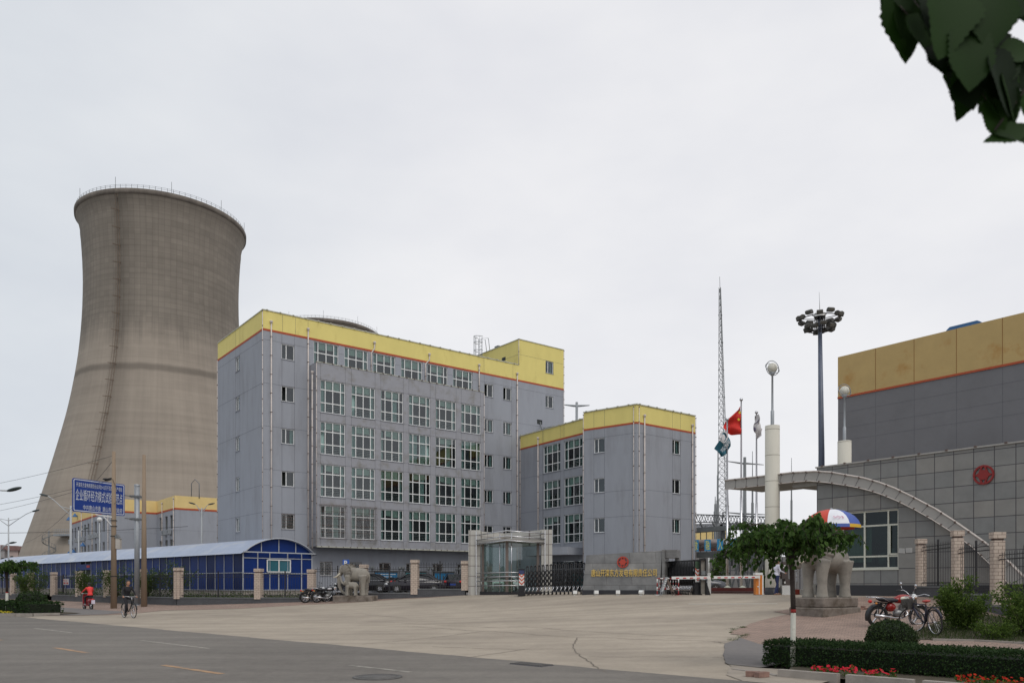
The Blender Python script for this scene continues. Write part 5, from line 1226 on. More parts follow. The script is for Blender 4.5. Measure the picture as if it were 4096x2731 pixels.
# guard corner: white box, brown cabinets, steel turnstile, red and white kerb blocks
p = px(3138, 0, 38.4); t = thing('ticket_cabinet', (p.x, p.y, 1.08), 'stack of brown cabinets on a white block beside the guard', 'cabinet')
mb = MB(); mb.box(-.16, .32, -.15, .3, 0, .46, 0); mb.build('white_block', M_white, t); mb = MB(); mb.box(.0, .32, -.1, .3, .46, .77, 0); mb.box(-.12, .18, 0, .3, .77, 1.25, 0); mb.box(-.1, .22, -.05, .25, 1.25, 1.6, 0); mb.box(-.08, .04, -.06, -.05, 1.3, 1.45, 1); mb.box(-.05, .02, -.11, -.10, .55, .65, 1); mb.build('cabinet', [mat('brown_cabinet', (.10, .08, .075), .7, .15, 3), M_white], t)
p = px(3160, 0, 40.5); mb = MB()
for x in (0, .35, .7): mb.tube([(x, 0, 0), (x, 0, 1.25)], .02, 6)
mb.tube([(0, 0, 1.2), (.5, 0, 1.2), (.52, 0, .9), (0, 0, .9)], .02, 6); mb.tube([(.7, 0, 1.0), (1.1, 0, 1.0), (1.1, 0, .5)], .02, 6)
single('steel_railing', mb, M_chrome, 'polished steel tube railing behind the elephant statue', 'railing', (p.x, p.y, 1.08))
mb = MB(); w = .33; p = px(3172, 0, 39.2)
for r__ in range(2):
    for k in range(8 if r__ == 0 else 5): x = k * w + (1.0 if r__ else 0); mb.box(x, x + w - .004, -.002 * r__, .3, r__ * .27, r__ * .27 + .265, (k + r__) % 2)
single('striped_kerb_block', mb, [mat('kerb_red', (.33, .05, .03), .7, .12, 4), mat('kerb_white', (.62, .6, .55), .7, .12, 4)], 'red and white painted kerb blocks behind the elephant legs', 'kerb blocks', (p.x, p.y, 1.08))
# hose bracket and chain near the guardhouse wall
p = ground(3585, 2371); mb = MB(); mb.tube([(0, 0, .2), (0, 0, .92)], .012, 6); mb.tube([(-.02, 0, .86), (-.32, -.05, 0)], .012, 6); mb.cbox((0, 0, .97), (.05, .05, .12), 1); mb.tube([(0, 0, .25), (-.4, .1, .12), (-1.0, .2, .03), (-1.9, .3, .0), (-2.8, .4, .01)], .014, 6)
single('chain_post', mb, [M_steel, M_black], 'thin grey post with a slack white hose by the guardhouse plinth', 'post', (p.x, p.y, p.z))

# parasol
pp_ = px(3325, 0, 30.5); pr = thing('parasol', (pp_.x, pp_.y, 1.0), 'red, white, blue and yellow beach parasol above the statue', 'parasol')
cz = EYE + (PV - 2036) / FX * 30.5; rim = EYE + (PV - 2100) / FX * 30.5; rad = (bx(3446, 30.5) - pp_.x) * .9; NP = 8
cm = [mat('parasol_red', (.55, .055, .03), .6, .05, 3), mat('parasol_white', (.75, .76, .80), .6, .04, 3), mat('parasol_blue', (.06, .11, .38), .6, .05, 3), mat('parasol_yellow', (.70, .44, .04), .6, .05, 3)]
seq = [1, 2, 0, 3, 1, 2, 0, 0]; val = [2, 3, 2, 0, 2, 3, 1, 3]
top_h = cz - 1.0; rim_h = rim - 1.0
for k in range(NP):
    mb = MB(); a0 = -math.pi / 2 - math.pi / 8 + 2 * math.pi * k / NP - .12; a1 = a0 + 2 * math.pi / NP; S = 6; T = 4
    for i in range(S + 1):
        f0 = i / S; rr = rad * math.sin(f0 * 1.35) / math.sin(1.35); zz = rim_h + (top_h - rim_h) * (math.cos(f0 * 1.35) - math.cos(1.35)) / (1 - math.cos(1.35))
        for j in range(T + 1):
            a = a0 + (a1 - a0) * j / T; sag = 1 - .035 * math.sin(math.pi * j / T) * f0; mb.v.append((math.cos(a) * rr * sag, math.sin(a) * rr * sag, zz))
    for i in range(S):
        for j in range(T): mb.face([i * (T + 1) + j, (i + 1) * (T + 1) + j, (i + 1) * (T + 1) + j + 1, i * (T + 1) + j + 1], 0, True)
    mb.build('canopy_panel', cm[seq[k]], pr)
    mb = MB()
    for j in range(T + 1):
        a = a0 + (a1 - a0) * j / T; sag = 1 - .035 * math.sin(math.pi * j / T); mb.v += [(math.cos(a) * rad * sag, math.sin(a) * rad * sag, rim_h), (math.cos(a) * (rad * sag + .015), math.sin(a) * (rad * sag + .015), rim_h - .13)]
    for j in range(T): mb.face([2 * j, 2 * j + 1, 2 * j + 3, 2 * j + 2], 0, True)
    mb.build('valance', cm[val[k]], pr)
mb = MB(); mb.tube([(0, 0, 0), (0, 0, top_h + .04)], .025, 8); mb.ell((0, 0, top_h + .02), (.06, .06, .035), 8, 6)
for k in range(8): a = 2 * math.pi * k / 8 + .1; mb.tube([(0, 0, top_h - .35), (math.cos(a) * rad * .9, math.sin(a) * rad * .9, rim_h + .02)], .01, 5)
mb.build('pole', M_steel, pr)
pm = mat('parasol_print', (.62, .22, .33), .7, .1, 5); o = text('5◇3', .2, .001, pm, 'print', pr); o.location = (-.10, -rad * .875, rim_h + .25); o.rotation_euler = (-.95, 0, .03)

# side fence in front of the guardhouse
PR_ = [Vector((bx(3684, 32.0), 32.0)), Vector((bx(3830, 28.2), 28.2)), Vector((bx(3990, 24.8), 24.8)), Vector((bx(4230, 21.2), 21.2))]
fence('tiled_pier_fence', PR_, [3.42, 3.5, 3.22, 2.9], [1.52, 1.28, .95], None, 'black spiked railings with chunky cream tile piers before the granite guardhouse', w=.32, hr=1.62)
# ------------------------------------------------------------------ poles, road sign, street lamps, wires
M_pole = mat('old_concrete_pole', (.27, .205, .145), .9, .12, 1.5, .1, 20, stain=(.20, .12, .085), stain_scale=1.2, stain_lo=.55, stain_hi=.75, stretch=(1, 1, .3))
def utility_pole(u, v, vt, label, fit):
    p = ground(u, v); zt = EYE + (PV - vt) / FX * p.y; t = thing('utility_pole', p, label, 'utility pole', group='concrete utility poles by the road'); H = zt - p.z
    mb = MB(); mb.tube([(0, 0, -.2), (0, 0, H)], [.185, .10], 16); mb.build('shaft', M_pole, t)
    if fit:
        mb = MB()
        for z in (1.95, 4.4, 5.35, 5.0): mb.lathe([(.19, z), (.19, z + .05)], 14)
        mb.obox((0, -.1, 5.58), (-1.05, -.1, 5.74), .05, .06, 1); mb.obox((0, -.1, 5.0), (-.6, -.1, 5.66), .03, .04, 1)
        mb.obox((-.55, 0, 7.85), (.1, 0, 7.98), .08, .12); mb.ell((-.45, -.1, 7.9), (.2, .08, .06), 8, 6); mb.tube([(0, -.15, 7.9), (.3, -.1, 7.1), (.45, -.05, 6.9), (.32, 0, 6.6), (.1, -.12, 6.4)], .012, 5)
        mb.build('bracket', [M_dkiron, M_white], t); mb = MB(); mb.box(.16, .42, -.12, .12, 3.65, 4.3, 0); mb.prism([(.1, 4.32), (.45, 4.24), (.2, 4.55)], -.14, .14, 1); mb.build('meter_box', [mat('pale_box', (.45, .42, .38), .7, .1, 3), M_steeld], t)
    return p, zt
pA, zA = utility_pole(455, 2433, 1805, 'concrete utility pole crossing in front of the blue road sign, with bracket and meter box', True)
pB, zB = utility_pole(576, 2426, 1819, 'plain concrete utility pole between the road sign post and the office building', False)
sp_ = ground(548, 2420); sg2 = thing('road_sign', sp_, 'big blue road sign with white Chinese text on a galvanised post', 'road sign')
mb = MB(); Ht = EYE + (PV - 1937) / FX * sp_.y - sp_.z; mb.tube([(0, 0, 0), (0, 0, Ht)], .165, 16); mb.lathe([(.18, Ht - .1), (.18, Ht), (0, Ht + .03)], 16); mb.lathe([(.21, 0), (.21, .05), (.0, .05)], 16); mb.build('post', M_steel, sg2)
cL, cR2 = px(291, 1980, 48.6), px(499, 1997, 52.0); dv = Vector((cR2.x - cL.x, cR2.y - cL.y)); pang = math.atan2(dv.y, dv.x); pw = dv.length; zc = (cL.z + cR2.z) / 2 - sp_.z; c0 = Vector(((cL.x + cR2.x) / 2 - sp_.x, (cL.y + cR2.y) / 2 - sp_.y, zc)); PH = 2.06
def rrect(w, h, r, n=5):
    out = []
    for cx, cy, a in ((w / 2 - r, h / 2 - r, 0), (-w / 2 + r, h / 2 - r, 90), (-w / 2 + r, -h / 2 + r, 180), (w / 2 - r, -h / 2 + r, 270)):
        for k in range(n + 1): t = R(a + 90 * k / n); out.append((cx + r * math.cos(t), cy + r * math.sin(t)))
    return out
M_sign = mat('sign_blue', (.010, .045, .26), .4, .05, 2); M_sw = mat('sign_white', (.62, .66, .72), .5, .04, 3)
pn = MB(); pn.prism(rrect(pw, PH, .12), 0, .06, 0); o1 = rrect(pw - .1, PH - .1, .10); o2 = rrect(pw - .2, PH - .2, .07); n_ = len(o1)
for i in range(n_): j = (i + 1) % n_; pn.poly([(o1[i][0], -.004, o1[i][1]), (o1[j][0], -.004, o1[j][1]), (o2[j][0], -.004, o2[j][1]), (o2[i][0], -.004, o2[i][1])][::-1], 1)
pn.build('panel', [M_sign, M_sw], sg2, c0, pang)
for body, size, w_, dz, dx in (('开滦东方发电有限责任公司2×15万千瓦热电联产项目', .26, pw * .88, .66, .0), ('企业循环经济模式试验示范点', .5, pw * .90, .03, 0), ('中共唐山市委  唐山市人民政府', .3, pw * .76, -.72, .25)):
    o = text(body, size, .002, M_sw, 'lettering', sg2, width=w_, bold=0)
    if size > .4:
        for v in o.data.vertices: v.co.z *= 1.5
    else:
        for v in o.data.vertices: v.co.z *= 1.15
    q = Vector((math.cos(pang), math.sin(pang))); o.location = (c0.x + q.x * dx + q.y * .012, c0.y + q.y * dx - q.x * .012, c0.z + dz); o.rotation_euler = (0, 0, pang)
mb = MB()
for z in (Ht - .75, Ht - 2.25):
    e = Vector((px(499, 0, 52.0).x - sp_.x, 52.0 - sp_.y, z)); mb.tube([e, (-.1, 0, z - .05)], .035, 6)
    for s_ in (1, -1): mb.obox((-.45, -.1 * s_, z - .02), (.35, -.2 * s_, z - .07), .03, .14); 
    mb.lathe([(.2, z - .12), (.2, z + .02)], 14); mb.build('clamp_arm', M_steeld, sg2); mb = MB()
M_lp = mat('lamp_post_paint', (.42, .44, .45), .5, .05, 3); M_lh = mat('lamp_head_green', (.03, .045, .045), .5, .1, 5)
def street_lamp(p, H, arms, label, r=.1, arm=1.8, rise=.7, hs=1.0):
    t = thing('street_lamp', p, label, 'street lamp', group='street lamps'); mb = MB(); mb.tube([(0, 0, 0), (0, 0, H)], [r, r * .6], 12); mb.build('post', M_lp, t)
    for a in arms:
        d = Vector((math.cos(a), math.sin(a), 0)); mb = MB(); mb.tube([(0, 0, H - .9), d * arm * .35 + Vector((0, 0, H - .25)), d * arm * .75 + Vector((0, 0, H + rise * .3)), d * arm + Vector((0, 0, H + rise * .5))], .04 * hs, 6); mb.tube([(0, 0, H - .3), d * arm * .5 + Vector((0, 0, H - .02))], .03, 6); mb.build('arm', M_lp, t)
        mb = MB(); c = d * (arm + .38 * hs) + Vector((0, 0, H + rise * .5 + .08)); mb.ell(c, (.45 * hs, .16 * hs, .10 * hs), 12, 8, rot=Matrix.Rotation(a, 3, 'Z') @ Matrix.Rotation(-.25, 3, 'Y')); mb.build('lamp_head', M_lh, t)
def zp(u, v, Y, zg=.8): q = px(u, v, Y); return (q.x, q.y, zg), q.z - zg
p, H = zp(34, 2070, 87); street_lamp(p, H, [0, math.pi], 'double armed street lamp standing far off beyond the side gateway', arm=2.6, rise=1.4)
p, H = zp(283, 2022, 76); street_lamp(p, H, [math.pi], 'single armed street lamp beside the spiral stair of the cooling tower', arm=2.2, rise=1.9, r=.14)
p, H = zp(314, 2120, 100); street_lamp(p, H, [1.2], 'small street lamp before the platform of the cooling tower', arm=.7, rise=.5, r=.11)
p, H = zp(807, 2030, 72); street_lamp(p, H, [R(20), R(200)], 'double headed street lamp in front of the dormitory gable', arm=.55, rise=.6, hs=.7)
q = px(-30, 1965, 45); street_lamp((q.x - 1.4, q.y, 0), q.z + .1, [0], 'street lamp reaching in from beyond the picture edge above the side road', arm=2.25, rise=-.1)
p, H = zp(0, 2180, 110); street_lamp(p, H, [0, .4], 'most distant street lamp by the low red roofed houses', arm=1.2, rise=.6)
p, H = zp(398, 2080, 95); mb = MB(); mb.tube([(0, 0, 0), (0, 0, H)], .07, 8); mb.lathe([(.0, -.3), (.3, 0), (.0, 0)], 12, 1, (0, 0, H)); mb.ell((0, 0, H + .08), (.3, .3, .3), 14, 10, 2); single('dome_lamp', mb, [M_lp, M_dkiron, M_white], 'white dome lamp on a thin post at the dormitory corner', 'lamp', p)
# wires
def wire(a, b, sag, label, r=.011):
    a, b = Vector(a), Vector(b); mb = MB(); mb.tube([a + (b - a) * (i / 16) - Vector((0, 0, sag * 4 * (i / 16) * (1 - i / 16))) - a for i in range(17)], r, 5, cap=False); single('overhead_wire', mb, M_dkiron, label, 'wire', tuple(a), 0, 'overhead wires at the utility pole')
wire((pA.x, pA.y, 9.45), (pA.x - 35, pA.y + 26, 9.6), .5, 'topmost overhead wire leaving the utility pole')
wire((pA.x, pA.y, 8.05), (pA.x - 35, pA.y + 26, 8.0), .6, 'upper of two wires passing behind the blue road sign')
wire((pA.x - .2, pA.y, 7.95), (pA.x - 35, pA.y + 28, 7.6), .7, 'lower of two wires passing behind the blue road sign')
wire((pA.x, pA.y, 9.2), (pA.x - 30, pA.y + 40, 6.2), .8, 'thin wire slanting down from the pole head across the cooling tower', .012)
wire((-76, 104, 8.3), (-45, 110, 9.6), .3, 'distant wire low across the base of the cooling tower', .03)

# parking sign
q = px(1384, 2240, 50.3); qz = .75; t = thing('parking_sign', (q.x, q.y, qz), 'blue square parking sign with white P above the small elephant statue', 'parking sign'); z1 = EYE + (PV - 2237) / FX * 50.3 - qz; z0 = EYE + (PV - 2264) / FX * 50.3 - qz
mb = MB(); mb.box(-.21, .21, -.02, .0, z0, z1); mb.build('panel', mat('parking_blue', (.012, .09, .42), .4, .05, 3), t); o = text('P', .42, .002, M_white, 'letter', t, bold=.012); o.location = (-.02, -.024, (z0 + z1) / 2); mb = MB(); mb.tube([(0, .03, 0), (0, .03, z1)], .03, 8); mb.build('post', M_steel, t)

# information boards in front of the ground floor
M_b1 = mat('board_blue', (.02, .16, .33), .4, .2, 1.5); M_b2 = mat('board_teal', (.05, .33, .36), .4, .25, 1.2, stain=(.35, .55, .55), stain_scale=.8, stain_lo=.5, stain_hi=.7)
for i, (a, b, m, lab) in enumerate(((9.2, 11.42, M_b1, 'deep blue information board with lines of white text behind the first black car'), (12.14, 14.28, M_b2, 'teal information board half hidden by a tiled pier'), (15.06, 17.2, M_b1, 'bright blue information board with small portraits above the second black car'), (17.95, 20.1, M_b2, 'pale blue information board beside the glass booth'))):
    q = C0 + AD * a - BD * .6; t = thing('information_board', (q.x, q.y, .95), lab, 'information board', ANG_A, 'information boards along the office ground floor'); w = b - a; mb = MB(); mb.box(.05, w - .05, -.03, 0, .45, 1.62); mb.build('poster', m, t)
    mb = MB(); mb.box(0, w, -.05, .05, 1.62, 1.75); mb.box(0, .05, -.05, .05, 0, 1.7); mb.box(w - .05, w, -.05, .05, 0, 1.7); mb.box(-.15, w + .15, -.2, .2, 1.75, 1.8)
    for x in (-.2, w + .2): mb.box(x - .04, x + .04, -.04, .04, 0, 1.85); mb.tube([(x, 0, 1.8), (x, -.05, 2.0)], .03, 6); mb.ell((x, -.05, 2.0), (.16, .1, .16), 10, 8)
    mb.build('board_frame', M_steeld, t); mb = MB()
    if i == 0:
        for k in range(5): mb.box(.15, w - .2 - (k * .37 % .5), -.034, -.03, 1.45 - k * .2, 1.51 - k * .2)
    if i == 2:
        for x in (.3, .9, 1.5): mb.box(x, x + .12, -.034, -.03, 1.15, 1.4)
    if mb.v: mb.build('print', M_sw if i == 0 else M_room, t)

# ------------------------------------------------------------------ flags
PT = lambda u, v, Y: px(u, v, Y)
def flagpole(u, vt, Y, label, r=.06):
    q = px(u, vt, Y); mb = MB(); mb.tube([(0, 0, 0), (0, 0, (q.z - 1.05) * .5), (0, 0, (q.z - 1.05) * .5), (0, 0, q.z - 1.05)], [r * 1.3, r * 1.2, r, r * .7], 12); mb.ell((0, 0, q.z - 1.0), (.1, .1, .1), 12, 8); single('flagpole', mb, M_chrome, label, 'flagpole', (q.x, q.y, 1.05), 0, 'flagpoles behind the boom barrier'); return q
YF = 46.0
f1 = flagpole(2965, 1601, YF, 'tallest flagpole carrying the red flag'); f2 = flagpole(3026, 1652, YF + 1, 'flagpole carrying the furled white flag'); f3 = flagpole(2909, 1680, YF - .5, 'flagpole carrying the teal flag')
def flag(name, pts_l, pts_r, Y, m, label, origin, waves=.25, n=14, k=10, extra=None):
    """surface spanned between two edge polylines measured as bearings, given real depth folds"""
    mb = MB(); 
    def at(poly, t): f = t * (len(poly) - 1); i = min(int(f), len(poly) - 2); f -= i; return Vector(poly[i]) * (1 - f) + Vector(poly[i + 1]) * f
    for i in range(n + 1):
        a, b = at(pts_l, i / n), at(pts_r, i / n)
        for j in range(k + 1):
            f = j / k; c = a + (b - a) * f; q = px(c.x, c.y, Y); q.y += waves * math.sin(f * 5 + i * .35) * f + .1 * math.sin(i * .9 + f * 2); mb.v.append(tuple(q - origin))
    for i in range(n):
        for j in range(k): mb.face([i * (k + 1) + j, i * (k + 1) + j + 1, (i + 1) * (k + 1) + j + 1, (i + 1) * (k + 1) + j], 0, True)
    t = thing(name, origin, label, 'flag'); mb.build('cloth', m, t); return t
def Z(x, y): return (2780 + x * .1977, 1590 + y * .1977)
M_fr = mat('flag_red', (.60, .02, .012), .7, .08, 1.5); M_ft = mat('flag_teal', (.02, .12, .17), .7, .1, 1.5); M_fw = mat('flag_white', (.62, .60, .60), .7, .06, 2)
fo = Vector((f1.x, f1.y, 9.5)); ft = flag('national_flag', [Z(920, 170), Z(925, 370), Z(930, 560), Z(935, 745)], [Z(905, 215), Z(650, 450), Z(585, 600), Z(690, 740)], YF, M_fr, 'red flag with yellow stars flying from the tallest pole', fo)
def star(x, y, r, rot=0, off_=.32):
    mb = MB(); c = px(*Z(x, y), YF); pts = []
    for k in range(10): a = math.pi / 2 + rot + k * math.pi / 5; rr = r if k % 2 == 0 else r * .4; pts.append((rr * math.cos(a), rr * math.sin(a)))
    mb.prism(pts, -.02, 0); mb.build('star', mat('flag_yellow', (.7, .5, .03), .6, .05, 3), ft, (c.x - fo.x, c.y - off_ - fo.y, c.z - fo.z))
star(872, 325, .11, .4); star(852, 463, .11, .2)
fo2 = Vector((f3.x, f3.y, 7.5)); f_t = flag('company_flag', [Z(640, 700), Z(700, 830), Z(722, 980), Z(630, 1140), Z(560, 1190)], [Z(560, 660), Z(500, 850), Z(415, 1010), Z(475, 1095), Z(540, 1180)], YF - .5, M_ft, 'teal flag with white lettering hanging below the red flag', fo2)
for body, x, y, s_ in (('公', 600, 1010, .26), ('司', 560, 1060, .24), ('有', 640, 960, .24), ('限', 680, 900, .24), ('开', 590, 910, .2)):
    c = px(*Z(x, y), YF - .95); o = text(body, s_, .002, M_fw, 'lettering', f_t); o.location = c - fo2; o.rotation_euler = (0, -.75, 0)
mb = MB(); c = px(*Z(580, 800), YF - .95); N = 20; mb.tube([(.22 * math.cos(q) * (1 if q < 4 else .8), 0, .3 * math.sin(q)) for q in [2 * math.pi * i / N for i in range(N)]], .035, 6, closed=True); mb.ell((-.02, 0, -.03), (.12, .03, .2), 10, 8); mb.build('flag_emblem', M_fw, f_t, c - fo2, 0)
fo3 = Vector((f2.x, f2.y, 9)); fwf = flag('white_flag', [Z(1225, 345), Z(1205, 560), Z(1195, 640), Z(1260, 860)], [Z(1250, 360), Z(1300, 510), Z(1390, 610), Z(1290, 800)], YF + .9, M_fw, 'white flag furled around its pole', fo3, waves=.5, n=16, k=12)
mb = MB(); mb.ell((0, 0, 0), (.22, .25, .38), 12, 8); c = px(*Z(1255, 600), YF + .9); mb.build('rolled_cloth', M_fw, fwf, c - fo3); mb = MB(); c = px(*Z(1208, 640), YF + .6); mb.ell((0, 0, 0), (.07, .05, .14), 8, 6); mb.tube([(-.02, 0, .3), (.15, -.08, .42), (.26, -.02, .6)], .03, 5); mb.build('dark_print', mat('print_dark', (.08, .07, .12), .7, .1, 4), fwf, c - fo3)

# ------------------------------------------------------------------ high mast lamp
YM = 70.0; hm = px(3277, 1392, YM); base = (bx(3286, YM), YM, 1.0); t = thing('high_mast_lamp', base, 'tall blue grey floodlight mast with two rings of lamps', 'high mast lamp')
mb = MB(); H = EYE + (PV - 1255) / FX * YM - 1.0; mb.tube([(0, 0, 0), (0, 0, H * .5), (-.15, 0, H)], [.34, .26, .16], 16); mb.build('mast', mat('mast_paint', (.10, .12, .17), .4, .1, 2), t)
mb = MB(); X = -.15
zR = [EYE + (PV - 1277) / FX * YM - 1.0, EYE + (PV - 1318) / FX * YM - 1.0]; RR2 = [1.62, .98]
for z, r in zip(zR, RR2):
    mb.tube([(X + r * math.cos(a), r * math.sin(a), z) for a in [2 * math.pi * i / 40 for i in range(40)]], .045, 6, closed=True)
    for k in range(8): a = 2 * math.pi * k / 8; mb.obox((X, 0, z), (X + r * math.cos(a), r * math.sin(a), z), .05, .05)
for k in range(10):
    a = 2 * math.pi * k / 10; mb.tube([(X + .42 * math.cos(a), .42 * math.sin(a), zR[1] - .25), (X + .42 * math.cos(a), .42 * math.sin(a), zR[0] + .15)], .035, 6)
for z in (zR[1] - .25, (zR[0] + zR[1]) / 2, zR[0] + .15): mb.tube([(X + .42 * math.cos(a), .42 * math.sin(a), z) for a in [2 * math.pi * i / 20 for i in range(20)]], .035, 6, closed=True)
mb.build('ring_frame', M_dkiron, t); mb = MB(); mb.lathe([(.5, -.15), (.5, .05), (.35, .3), (.1, .42), (0, .43)], 20, 0, (X, 0, zR[0] + .35)); mb.build('cap', M_white, t); mb = MB(); mb.tube([(X, 0, zR[0] + .7), (X - .05, 0, EYE + (PV - 1168) / FX * YM - 1.0)], [.03, .012], 6); mb.build('spike', M_steel, t)
lm = MB(); lm.prism([(-.22, -.1), (.2, -.16), (.28, .06), (.12, .2), (-.12, .2), (-.24, .05)], -.26, .26, 0, 'x'); lme = lm.mesh('flood_lamp', mat('lamp_casing', (.07, .068, .06), .6, .1, 5))
for z, r, n_ in ((zR[0] + .12, RR2[0] + .1, 12), (zR[1] + .12, RR2[1] + .12, 10)):
    for k in range(n_): a = 2 * math.pi * (k + .3) / n_; put('flood_lamp', lme, t, (X + r * math.cos(a), r * math.sin(a), z + (.12 if k % 2 else -.05)), 0, (0, .0, a - math.pi / 2))

# ------------------------------------------------------------------ lattice mast, line towers, rods
def lattice(name, base, H, w0, w1, n, label, cat, r=.05, tip=0, legs=3, m=M_steeld, lean=0):
    mb = MB(); A = [2 * math.pi * k / legs + .5 for k in range(legs)]
    def P(i, k, zz=None): f = i / n; w = w0 + (w1 - w0) * f; return Vector((math.cos(A[k]) * w + lean * f, math.sin(A[k]) * w, H * f))
    for k in range(legs):
        k2 = (k + 1) % legs
        for i in range(n):
            mb.obox(P(i, k), P(i + 1, k), r, r); mb.obox(P(i, k), P(i + 1, k2), r * .55, r * .55); mb.obox(P(i, k2), P(i + 1, k), r * .55, r * .55); mb.obox(P(i, k), P(i, k2), r * .5, r * .5)
            if i % 4 == 0: mb.ell(P(i, k), (r * 1.6, r * 1.6, r * 1.6), 6, 5)
    if tip: mb.tube([(lean, 0, H), (lean * 1.05, 0, H + tip)], r * .5, 6)
    return single(name, mb, m, label, cat, base)
YL2 = 110.0; lattice('lattice_mast', (bx(2903, YL2), YL2, 1.0), EYE + (PV - 1150) / FX * YL2 - 1, 1.05, .14, 44, 'very tall thin lattice mast beyond the flags', 'lattice mast', .06, 1.5, lean=-.8)
def rod(u, vt, vb, Y, r, label):
    q = px(u, vt, Y); z0 = .8; mb = MB(); zb = EYE + (PV - vb) / FX * Y; mb.tube([(0, 0, 0), (0, 0, zb - z0), (0, 0, zb - z0), (0, 0, (zb + q.z) / 2 - z0), (0, 0, (zb + q.z) / 2 - z0), (0, 0, q.z - z0)], [r, r, r * .7, r * .6, r * .35, r * .2], 8); single('lightning_mast', mb, M_steeld, label, 'lightning mast', (q.x, q.y, z0), 0, 'lightning masts of the switchyard')
rod(2871, 1800, 2000, 95, .17, 'lightning mast beside the corner block'); rod(3010, 1804, 2010, 95, .16, 'lightning mast between the flagpoles and the column'); rod(3166, 1830, 2000, 95, .13, 'lightning mast seen under the canopy'); rod(2861, 1985, 2045, 120, .25, 'short lightning mast on the switchyard gantry')
def tpole(u, vt, Y, r, arms, label):
    q = px(u, vt, Y); t = thing('line_tower', (q.x, q.y, .8), label, 'power line tower', group='steel power line towers'); H = q.z - .8; mb = MB(); mb.tube([(0, 0, 0), (0, 0, H)], [r * 1.25, r * .8], 12); mb.build('shaft', M_steeld if u > 2500 else M_steel, t); mb = MB()
    for z, l, w, d in arms: mb.tube([(-w * math.cos(d), -w * math.sin(d), H - z + .1), (-.4, 0, H - z), (.4, 0, H - z), (w * math.cos(d), w * math.sin(d), H - z + .1)], [.06, .16, .16, .06], 6)
    mb.build('cross_arm', M_steel if u < 2500 else M_steeld, t); return t, H
tpole(2307, 1608, 110, .22, [(.5, 0, 1.8, .1)], 'grey T shaped line tower behind the office link wing')
t, H = tpole(2979, 1828, 140, .32, [(1.1, 0, 4.6, .5), (10.0, 0, 5.2, .5), (17.5, 0, 5.6, .5)], 'dark line tower with three cross arms beyond the red flag')
mb = MB()
for z in (9.9, 17.4):
    for s_ in (-1, 1): mb.tube([(s_ * 4.5, s_ * 2.5, H - z), (s_ * 4.6, s_ * 2.5, H - z - 1.6)], .12, 6)
mb.build('insulator', M_dkiron, t)
# switchyard gantries, pipe bridge with banners, buildings beyond
def truss(mb, a, b, w, h, n, r):
    a, b = Vector(a), Vector(b); d = (b - a); sd = Vector((-d.y, d.x, 0)).normalized() * (w / 2)
    for s_ in (-1, 1):
        for z in (0, h): mb.obox(a + sd * s_ + Vector((0, 0, z)), b + sd * s_ + Vector((0, 0, z)), r, r)
        for i in range(n): mb.obox(a + d * (i / n) + sd * s_, a + d * ((i + .5) / n) + sd * s_ + Vector((0, 0, h)), r * .7, r * .7); mb.obox(a + d * ((i + .5) / n) + sd * s_ + Vector((0, 0, h)), a + d * ((i + 1) / n) + sd * s_, r * .7, r * .7)
mb = MB(); Y = 82.0; a, b = px(2700, 2083, Y), px(3070, 2098, Y - 6); truss(mb, a, b, .8, .75, 16, .07)
for u in (2885, 3055): q = px(u, 2095, Y - 3); mb.obox((q.x - .5, q.y, .8), (q.x, q.y, q.z), .25, .25); mb.obox((q.x + .5, q.y, .8), (q.x, q.y, q.z), .25, .25)
for u, du in ((2800, 22), (2850, 26), (2915, 24), (2945, 20)): p0_, p1_ = px(u, 2085, Y - 4), px(u + du, 2100, Y - 4); mb.tube([p0_, p0_ + (p1_ - p0_) * .5 - Vector((0, 0, .45)), p1_], .12, 6)
single('switchyard_gantry', mb, M_steeld, 'long steel truss gantry with insulators beyond the corner block', 'gantry')
mb = MB(); a, b = px(2700, 2122, 96), px(3070, 2115, 96); truss(mb, a, b, .8, .7, 24, .06); single('distant_gantry', mb, M_steeld, 'second, more distant truss gantry just below the first', 'gantry')
Yb = 60.0; pbz = thing('pipe_bridge', (bx(2785, Yb), Yb, .95), 'steel pipe bridge with two girders and fat lagged pipes beyond the gate', 'pipe bridge'); o_ = Vector(pbz.location)
def pq(u, v, Y): return px(u, v, Y + 9) - o_
M_gird = mat('girder_paint', (.15, .165, .165), .7, .15, 2); M_lag = mat('pipe_lagging', (.42, .36, .34), .5, .15, 1.5)
mb = MB(); mb.obox(pq(2700, 2128, 62), pq(3095, 2096, 56), .6, .38); mb.obox(pq(2700, 2124, 66), pq(3095, 2094, 60), .5, .3); mb.obox(pq(2700, 2220, 62), pq(3095, 2212, 56), .6, .5)
for u in (2892, 3080): mb.obox(pq(u, 2110, 59.5), Vector((pq(u, 0, 59.5).x, pq(u, 0, 59.5).y, 0)), .32, .32); mb.obox(pq(u, 2110, 63), Vector((pq(u, 0, 63).x, pq(u, 0, 63).y, 0)), .32, .32)
for u in range(2730, 3090, 24): mb.obox(pq(u, 2120 - (u - 2785) * .08, 60.5), pq(u, 2215, 60.5), .06, .06)
mb.build('girder', M_gird, pbz); mb = MB(); mb.tube([pq(2700, 2172, 61), pq(3090, 2160, 57)], .26, 12, 0); mb.tube([pq(2700, 2190, 62), pq(3090, 2180, 58)], .24, 12, 0); mb.build('lagged_pipe', M_lag, pbz); mb = MB(); mb.obox(pq(2700, 2201, 60.5), pq(3090, 2192, 55.5), .3, .22); mb.build('red_beam', mat('red_oxide', (.15, .06, .05), .8, .15, 3), pbz)
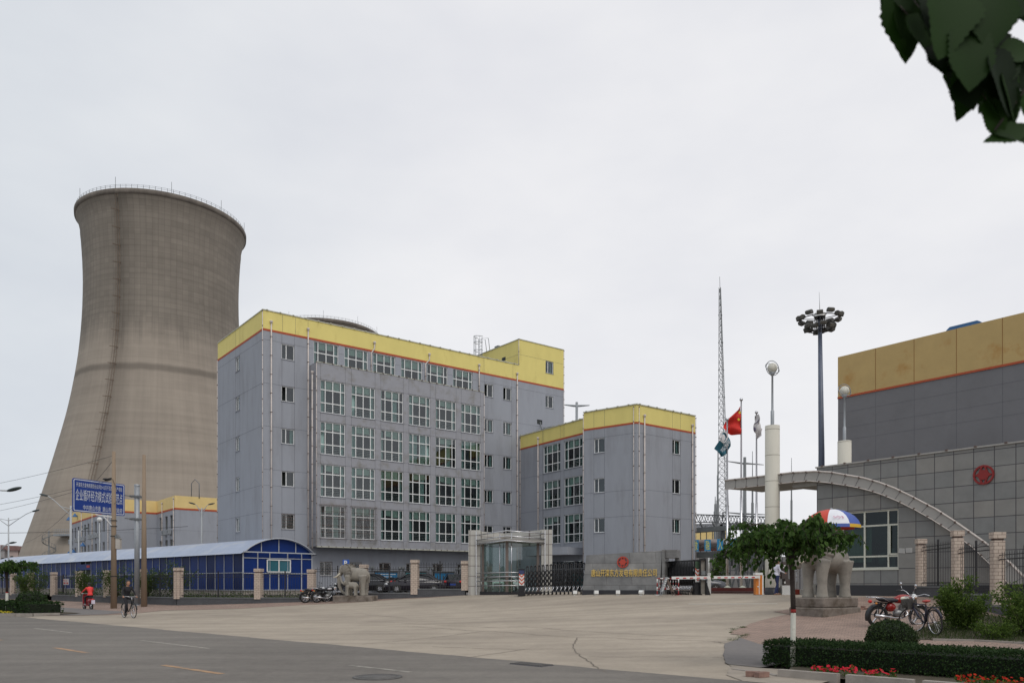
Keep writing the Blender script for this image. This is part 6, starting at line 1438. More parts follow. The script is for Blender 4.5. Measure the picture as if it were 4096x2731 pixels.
for i, (u0, u1, ch) in enumerate(((2772, 2795, '放'), (2818, 2843, '融'), (2868, 2893, '入'), (2922, 2947, '开'))):
    Y = 67.4 - i * .6; p0_, p1_ = px(u0, 2158 - i * 1.5, Y), px(u1, 2204 - i * 1.5, Y); w = p1_.x - p0_.x; h = p0_.z - p1_.z; t = thing('hanging_banner', (p0_.x + w / 2, Y, p1_.z), 'blue hanging banner %s on the pipe bridge' % ['half cut off by the corner block', 'bearing a many stroked yellow character', 'bearing a two stroke yellow character', 'hidden among the tree leaves'][i], 'banner', 0, 'blue banners on the pipe bridge')
    mb = MB(); mb.box(-w / 2, w / 2, 0, .03, 0, h); mb.build('panel', mat('banner_blue', (.015, .20, .40), .5, .1, 2), t); o = text(ch, h * .8, .003, mat('banner_yellow', (.62, .58, .10), .5, .1, 3), 'character', t, width=w * .62); o.location = (0, -.012, h / 2)
    for v in o.data.vertices: v.co.z *= 1.1
mb = MB(); a = px(2700, 2132, 130); b = px(2903, 2132, 130); mb.box(a.x, b.x, 130, 150, .8, 11.5, 0); zt_ = EYE + (PV - 2165) / FX * 130; mb.box(a.x - .1, b.x + .1, 129.9, 130, zt_, EYE + (PV - 2120) / FX * 130, 1)
single('plant_building', mb, [M_wall, M_yel2], 'distant grey plant building with pale yellow band under the pipe bridge', 'building')
mb = MB(); a = px(2650, 0, 100); mb.box(a.x, a.x + 22, 100, 108, .8, EYE + (PV - 2225) / FX * 100, 0)
for k in range(16): mb.box(a.x + 3 + k * 1.1, a.x + 3.1 + k * 1.1, 99.95, 100, .8, 5, 1)
single('switchyard_wall', mb, [mat('mid_grey_cladding', (.22, .215, .21), .85, .1, .5), M_joint], 'long grey clad wall of the switchyard beneath the pipe bridge', 'wall')
mb = MB()
for k in range(7):
    q = px(2860 + k * 32, 0, 72 + (k % 3) * 4); H = 3.2 + (k % 3) * .6
    mb.obox((q.x - .8, q.y, .8), (q.x + .1, q.y, .8 + H), .14, .14); mb.obox((q.x + .9, q.y, .8), (q.x + .1, q.y, .8 + H), .14, .14); mb.obox((q.x - .5, q.y, .8 + H * .5), (q.x + .6, q.y, .8 + H * .5), .1, .1); mb.tube([(q.x + .1, q.y, .8 + H * .6), (q.x + .1, q.y, .8 + H + .6)], .11, 8)
single('switchgear_frames', mb, M_steeld, 'steel switchgear frames standing in the yard under the pipe bridge', 'switchgear')
# far houses at the horizon
random.seed(5)
for i, (u0, u1, vt, Y, lab) in enumerate(((0, 18, 2196, 240, 'far grey apartment block at the picture edge'), (14, 34, 2206, 260, 'far pale flat roofed house with brown roof line'), (36, 72, 2200, 225, 'far house with red tiled roof beside the tower base'), (-60, 0, 2204, 250, 'far house row past the street lamps'))):
    a, b = px(u0, vt, Y), px(u1, vt, Y); t = thing('far_house', (a.x, Y, .8), lab, 'house', group='low houses on the horizon'); w = b.x - a.x; H = b.z - .8; mb = MB(); mb.box(0, w, 0, 12, 0, H); mb.build('wall', mat('far_wall_%d' % i, ((.35, .33, .33), (.42, .38, .36), (.45, .36, .33), (.33, .32, .33))[i], .9, .1, .3), t)
    mb = MB(); mb.prism([(-.6, H), (w + .6, H), (w * .8, H + 1.3), (w * .2, H + 1.3)], -.5, 12.5); mb.build('roof', mat('far_roof', (.22, .13, .12), .9, .15, .3), t)
    mb = MB()
    for k in range(max(1, int(w / 1.6))):
        for z in (1.5, 4.5, 7.5):
            if z + 1.4 < H: mb.box(.4 + k * 1.6, 1.2 + k * 1.6, -.05, -.01, z, z + 1.3)
    if mb.v: mb.build('window', M_room, t)
# ------------------------------------------------------------------ cars
def car(paint, label, loc, rz, group='cars parked in the yard behind the fence'):
    t = thing('parked_car', loc, label, 'car', rz, group); mb = MB()
    St = [(-2.30, .42, .78, .62), (-2.22, .30, .92, .74), (-1.9, .22, 1.0, .82), (-1.25, .20, 1.02, .87), (-.6, .20, .98, .89), (.3, .20, .97, .89), (1.0, .20, .95, .88), (1.7, .22, .86, .84), (2.1, .26, .74, .76), (2.3, .36, .60, .60)]
    rings = []
    for x, zb, zt, w in St:
        i0 = len(mb.v); zm = zb + (zt - zb) * .55
        ring = [(-w * .86, zb), (-w, zb + .12), (-w * 1.0, zm), (-w * .93, zt - .03), (-w * .8, zt), (w * .8, zt), (w * .93, zt - .03), (w, zm), (w, zb + .12), (w * .86, zb)]
        for y, z in ring: mb.v.append((x, y, z))
        rings.append(i0)
    n = 10
    for a, b in zip(rings[:-1], rings[1:]):
        for j in range(n): mb.face([a + j, a + (j + 1) % n, b + (j + 1) % n, b + j], 0, True)
    mb.face([rings[0] + j for j in range(n)], 0); mb.face([rings[-1] + j for j in range(n)][::-1], 0); mb.build('body', paint, t)
    g_ = MB(); G_ = [(-1.75, .98, .70, .98), (-1.0, 1.42, .58, .80), (-.1, 1.47, .58, .82), (.55, 1.40, .57, .80), (1.25, .94, .70, .93)]
    i0 = 0
    for x, zt, wt, wb in G_: g_.v += [(x, -wb * .93, .93), (x, -wt, zt), (x, wt, zt), (x, wb * .93, .93)]
    for k in range(4):
        a = 4 * k; b = a + 4
        g_.face([a, a + 1, b + 1, b], 1, True); g_.face([a + 1, a + 2, b + 2, b + 1], 0 if k in (1, 2) else 1, True); g_.face([a + 2, a + 3, b + 3, b + 2], 1, True)
    g_.build('cabin', [paint, mat('car_glass', (.012, .014, .016), .08, 0, 1)], t)
    p = MB()
    for s_ in (-1, 1):
        for q in (((-1.75, .84, .97), (-1.0, .62, 1.43)), ((-1.0, .62, 1.43), (.55, .62, 1.42)), ((.55, .62, 1.42), (1.25, .84, .94)), ((-.2, .83, .95), (-.25, .64, 1.45))):
            p.obox((q[0][0], q[0][1] * s_, q[0][2]), (q[1][0], q[1][1] * s_, q[1][2]), .04, .05)
    p.build('pillar', paint, t); c = MB()
    for s_ in (-1, 1): c.obox((-1.7, .87 * s_, .955), (1.2, .87 * s_, .93), .012, .02)
    c.build('chrome_strip', M_chrome, t)
    for x in (-1.38, 1.36):
        for s_ in (-1, 1):
            w = MB(); w.lathe([(.17, -.11), (.29, -.11), (.33, -.07), (.33, .07), (.29, .11), (.17, .11)], 24); wo = w.build('wheel', M_tyre, t); wo.location = (x, s_ * .80, .33); wo.rotation_euler = (R(90), 0, 0)
            r_ = MB(); r_.lathe([(0, .0), (.05, .02), (.21, -.01)], 20)
            for k in range(7): a = 2 * math.pi * k / 7; r_.obox((.03 * math.cos(a), .03 * math.sin(a), .09), (.2 * math.cos(a), .2 * math.sin(a), .09), .045, .02); r_.obox((.03 * math.cos(a), .03 * math.sin(a), -.09), (.2 * math.cos(a), .2 * math.sin(a), -.09), .045, .02)
            r_.lathe([(.19, -.1), (.215, -.1), (.215, .1), (.19, .1)], 20); r_.build('rim', M_chrome, wo)
            d = MB(); d.lathe([(.0, 0), (.40, 0)], 20); 
    for s_ in (-1, 1):
        l = MB(); l.ell((2.12, s_ * .60, .66), (.16, .17, .09), 10, 8); l.build('headlight', mat('lamp_glass', (.6, .62, .62), .15, .05, 4), t); l = MB(); l.ell((-2.2, s_ * .62, .84), (.1, .17, .10), 10, 8); l.build('tail_light', mat('tail_red', (.55, .02, .015), .25, .05, 4), t); l = MB(); l.ell((.75, s_ * .98, .98), (.09, .1, .07), 8, 6); l.build('wing_mirror', paint, t)
    l = MB(); l.box(-2.32, -2.29, -.22, .22, .58, .70); l.build('number_plate', mat('plate_blue', (.02, .06, .3), .5, .1, 3), t); l = MB(); l.box(2.27, 2.33, -.35, .35, .42, .60); l.build('grille', M_chrome, t)
    return t
M_ck = mat('black_car_paint', (.006, .006, .009), .12, 0, 1, spec=.6); M_cg = mat('dark_silver_car', (.08, .085, .10), .2, 0, 1); M_cw = mat('white_car', (.55, .56, .55), .2, 0, 1); M_cp = mat('deep_purple_car', (.012, .009, .016), .12, 0, 1, spec=.6)
def cp(u, Y): return (bx(u, Y), Y, .94)
c1 = car(M_ck, 'black saloon with silver window line, its tail next to the small elephant statue', cp(1460, 61.5), math.pi - R(4))
car(M_cp, 'dark saloon with five spoke rims crossing behind the tiled pier', cp(1662, 59.5), math.pi + R(6))
car(M_cp, 'black saloon seen from behind with blue number plate', (bx(1826, 62.5), 62.5, .94), R(87))
car(M_ck, 'black car mostly hidden between the tail lights and the glass booth', (bx(1880, 66), 66, .94), R(70))
car(M_ck, 'black car partly visible between two black saloons by the blue board', (bx(1614, 65), 65, .94), R(60)).scale = (1, 1, .84)
car(M_cw, 'white car seen through the glass booth', (bx(1980, 66), 66, .94), R(190))
car(M_cg, 'grey car parked behind the red planter wall', (bx(2775, 55), 55, .98), R(-5))

# ------------------------------------------------------------------ motorcycles, scooter, bicycles
def wheel(parent, x, r, m_t=.05, spokes='cast', rim=M_chrome, name='wheel', y=0, loc=None):
    mb = MB(); mb.tube([(r * math.cos(a) * .94, 0, r * math.sin(a) * .94) for a in [2 * math.pi * i / 32 for i in range(32)]], m_t, 8, closed=True); w = mb.build(name, M_tyre, parent); w.location = loc or (x, y, r)
    mb = MB(); rr = r * .94 - m_t * .9; mb.tube([(rr * math.cos(a), 0, rr * math.sin(a)) for a in [2 * math.pi * i / 32 for i in range(32)]], .012, 6, closed=True)
    if spokes == 'cast':
        for k in range(5): a = 2 * math.pi * k / 5 + .3; mb.obox((.03 * math.cos(a), 0, .03 * math.sin(a)), (rr * math.cos(a), 0, rr * math.sin(a)), .03, .05, up=(0, 1, 0))
        mb.tube([(0, -.06, 0), (0, .06, 0)], .07, 12)
    else:
        for k in range(24): a = 2 * math.pi * k / 24; b = a + (.5 if k % 2 else -.5); mb.tube([(.02 * math.cos(b), .02 * (1 if k % 2 else -1), .02 * math.sin(b)), (rr * math.cos(a), 0, rr * math.sin(a))], .0022, 4, cap=False)
        mb.tube([(0, -.04, 0), (0, .04, 0)], .022, 10)
    mb.build('rim', rim, w); return w
M_seat = mat('dark_seat', (.015, .014, .02), .6, .1, 6); M_eng = mat('cast_engine', (.28, .28, .28), .45, .2, 12, metal=.6); M_plast = mat('black_plastic', (.012, .012, .014), .35, .05, 4)
def motorcycle(loc, rz, paint, label, flash=None, lean=.05, rimm=M_chrome, rack=True):
    t = thing('motorcycle', loc, label, 'motorcycle', rz, 'motorcycles parked at the gate'); t.rotation_euler = (lean, 0, rz); Rw, Fw = -.62, .66
    wheel(t, Rw, .29, .052, rim=rimm); wheel(t, Fw, .29, .045, rim=rimm)
    mb = MB(); mb.tube([(.36, 0, .88), (.30, 0, .70), (.22, 0, .36), (-.05, 0, .26), (-.25, 0, .36)], .022, 8); mb.tube([(.36, 0, .86), (.0, 0, .74), (-.35, 0, .66), (-.75, 0, .70)], .022, 8)
    for s_ in (-1, 1): mb.tube([(-.22, .05 * s_, .34), (Rw, .09 * s_, .29)], .018, 6); mb.tube([(-.45, .12 * s_, .66), (Rw - .02, .12 * s_, .32)], .028, 8)
    mb.build('frame', M_plast, t); mb = MB()
    for s_ in (-1, 1): mb.tube([(.37, .08 * s_, .86), (Fw, .08 * s_, .29)], .021, 8)
    mb.tube([(.36, -.02, .88), (.34, -.16, .98), (.30, -.24, 1.02), (.22, -.31, 1.0)], .012, 6); mb.tube([(.36, .02, .88), (.34, .16, .98), (.30, .24, 1.02), (.22, .31, 1.0)], .012, 6); mb.build('fork_and_handlebar', M_chrome, t)
    mb = MB(); 
    for s_ in (-1, 1): mb.tube([(.24, .29 * s_, 1.01), (.16, .38 * s_, .99)], .018, 8)
    mb.build('grip', M_plast, t)
    for s_ in (-1, 1): mb = MB(); mb.tube([(.28, .26 * s_, 1.02), (.27, .33 * s_, 1.16)], .006, 5); mb.ell((.27, .34 * s_, 1.2), (.02, .06, .045), 10, 6); mb.build('mirror', M_chrome if lean > 0.055 else M_plast, t)
    mb = MB(); mb.ell((.15, 0, .79), (.27, .135, .13), 16, 10); mb.ell((.0, 0, .76), (.2, .11, .1), 12, 8); mb.build('fuel_tank', paint, t)
    if flash: 
        for s_ in (-1, 1): mb = MB(); mb.ell((.14, .075 * s_, .80), (.17, .07, .08), 12, 8); mb.build('tank_flash', flash, t)
    mb = MB(); mb.ell((-.24, 0, .55), (.16, .11, .13), 12, 8); mb.build('side_cover', paint, t)
    mb = MB(); mb.ell((-.28, 0, .755), (.36, .13, .065), 16, 8); mb.ell((-.52, 0, .79), (.18, .125, .05), 12, 8); mb.build('saddle', M_seat, t)
    mb = MB(); mb.ell((.02, 0, .38), (.17, .12, .12), 12, 8); mb.ell((.10, 0, .52), (.08, .08, .14), 10, 8)
    for k in range(5): mb.cbox((.10, 0, .45 + k * .04), (.2, .18, .012))
    mb.build('engine', M_eng, t); mb = MB(); mb.tube([(.18, -.07, .5), (.24, -.12, .36), (.05, -.15, .25), (-.3, -.16, .27), (-.35, -.16, .28), (-.82, -.17, .34)], [.02, .02, .02, .025, .042, .045], 10); mb.build('exhaust_pipe', M_chrome, t)
    def fender(cx, r, a0, a1, w, nm, m):
        mb = MB(); k = 10
        for i in range(k + 1):
            a = a0 + (a1 - a0) * i / k
            for y, dr in ((-w, -.03), (-w * .6, 0), (w * .6, 0), (w, -.03)): mb.v.append((cx + (r + dr) * math.cos(a), y, .29 + (r + dr) * math.sin(a)))
        for i in range(k):
            for j in range(3): mb.face([4 * i + j, 4 * i + j + 1, 4 * i + 5 + j, 4 * i + 4 + j], 0, True)
        mb.build(nm, m, t)
    fender(Fw, .36, R(20), R(150), .07, 'mudguard', paint if not flash else M_chrome); fender(Rw, .37, R(60), R(200), .085, 'mudguard', M_plast)
    mb = MB(); mb.ell((.46, 0, .84), (.10, .10, .10), 14, 10); mb.build('headlight', mat('lamp_glass', (.6, .62, .62), .15, .05, 4), t); mb = MB(); mb.ell((-.88, 0, .72), (.05, .08, .05), 10, 6); mb.build('tail_light', mat('tail_red', (.55, .02, .015), .25, .05, 4), t)
    mb = MB()
    for s_ in (-1, 1): mb.ell((-.78, .15 * s_, .68), (.04, .03, .03), 8, 6); mb.ell((.42, .17 * s_, .82), (.04, .03, .03), 8, 6)
    mb.build('indicator', mat('amber', (.6, .22, .03), .3, .05, 4), t); mb = MB(); mb.tube([(-.05, -.1, .22), (-.12, -.22, .0)], .012, 6); mb.tube([(.05, -.2, .28), (.05, .2, .28)], .012, 6); mb.build('stand', M_plast, t)
    if rack:
        mb = MB()
        for s_ in (-1, 1): mb.tube([(-.35, .14 * s_, .72), (-.6, .15 * s_, .84), (-.95, .12 * s_, .84), (-.98, 0, .84)], .010, 6)
        mb.tube([(-.8, -.13, .84), (-.8, .13, .84)], .008, 5); mb.build('rack', M_chrome, t)
    return t
M_mred = mat('motorcycle_red', (.27, .015, .012), .25, .05, 4); M_mblk = mat('motorcycle_black', (.01, .01, .012), .2, .05, 4)
pm = ground(3600, 2505); motorcycle((bx(3588, 22.9), 22.9, gz(bx(3588, 22.9), 22.9) + .0), R(8), M_mred, 'red motorcycle with white tank flash parked beside the bicycle', mat('tank_cream', (.62, .60, .50), .3, .03, 4), lean=.09)
p = ground(1262, 2408); motorcycle((p.x, p.y, p.z), R(25), M_mblk, 'black motorcycle with red tail, nearer the tiled pier', lean=.05, rack=False)
p = ground(1314, 2406); motorcycle((p.x, p.y - .3, p.z), R(20), M_mblk, 'black and silver motorcycle with its front wheel behind the small elephant statue', mat('tank_silver', (.5, .5, .52), .3, .03, 4), lean=.06)

def bicycle(loc, rz, m_f, label, basket=False, saddle=M_seat, lean=0, steer=0):
    t = thing('bicycle', loc, label, 'bicycle', rz); t.rotation_euler = (lean, 0, rz); r = .34; Rx, Fx = -.52, .56
    wheel(t, Rx, r, .019, 'wire'); fw_ = wheel(t, Fx, r, .019, 'wire'); fw_.rotation_euler = (0, 0, steer)
    mb = MB(); bb = (-.06, 0, .28); st = (-.20, 0, .78); hd = (.38, 0, .80); hl = (.42, 0, .66)
    for a, b in ((bb, st), (st, hd), (bb, hl), (hd, hl)): mb.tube([a, b], .017, 8)
    for s_ in (-1, 1): mb.tube([(bb[0], .03 * s_, bb[2]), (Rx, .05 * s_, r)], .009, 6); mb.tube([(st[0], .02 * s_, st[2] - .02), (Rx, .05 * s_, r)], .008, 6); mb.tube([(hl[0], .04 * s_, hl[2]), (Fx, .05 * s_, r)], .011, 6)
    mb.build('frame', m_f, t); mb = MB(); mb.tube([hd, (.33, 0, .98)], .012, 6); mb.tube([(.10, -.30, .98), (.28, -.27, 1.02), (.33, 0, .98), (.28, .27, 1.02), (.10, .30, .98)], .011, 6); mb.build('handlebar', M_chrome, t)
    mb = MB(); mb.ell((-.24, 0, .88), (.14, .09, .04), 12, 8); mb.tube([st, (-.23, 0, .86)], .012, 6); mb.build('saddle', [saddle], t)
    mb = MB()
    for cx in (Rx, Fx): mb.tube([(cx + .375 * math.cos(a), 0, r + .375 * math.sin(a)) for a in [R(10 + 17 * i) if cx > 0 else R(0 + 18 * i) for i in range(10)]], .014, 6, sq=2)
    mb.build('mudguard', m_f, t); mb = MB()
    for s_ in (-1, 1): mb.tube([(-.26, .06 * s_, .72), (-.85, .07 * s_, .74)], .007, 5); mb.tube([(Rx, .06 * s_, r), (-.7, .07 * s_, .74)], .006, 5)
    for k in range(4): mb.tube([(-.4 - .13 * k, -.07, .735), (-.4 - .13 * k, .07, .735)], .006, 5)
    mb.build('rack', M_dkiron, t); mb = MB(); mb.tube([(-.06, -.06, .28), (-.06, -.09, .12)], .009, 6); mb.tube([(-.06, .06, .28), (-.06, .09, .44)], .009, 6); mb.box(-.11, -.01, -.19, -.09, .105, .13); mb.box(-.11, -.01, .09, .19, .43, .455); mb.lathe([(.0, -.05), (.09, -.05), (.09, -.045), (0, -.045)], 16); mb.build('pedals', M_dkiron, t)
    if basket:
        mb = MB()
        for z, w in ((.66, .12), (.78, .14), (.92, .17)):
            mb.tube([(.50 - w * .4, -w, z), (.50 + w * 1.4, -w, z), (.50 + w * 1.4, w, z), (.50 - w * .4, w, z)], .006, 5, closed=True)
        for k in range(12): a = 2 * math.pi * k / 12; mb.tube([(.55 + .10 * math.cos(a), .12 * math.sin(a), .66), (.57 + .16 * math.cos(a), .17 * math.sin(a), .92)], .005, 4)
        for k in range(6): mb.box(.45, .70, -.13 + k * .045, -.10 + k * .045, .655, .665)
        mb.box(.44, .46, -.13, .13, .66, .9); mb.box(.70, .72, -.15, .15, .68, .92); mb.build('basket', mat('wire_basket', (.06, .055, .05), .7, .2, 8), t)
    return t
yb = 20.8; bicycle((10.84, yb, gz(10.84, yb)), R(92), mat('navy_frame', (.02, .02, .04), .4, .1, 4), 'dark bicycle with basket and red saddle leaning by the shrub', True, mat('red_saddle', (.35, .04, .03), .5, .1, 4), lean=-.12, steer=R(48))
cy = ground(515, 2470); ROADA = ANG_R
bicycle(tuple(cy), ROADA, M_plast, 'old black roadster bicycle ridden along the road', False)
def scooter(loc, rz, label):
    t = thing('scooter', loc, label, 'scooter', rz); wheel(t, -.52, .22, .045); wheel(t, .58, .22, .04); m = mat('scooter_red', (.25, .015, .02), .3, .05, 4)
    mb = MB(); mb.ell((-.42, 0, .52), (.34, .14, .18), 14, 8); mb.box(-.25, .32, -.12, .12, .22, .30); mb.prism([(.30, .24), (.40, .24), (.50, .60), (.42, .92), (.34, .92), (.40, .58)], -.16, .16); mb.build('body', m, t)
    mb = MB(); mb.ell((-.32, 0, .74), (.32, .13, .06), 14, 8); mb.build('saddle', M_seat, t); mb = MB(); mb.tube([(.40, 0, .9), (.58, 0, .22)], .02, 8); mb.tube([(.28, -.32, .98), (.38, 0, .95), (.28, .32, .98)], .012, 6); mb.build('handlebar', M_chrome, t)
    mb = MB(); mb.ell((.48, 0, .84), (.08, .1, .08), 10, 8); mb.build('headlight', M_white, t); mb = MB(); mb.box(-.84, -.82, -.1, .1, .35, .58, 0); mb.build('number_plate', mat('plate_white', (.65, .6, .7), .5, .1, 4), t); mb = MB(); mb.ell((-.77, 0, .60), (.05, .09, .05), 8, 6); mb.build('tail_light', mat('tail_red', (.55, .02, .015), .25, .05, 4), t)
    mb = MB(); mb.box(.50, .76, -.14, .14, .68, .9); mb.build('front_basket', mat('wire_basket', (.06, .055, .05), .7, .2, 8), t)
    return t
sc = ground(352, 2436); SR2 = math.atan2(-RD.y, -RD.x); scooter(tuple(sc), SR2, 'red motor scooter ridden away along the pavement')

# ------------------------------------------------------------------ people: one continuous body each
M_skin = mat('skin', (.42, .22, .14), .55, .04, 6); M_hair = mat('black_hair', (.012, .010, .010), .5, .1, 10)
def person(loc, rz, J, cloth, label, hair='short', vox=.011, female=False):
    """J: joints in metres, x forward, y to the body's own left, z up"""
    t = thing('person', loc, label, 'person', rz); V = {k: Vector(v) for k, v in J.items() if isinstance(v, tuple)}; mb = MB(); seg = []
    def limb(a, b, r0, r1, tagm, mid=None):
        A_, B_ = V[a], V[b]; mb.tube([A_, A_ * .55 + B_ * .45, B_], [r0, mid or (r0 + r1) / 2, r1], 12); mb.ell(A_, (r0, r0, r0), 10, 6); mb.ell(B_, (r1, r1, r1), 10, 6); seg.append((A_, B_, tagm))
    w = .93 if female else 1.0
    mb.tube([V['hip'] + Vector((0, 0, -.06)), V['hip'] + Vector((0, 0, .05)), V['waist'], V['chest'], V['neck'] + Vector((0, 0, -.05))], [.145 * w, .15 * w, .125 * w, .155 * w, .08], 16); mb.ell(V['chest'] + Vector((0, 0, .03)), (.12, .19 * w, .17), 16, 10); mb.ell(V['hip'], (.125, .165 * w, .12), 16, 10)
    seg += [(V['hip'], V['hip'] + Vector((0, 0, -.05)), 'T'), (V['waist'], V['neck'] - Vector((0, 0, .07)), 'S'), (V['shl'], V['shr'], 'S')]
    limb('neck', 'headb', .058, .055, 'K')
    h = V['head']; mb.ell(h, (.095, .078, .118), 18, 12); mb.ell(h + Vector((.03, 0, -.06)), (.062, .058, .062), 12, 8); mb.ell(h + Vector((.098, 0, -.015)), (.02, .013, .022), 8, 6); mb.ell(h + Vector((.085, 0, -.055)), (.016, .025, .009), 8, 6)
    for s_ in (-1, 1): mb.ell(h + Vector((0, .08 * s_, -.01)), (.018, .012, .03), 8, 6)
    seg.append((h + Vector((0, 0, -.1)), h + Vector((0, 0, .1)), 'K'))
    for s_, c in ((1, 'l'), (-1, 'r')):
        limb('sh' + c, 'el' + c, .052, .040, 'S'); limb('el' + c, 'wr' + c, .041, .027, 'S' if cloth.get('sleeve', 1) else 'K'); limb('hp' + c, 'kn' + c, .083, .056, 'T', .075); limb('kn' + c, 'an' + c, .057, .040, 'T', .056)
        an = V['an' + c]; fd = Vector(J.get('ft' + c, (1, 0, 0))); toe = an + fd * .17 + Vector((0, 0, -.045)); mb.tube([an + fd * -.05 + Vector((0, 0, -.05)), an + fd * .06 + Vector((0, 0, -.04)), toe], [.042, .045, .032], 10); mb.ell(toe, (.045, .04, .028), 10, 6); seg.append((an + Vector((0, 0, -.05)), toe, 'F'))
        wr = V['wr' + c]; hd = (wr - V['el' + c]).normalized(); hd = (hd + Vector(J.get('hd' + c, (0, 0, 0)))).normalized(); sdv = hd.cross(Vector((0, 0, 1)));
        if sdv.length < .2: sdv = Vector((1, 0, 0))
        sdv.normalize(); nn = hd.cross(sdv); palm = wr + hd * .05; mb.tube([wr, palm, wr + hd * .09], [.024, .032, .034], 10, sq=.6); seg.append((wr + hd * .02, wr + hd * .17, 'K'))
        curl = J.get('curl', .5)
        for k, L_ in enumerate((.068, .078, .073, .056)):
            b0 = wr + hd * .09 + sdv * (-.027 + .018 * k); b1 = b0 + hd * L_ * .5 - nn * L_ * .25 * curl; b2 = b1 + hd * L_ * (.35 - .4 * curl) - nn * L_ * .45 * curl; mb.tube([b0 - hd * .02, b0, b1, b2], [.011, .011, .0105, .0095], 8)
        th0 = wr + hd * .04 - sdv * .028; mb.tube([th0, th0 + hd * .03 - sdv * .025, th0 + hd * .055 - sdv * .022 - nn * .015], [.015, .013, .011], 8)
    idx = {'K': 0, 'S': 1, 'T': 2, 'F': 3}
    def dist(p, a, b):
        d = b - a; q = max(0, min(1, (p - a).dot(d) / max(d.length_squared, 1e-9))); return (p - a - d * q).length
    hemz = J.get('hem', V['hip'].z + .02)
    def assign(p, n):
        best = min(seg, key=lambda s_: dist(p, s_[0], s_[1])); k = best[2]
        if k == 'S' and p.z < hemz and abs(p.y) < .2 and dist(p, V['ell'], V['wrl']) > .06 and dist(p, V['elr'], V['wrr']) > .06 and dist(p, V['shl'], V['ell']) > .07 and dist(p, V['shr'], V['elr']) > .07: k = 'T'
        if k == 'T' and p.z > hemz and dist(p, V['hip'], V['waist']) < .2 and p.x < V['hip'].x + .14: k = 'S'
        return idx[k]
    me = blob(mb, vox, 3, [M_skin, cloth['top'], cloth['legs'], cloth['shoe']], assign, 'body'); put('body', me, t)
    hb = MB(); hb.ell(h + Vector((-.015, 0, .02)), (.103, .088, .118), 18, 12)
    if hair == 'long': hb.ell(h + Vector((-.05, 0, -.08)), (.07, .088, .13), 14, 10)
    def cut(p, n): return 0
    hm_ = blob(hb, .012, 1, [M_hair], None, 'hair')
    bm = bmesh.new(); bm.from_mesh(hm_); dele = [v for v in bm.verts if (v.co.x - h.x) > .035 and (v.co.z - h.z) < .055]; bmesh.ops.delete(bm, geom=dele, context='VERTS'); bm.to_mesh(hm_); bm.free(); put('hair', hm_, t)
    eb = MB()
    for s_ in (-1, 1): eb.ell(h + Vector((.086, .03 * s_, .012)), (.010, .013, .007), 8, 6)
    eb.build('eyes', M_hair, t); return t
dark = mat('dark_jacket', (.012, .012, .016), .8, .1, 5); trou = mat('dark_trousers', (.015, .014, .018), .85, .1, 5); shoe = mat('dark_shoe', (.02, .018, .016), .6, .1, 8)
# cyclist (bicycle bottom bracket at x=-.06)
J = dict(hip=(-.26, 0, 1.0), waist=(-.22, 0, 1.12), chest=(-.16, 0, 1.32), neck=(-.11, 0, 1.50), headb=(-.09, 0, 1.55), head=(-.06, 0, 1.65), shl=(-.13, .18, 1.43), shr=(-.13, -.18, 1.43), ell=(-.05, .27, 1.20), elr=(-.05, -.27, 1.20), wrl=(.08, .29, 1.04), wrr=(.08, -.29, 1.04),
         hpl=(-.24, .09, .95), hpr=(-.24, -.09, .95), knl=(.14, .12, .86), knr=(.06, -.12, .63), anl=(-.02, .14, .54), anr=(-.06, -.14, .22), curl=1.0, hem=.97)
person(tuple(cy), ROADA, J, dict(top=dark, legs=trou, shoe=shoe), 'man in dark jacket and trousers riding the old bicycle')
J = dict(hip=(-.36, 0, .88), waist=(-.34, 0, 1.0), chest=(-.28, 0, 1.19), neck=(-.22, 0, 1.36), headb=(-.20, 0, 1.41), head=(-.17, 0, 1.51), shl=(-.24, .165, 1.30), shr=(-.24, -.165, 1.30), ell=(-.02, .27, 1.12), elr=(-.02, -.27, 1.12), wrl=(.21, .29, 1.01), wrr=(.21, -.29, 1.01),
         hpl=(-.32, .09, .83), hpr=(-.32, -.09, .83), knl=(.08, .14, .72), knr=(.08, -.14, .72), anl=(.06, .14, .36), anr=(.06, -.14, .36), curl=1.0, hem=.86)
person(tuple(sc), SR2, J, dict(top=mat('coral_jacket', (.80, .06, .055), .8, .06, 5), legs=trou, shoe=mat('pale_shoe', (.45, .42, .42), .7, .1, 8)), 'woman in coral red jacket riding the scooter, seen from behind', 'long', female=True)
pg = Vector((bx(3107, 37.6), 37.6, 1.085))
J = dict(hip=(0, 0, .93), waist=(.01, 0, 1.06), chest=(.0, 0, 1.27), neck=(0, 0, 1.46), headb=(.02, 0, 1.51), head=(.05, 0, 1.60), shl=(0, .19, 1.39), shr=(0, -.19, 1.39), ell=(.03, .25, 1.12), elr=(.06, -.24, 1.14), wrl=(.20, .22, .98), wrr=(.30, -.17, 1.05),
         hpl=(0, .09, .88), hpr=(0, -.09, .88), knl=(.10, .10, .50), knr=(-.02, -.10, .49), anl=(.07, .10, .09), anr=(-.14, -.10, .09), curl=.5, hem=.93)
person(tuple(pg), R(8), J, dict(top=mat('white_shirt', (.66, .66, .74), .8, .04, 5), legs=mat('blue_jeans', (.02, .03, .09), .85, .15, 6), shoe=mat('tan_shoe', (.25, .15, .10), .7, .1, 8)), 'man in white sweatshirt and blue jeans standing by the column', 'short')

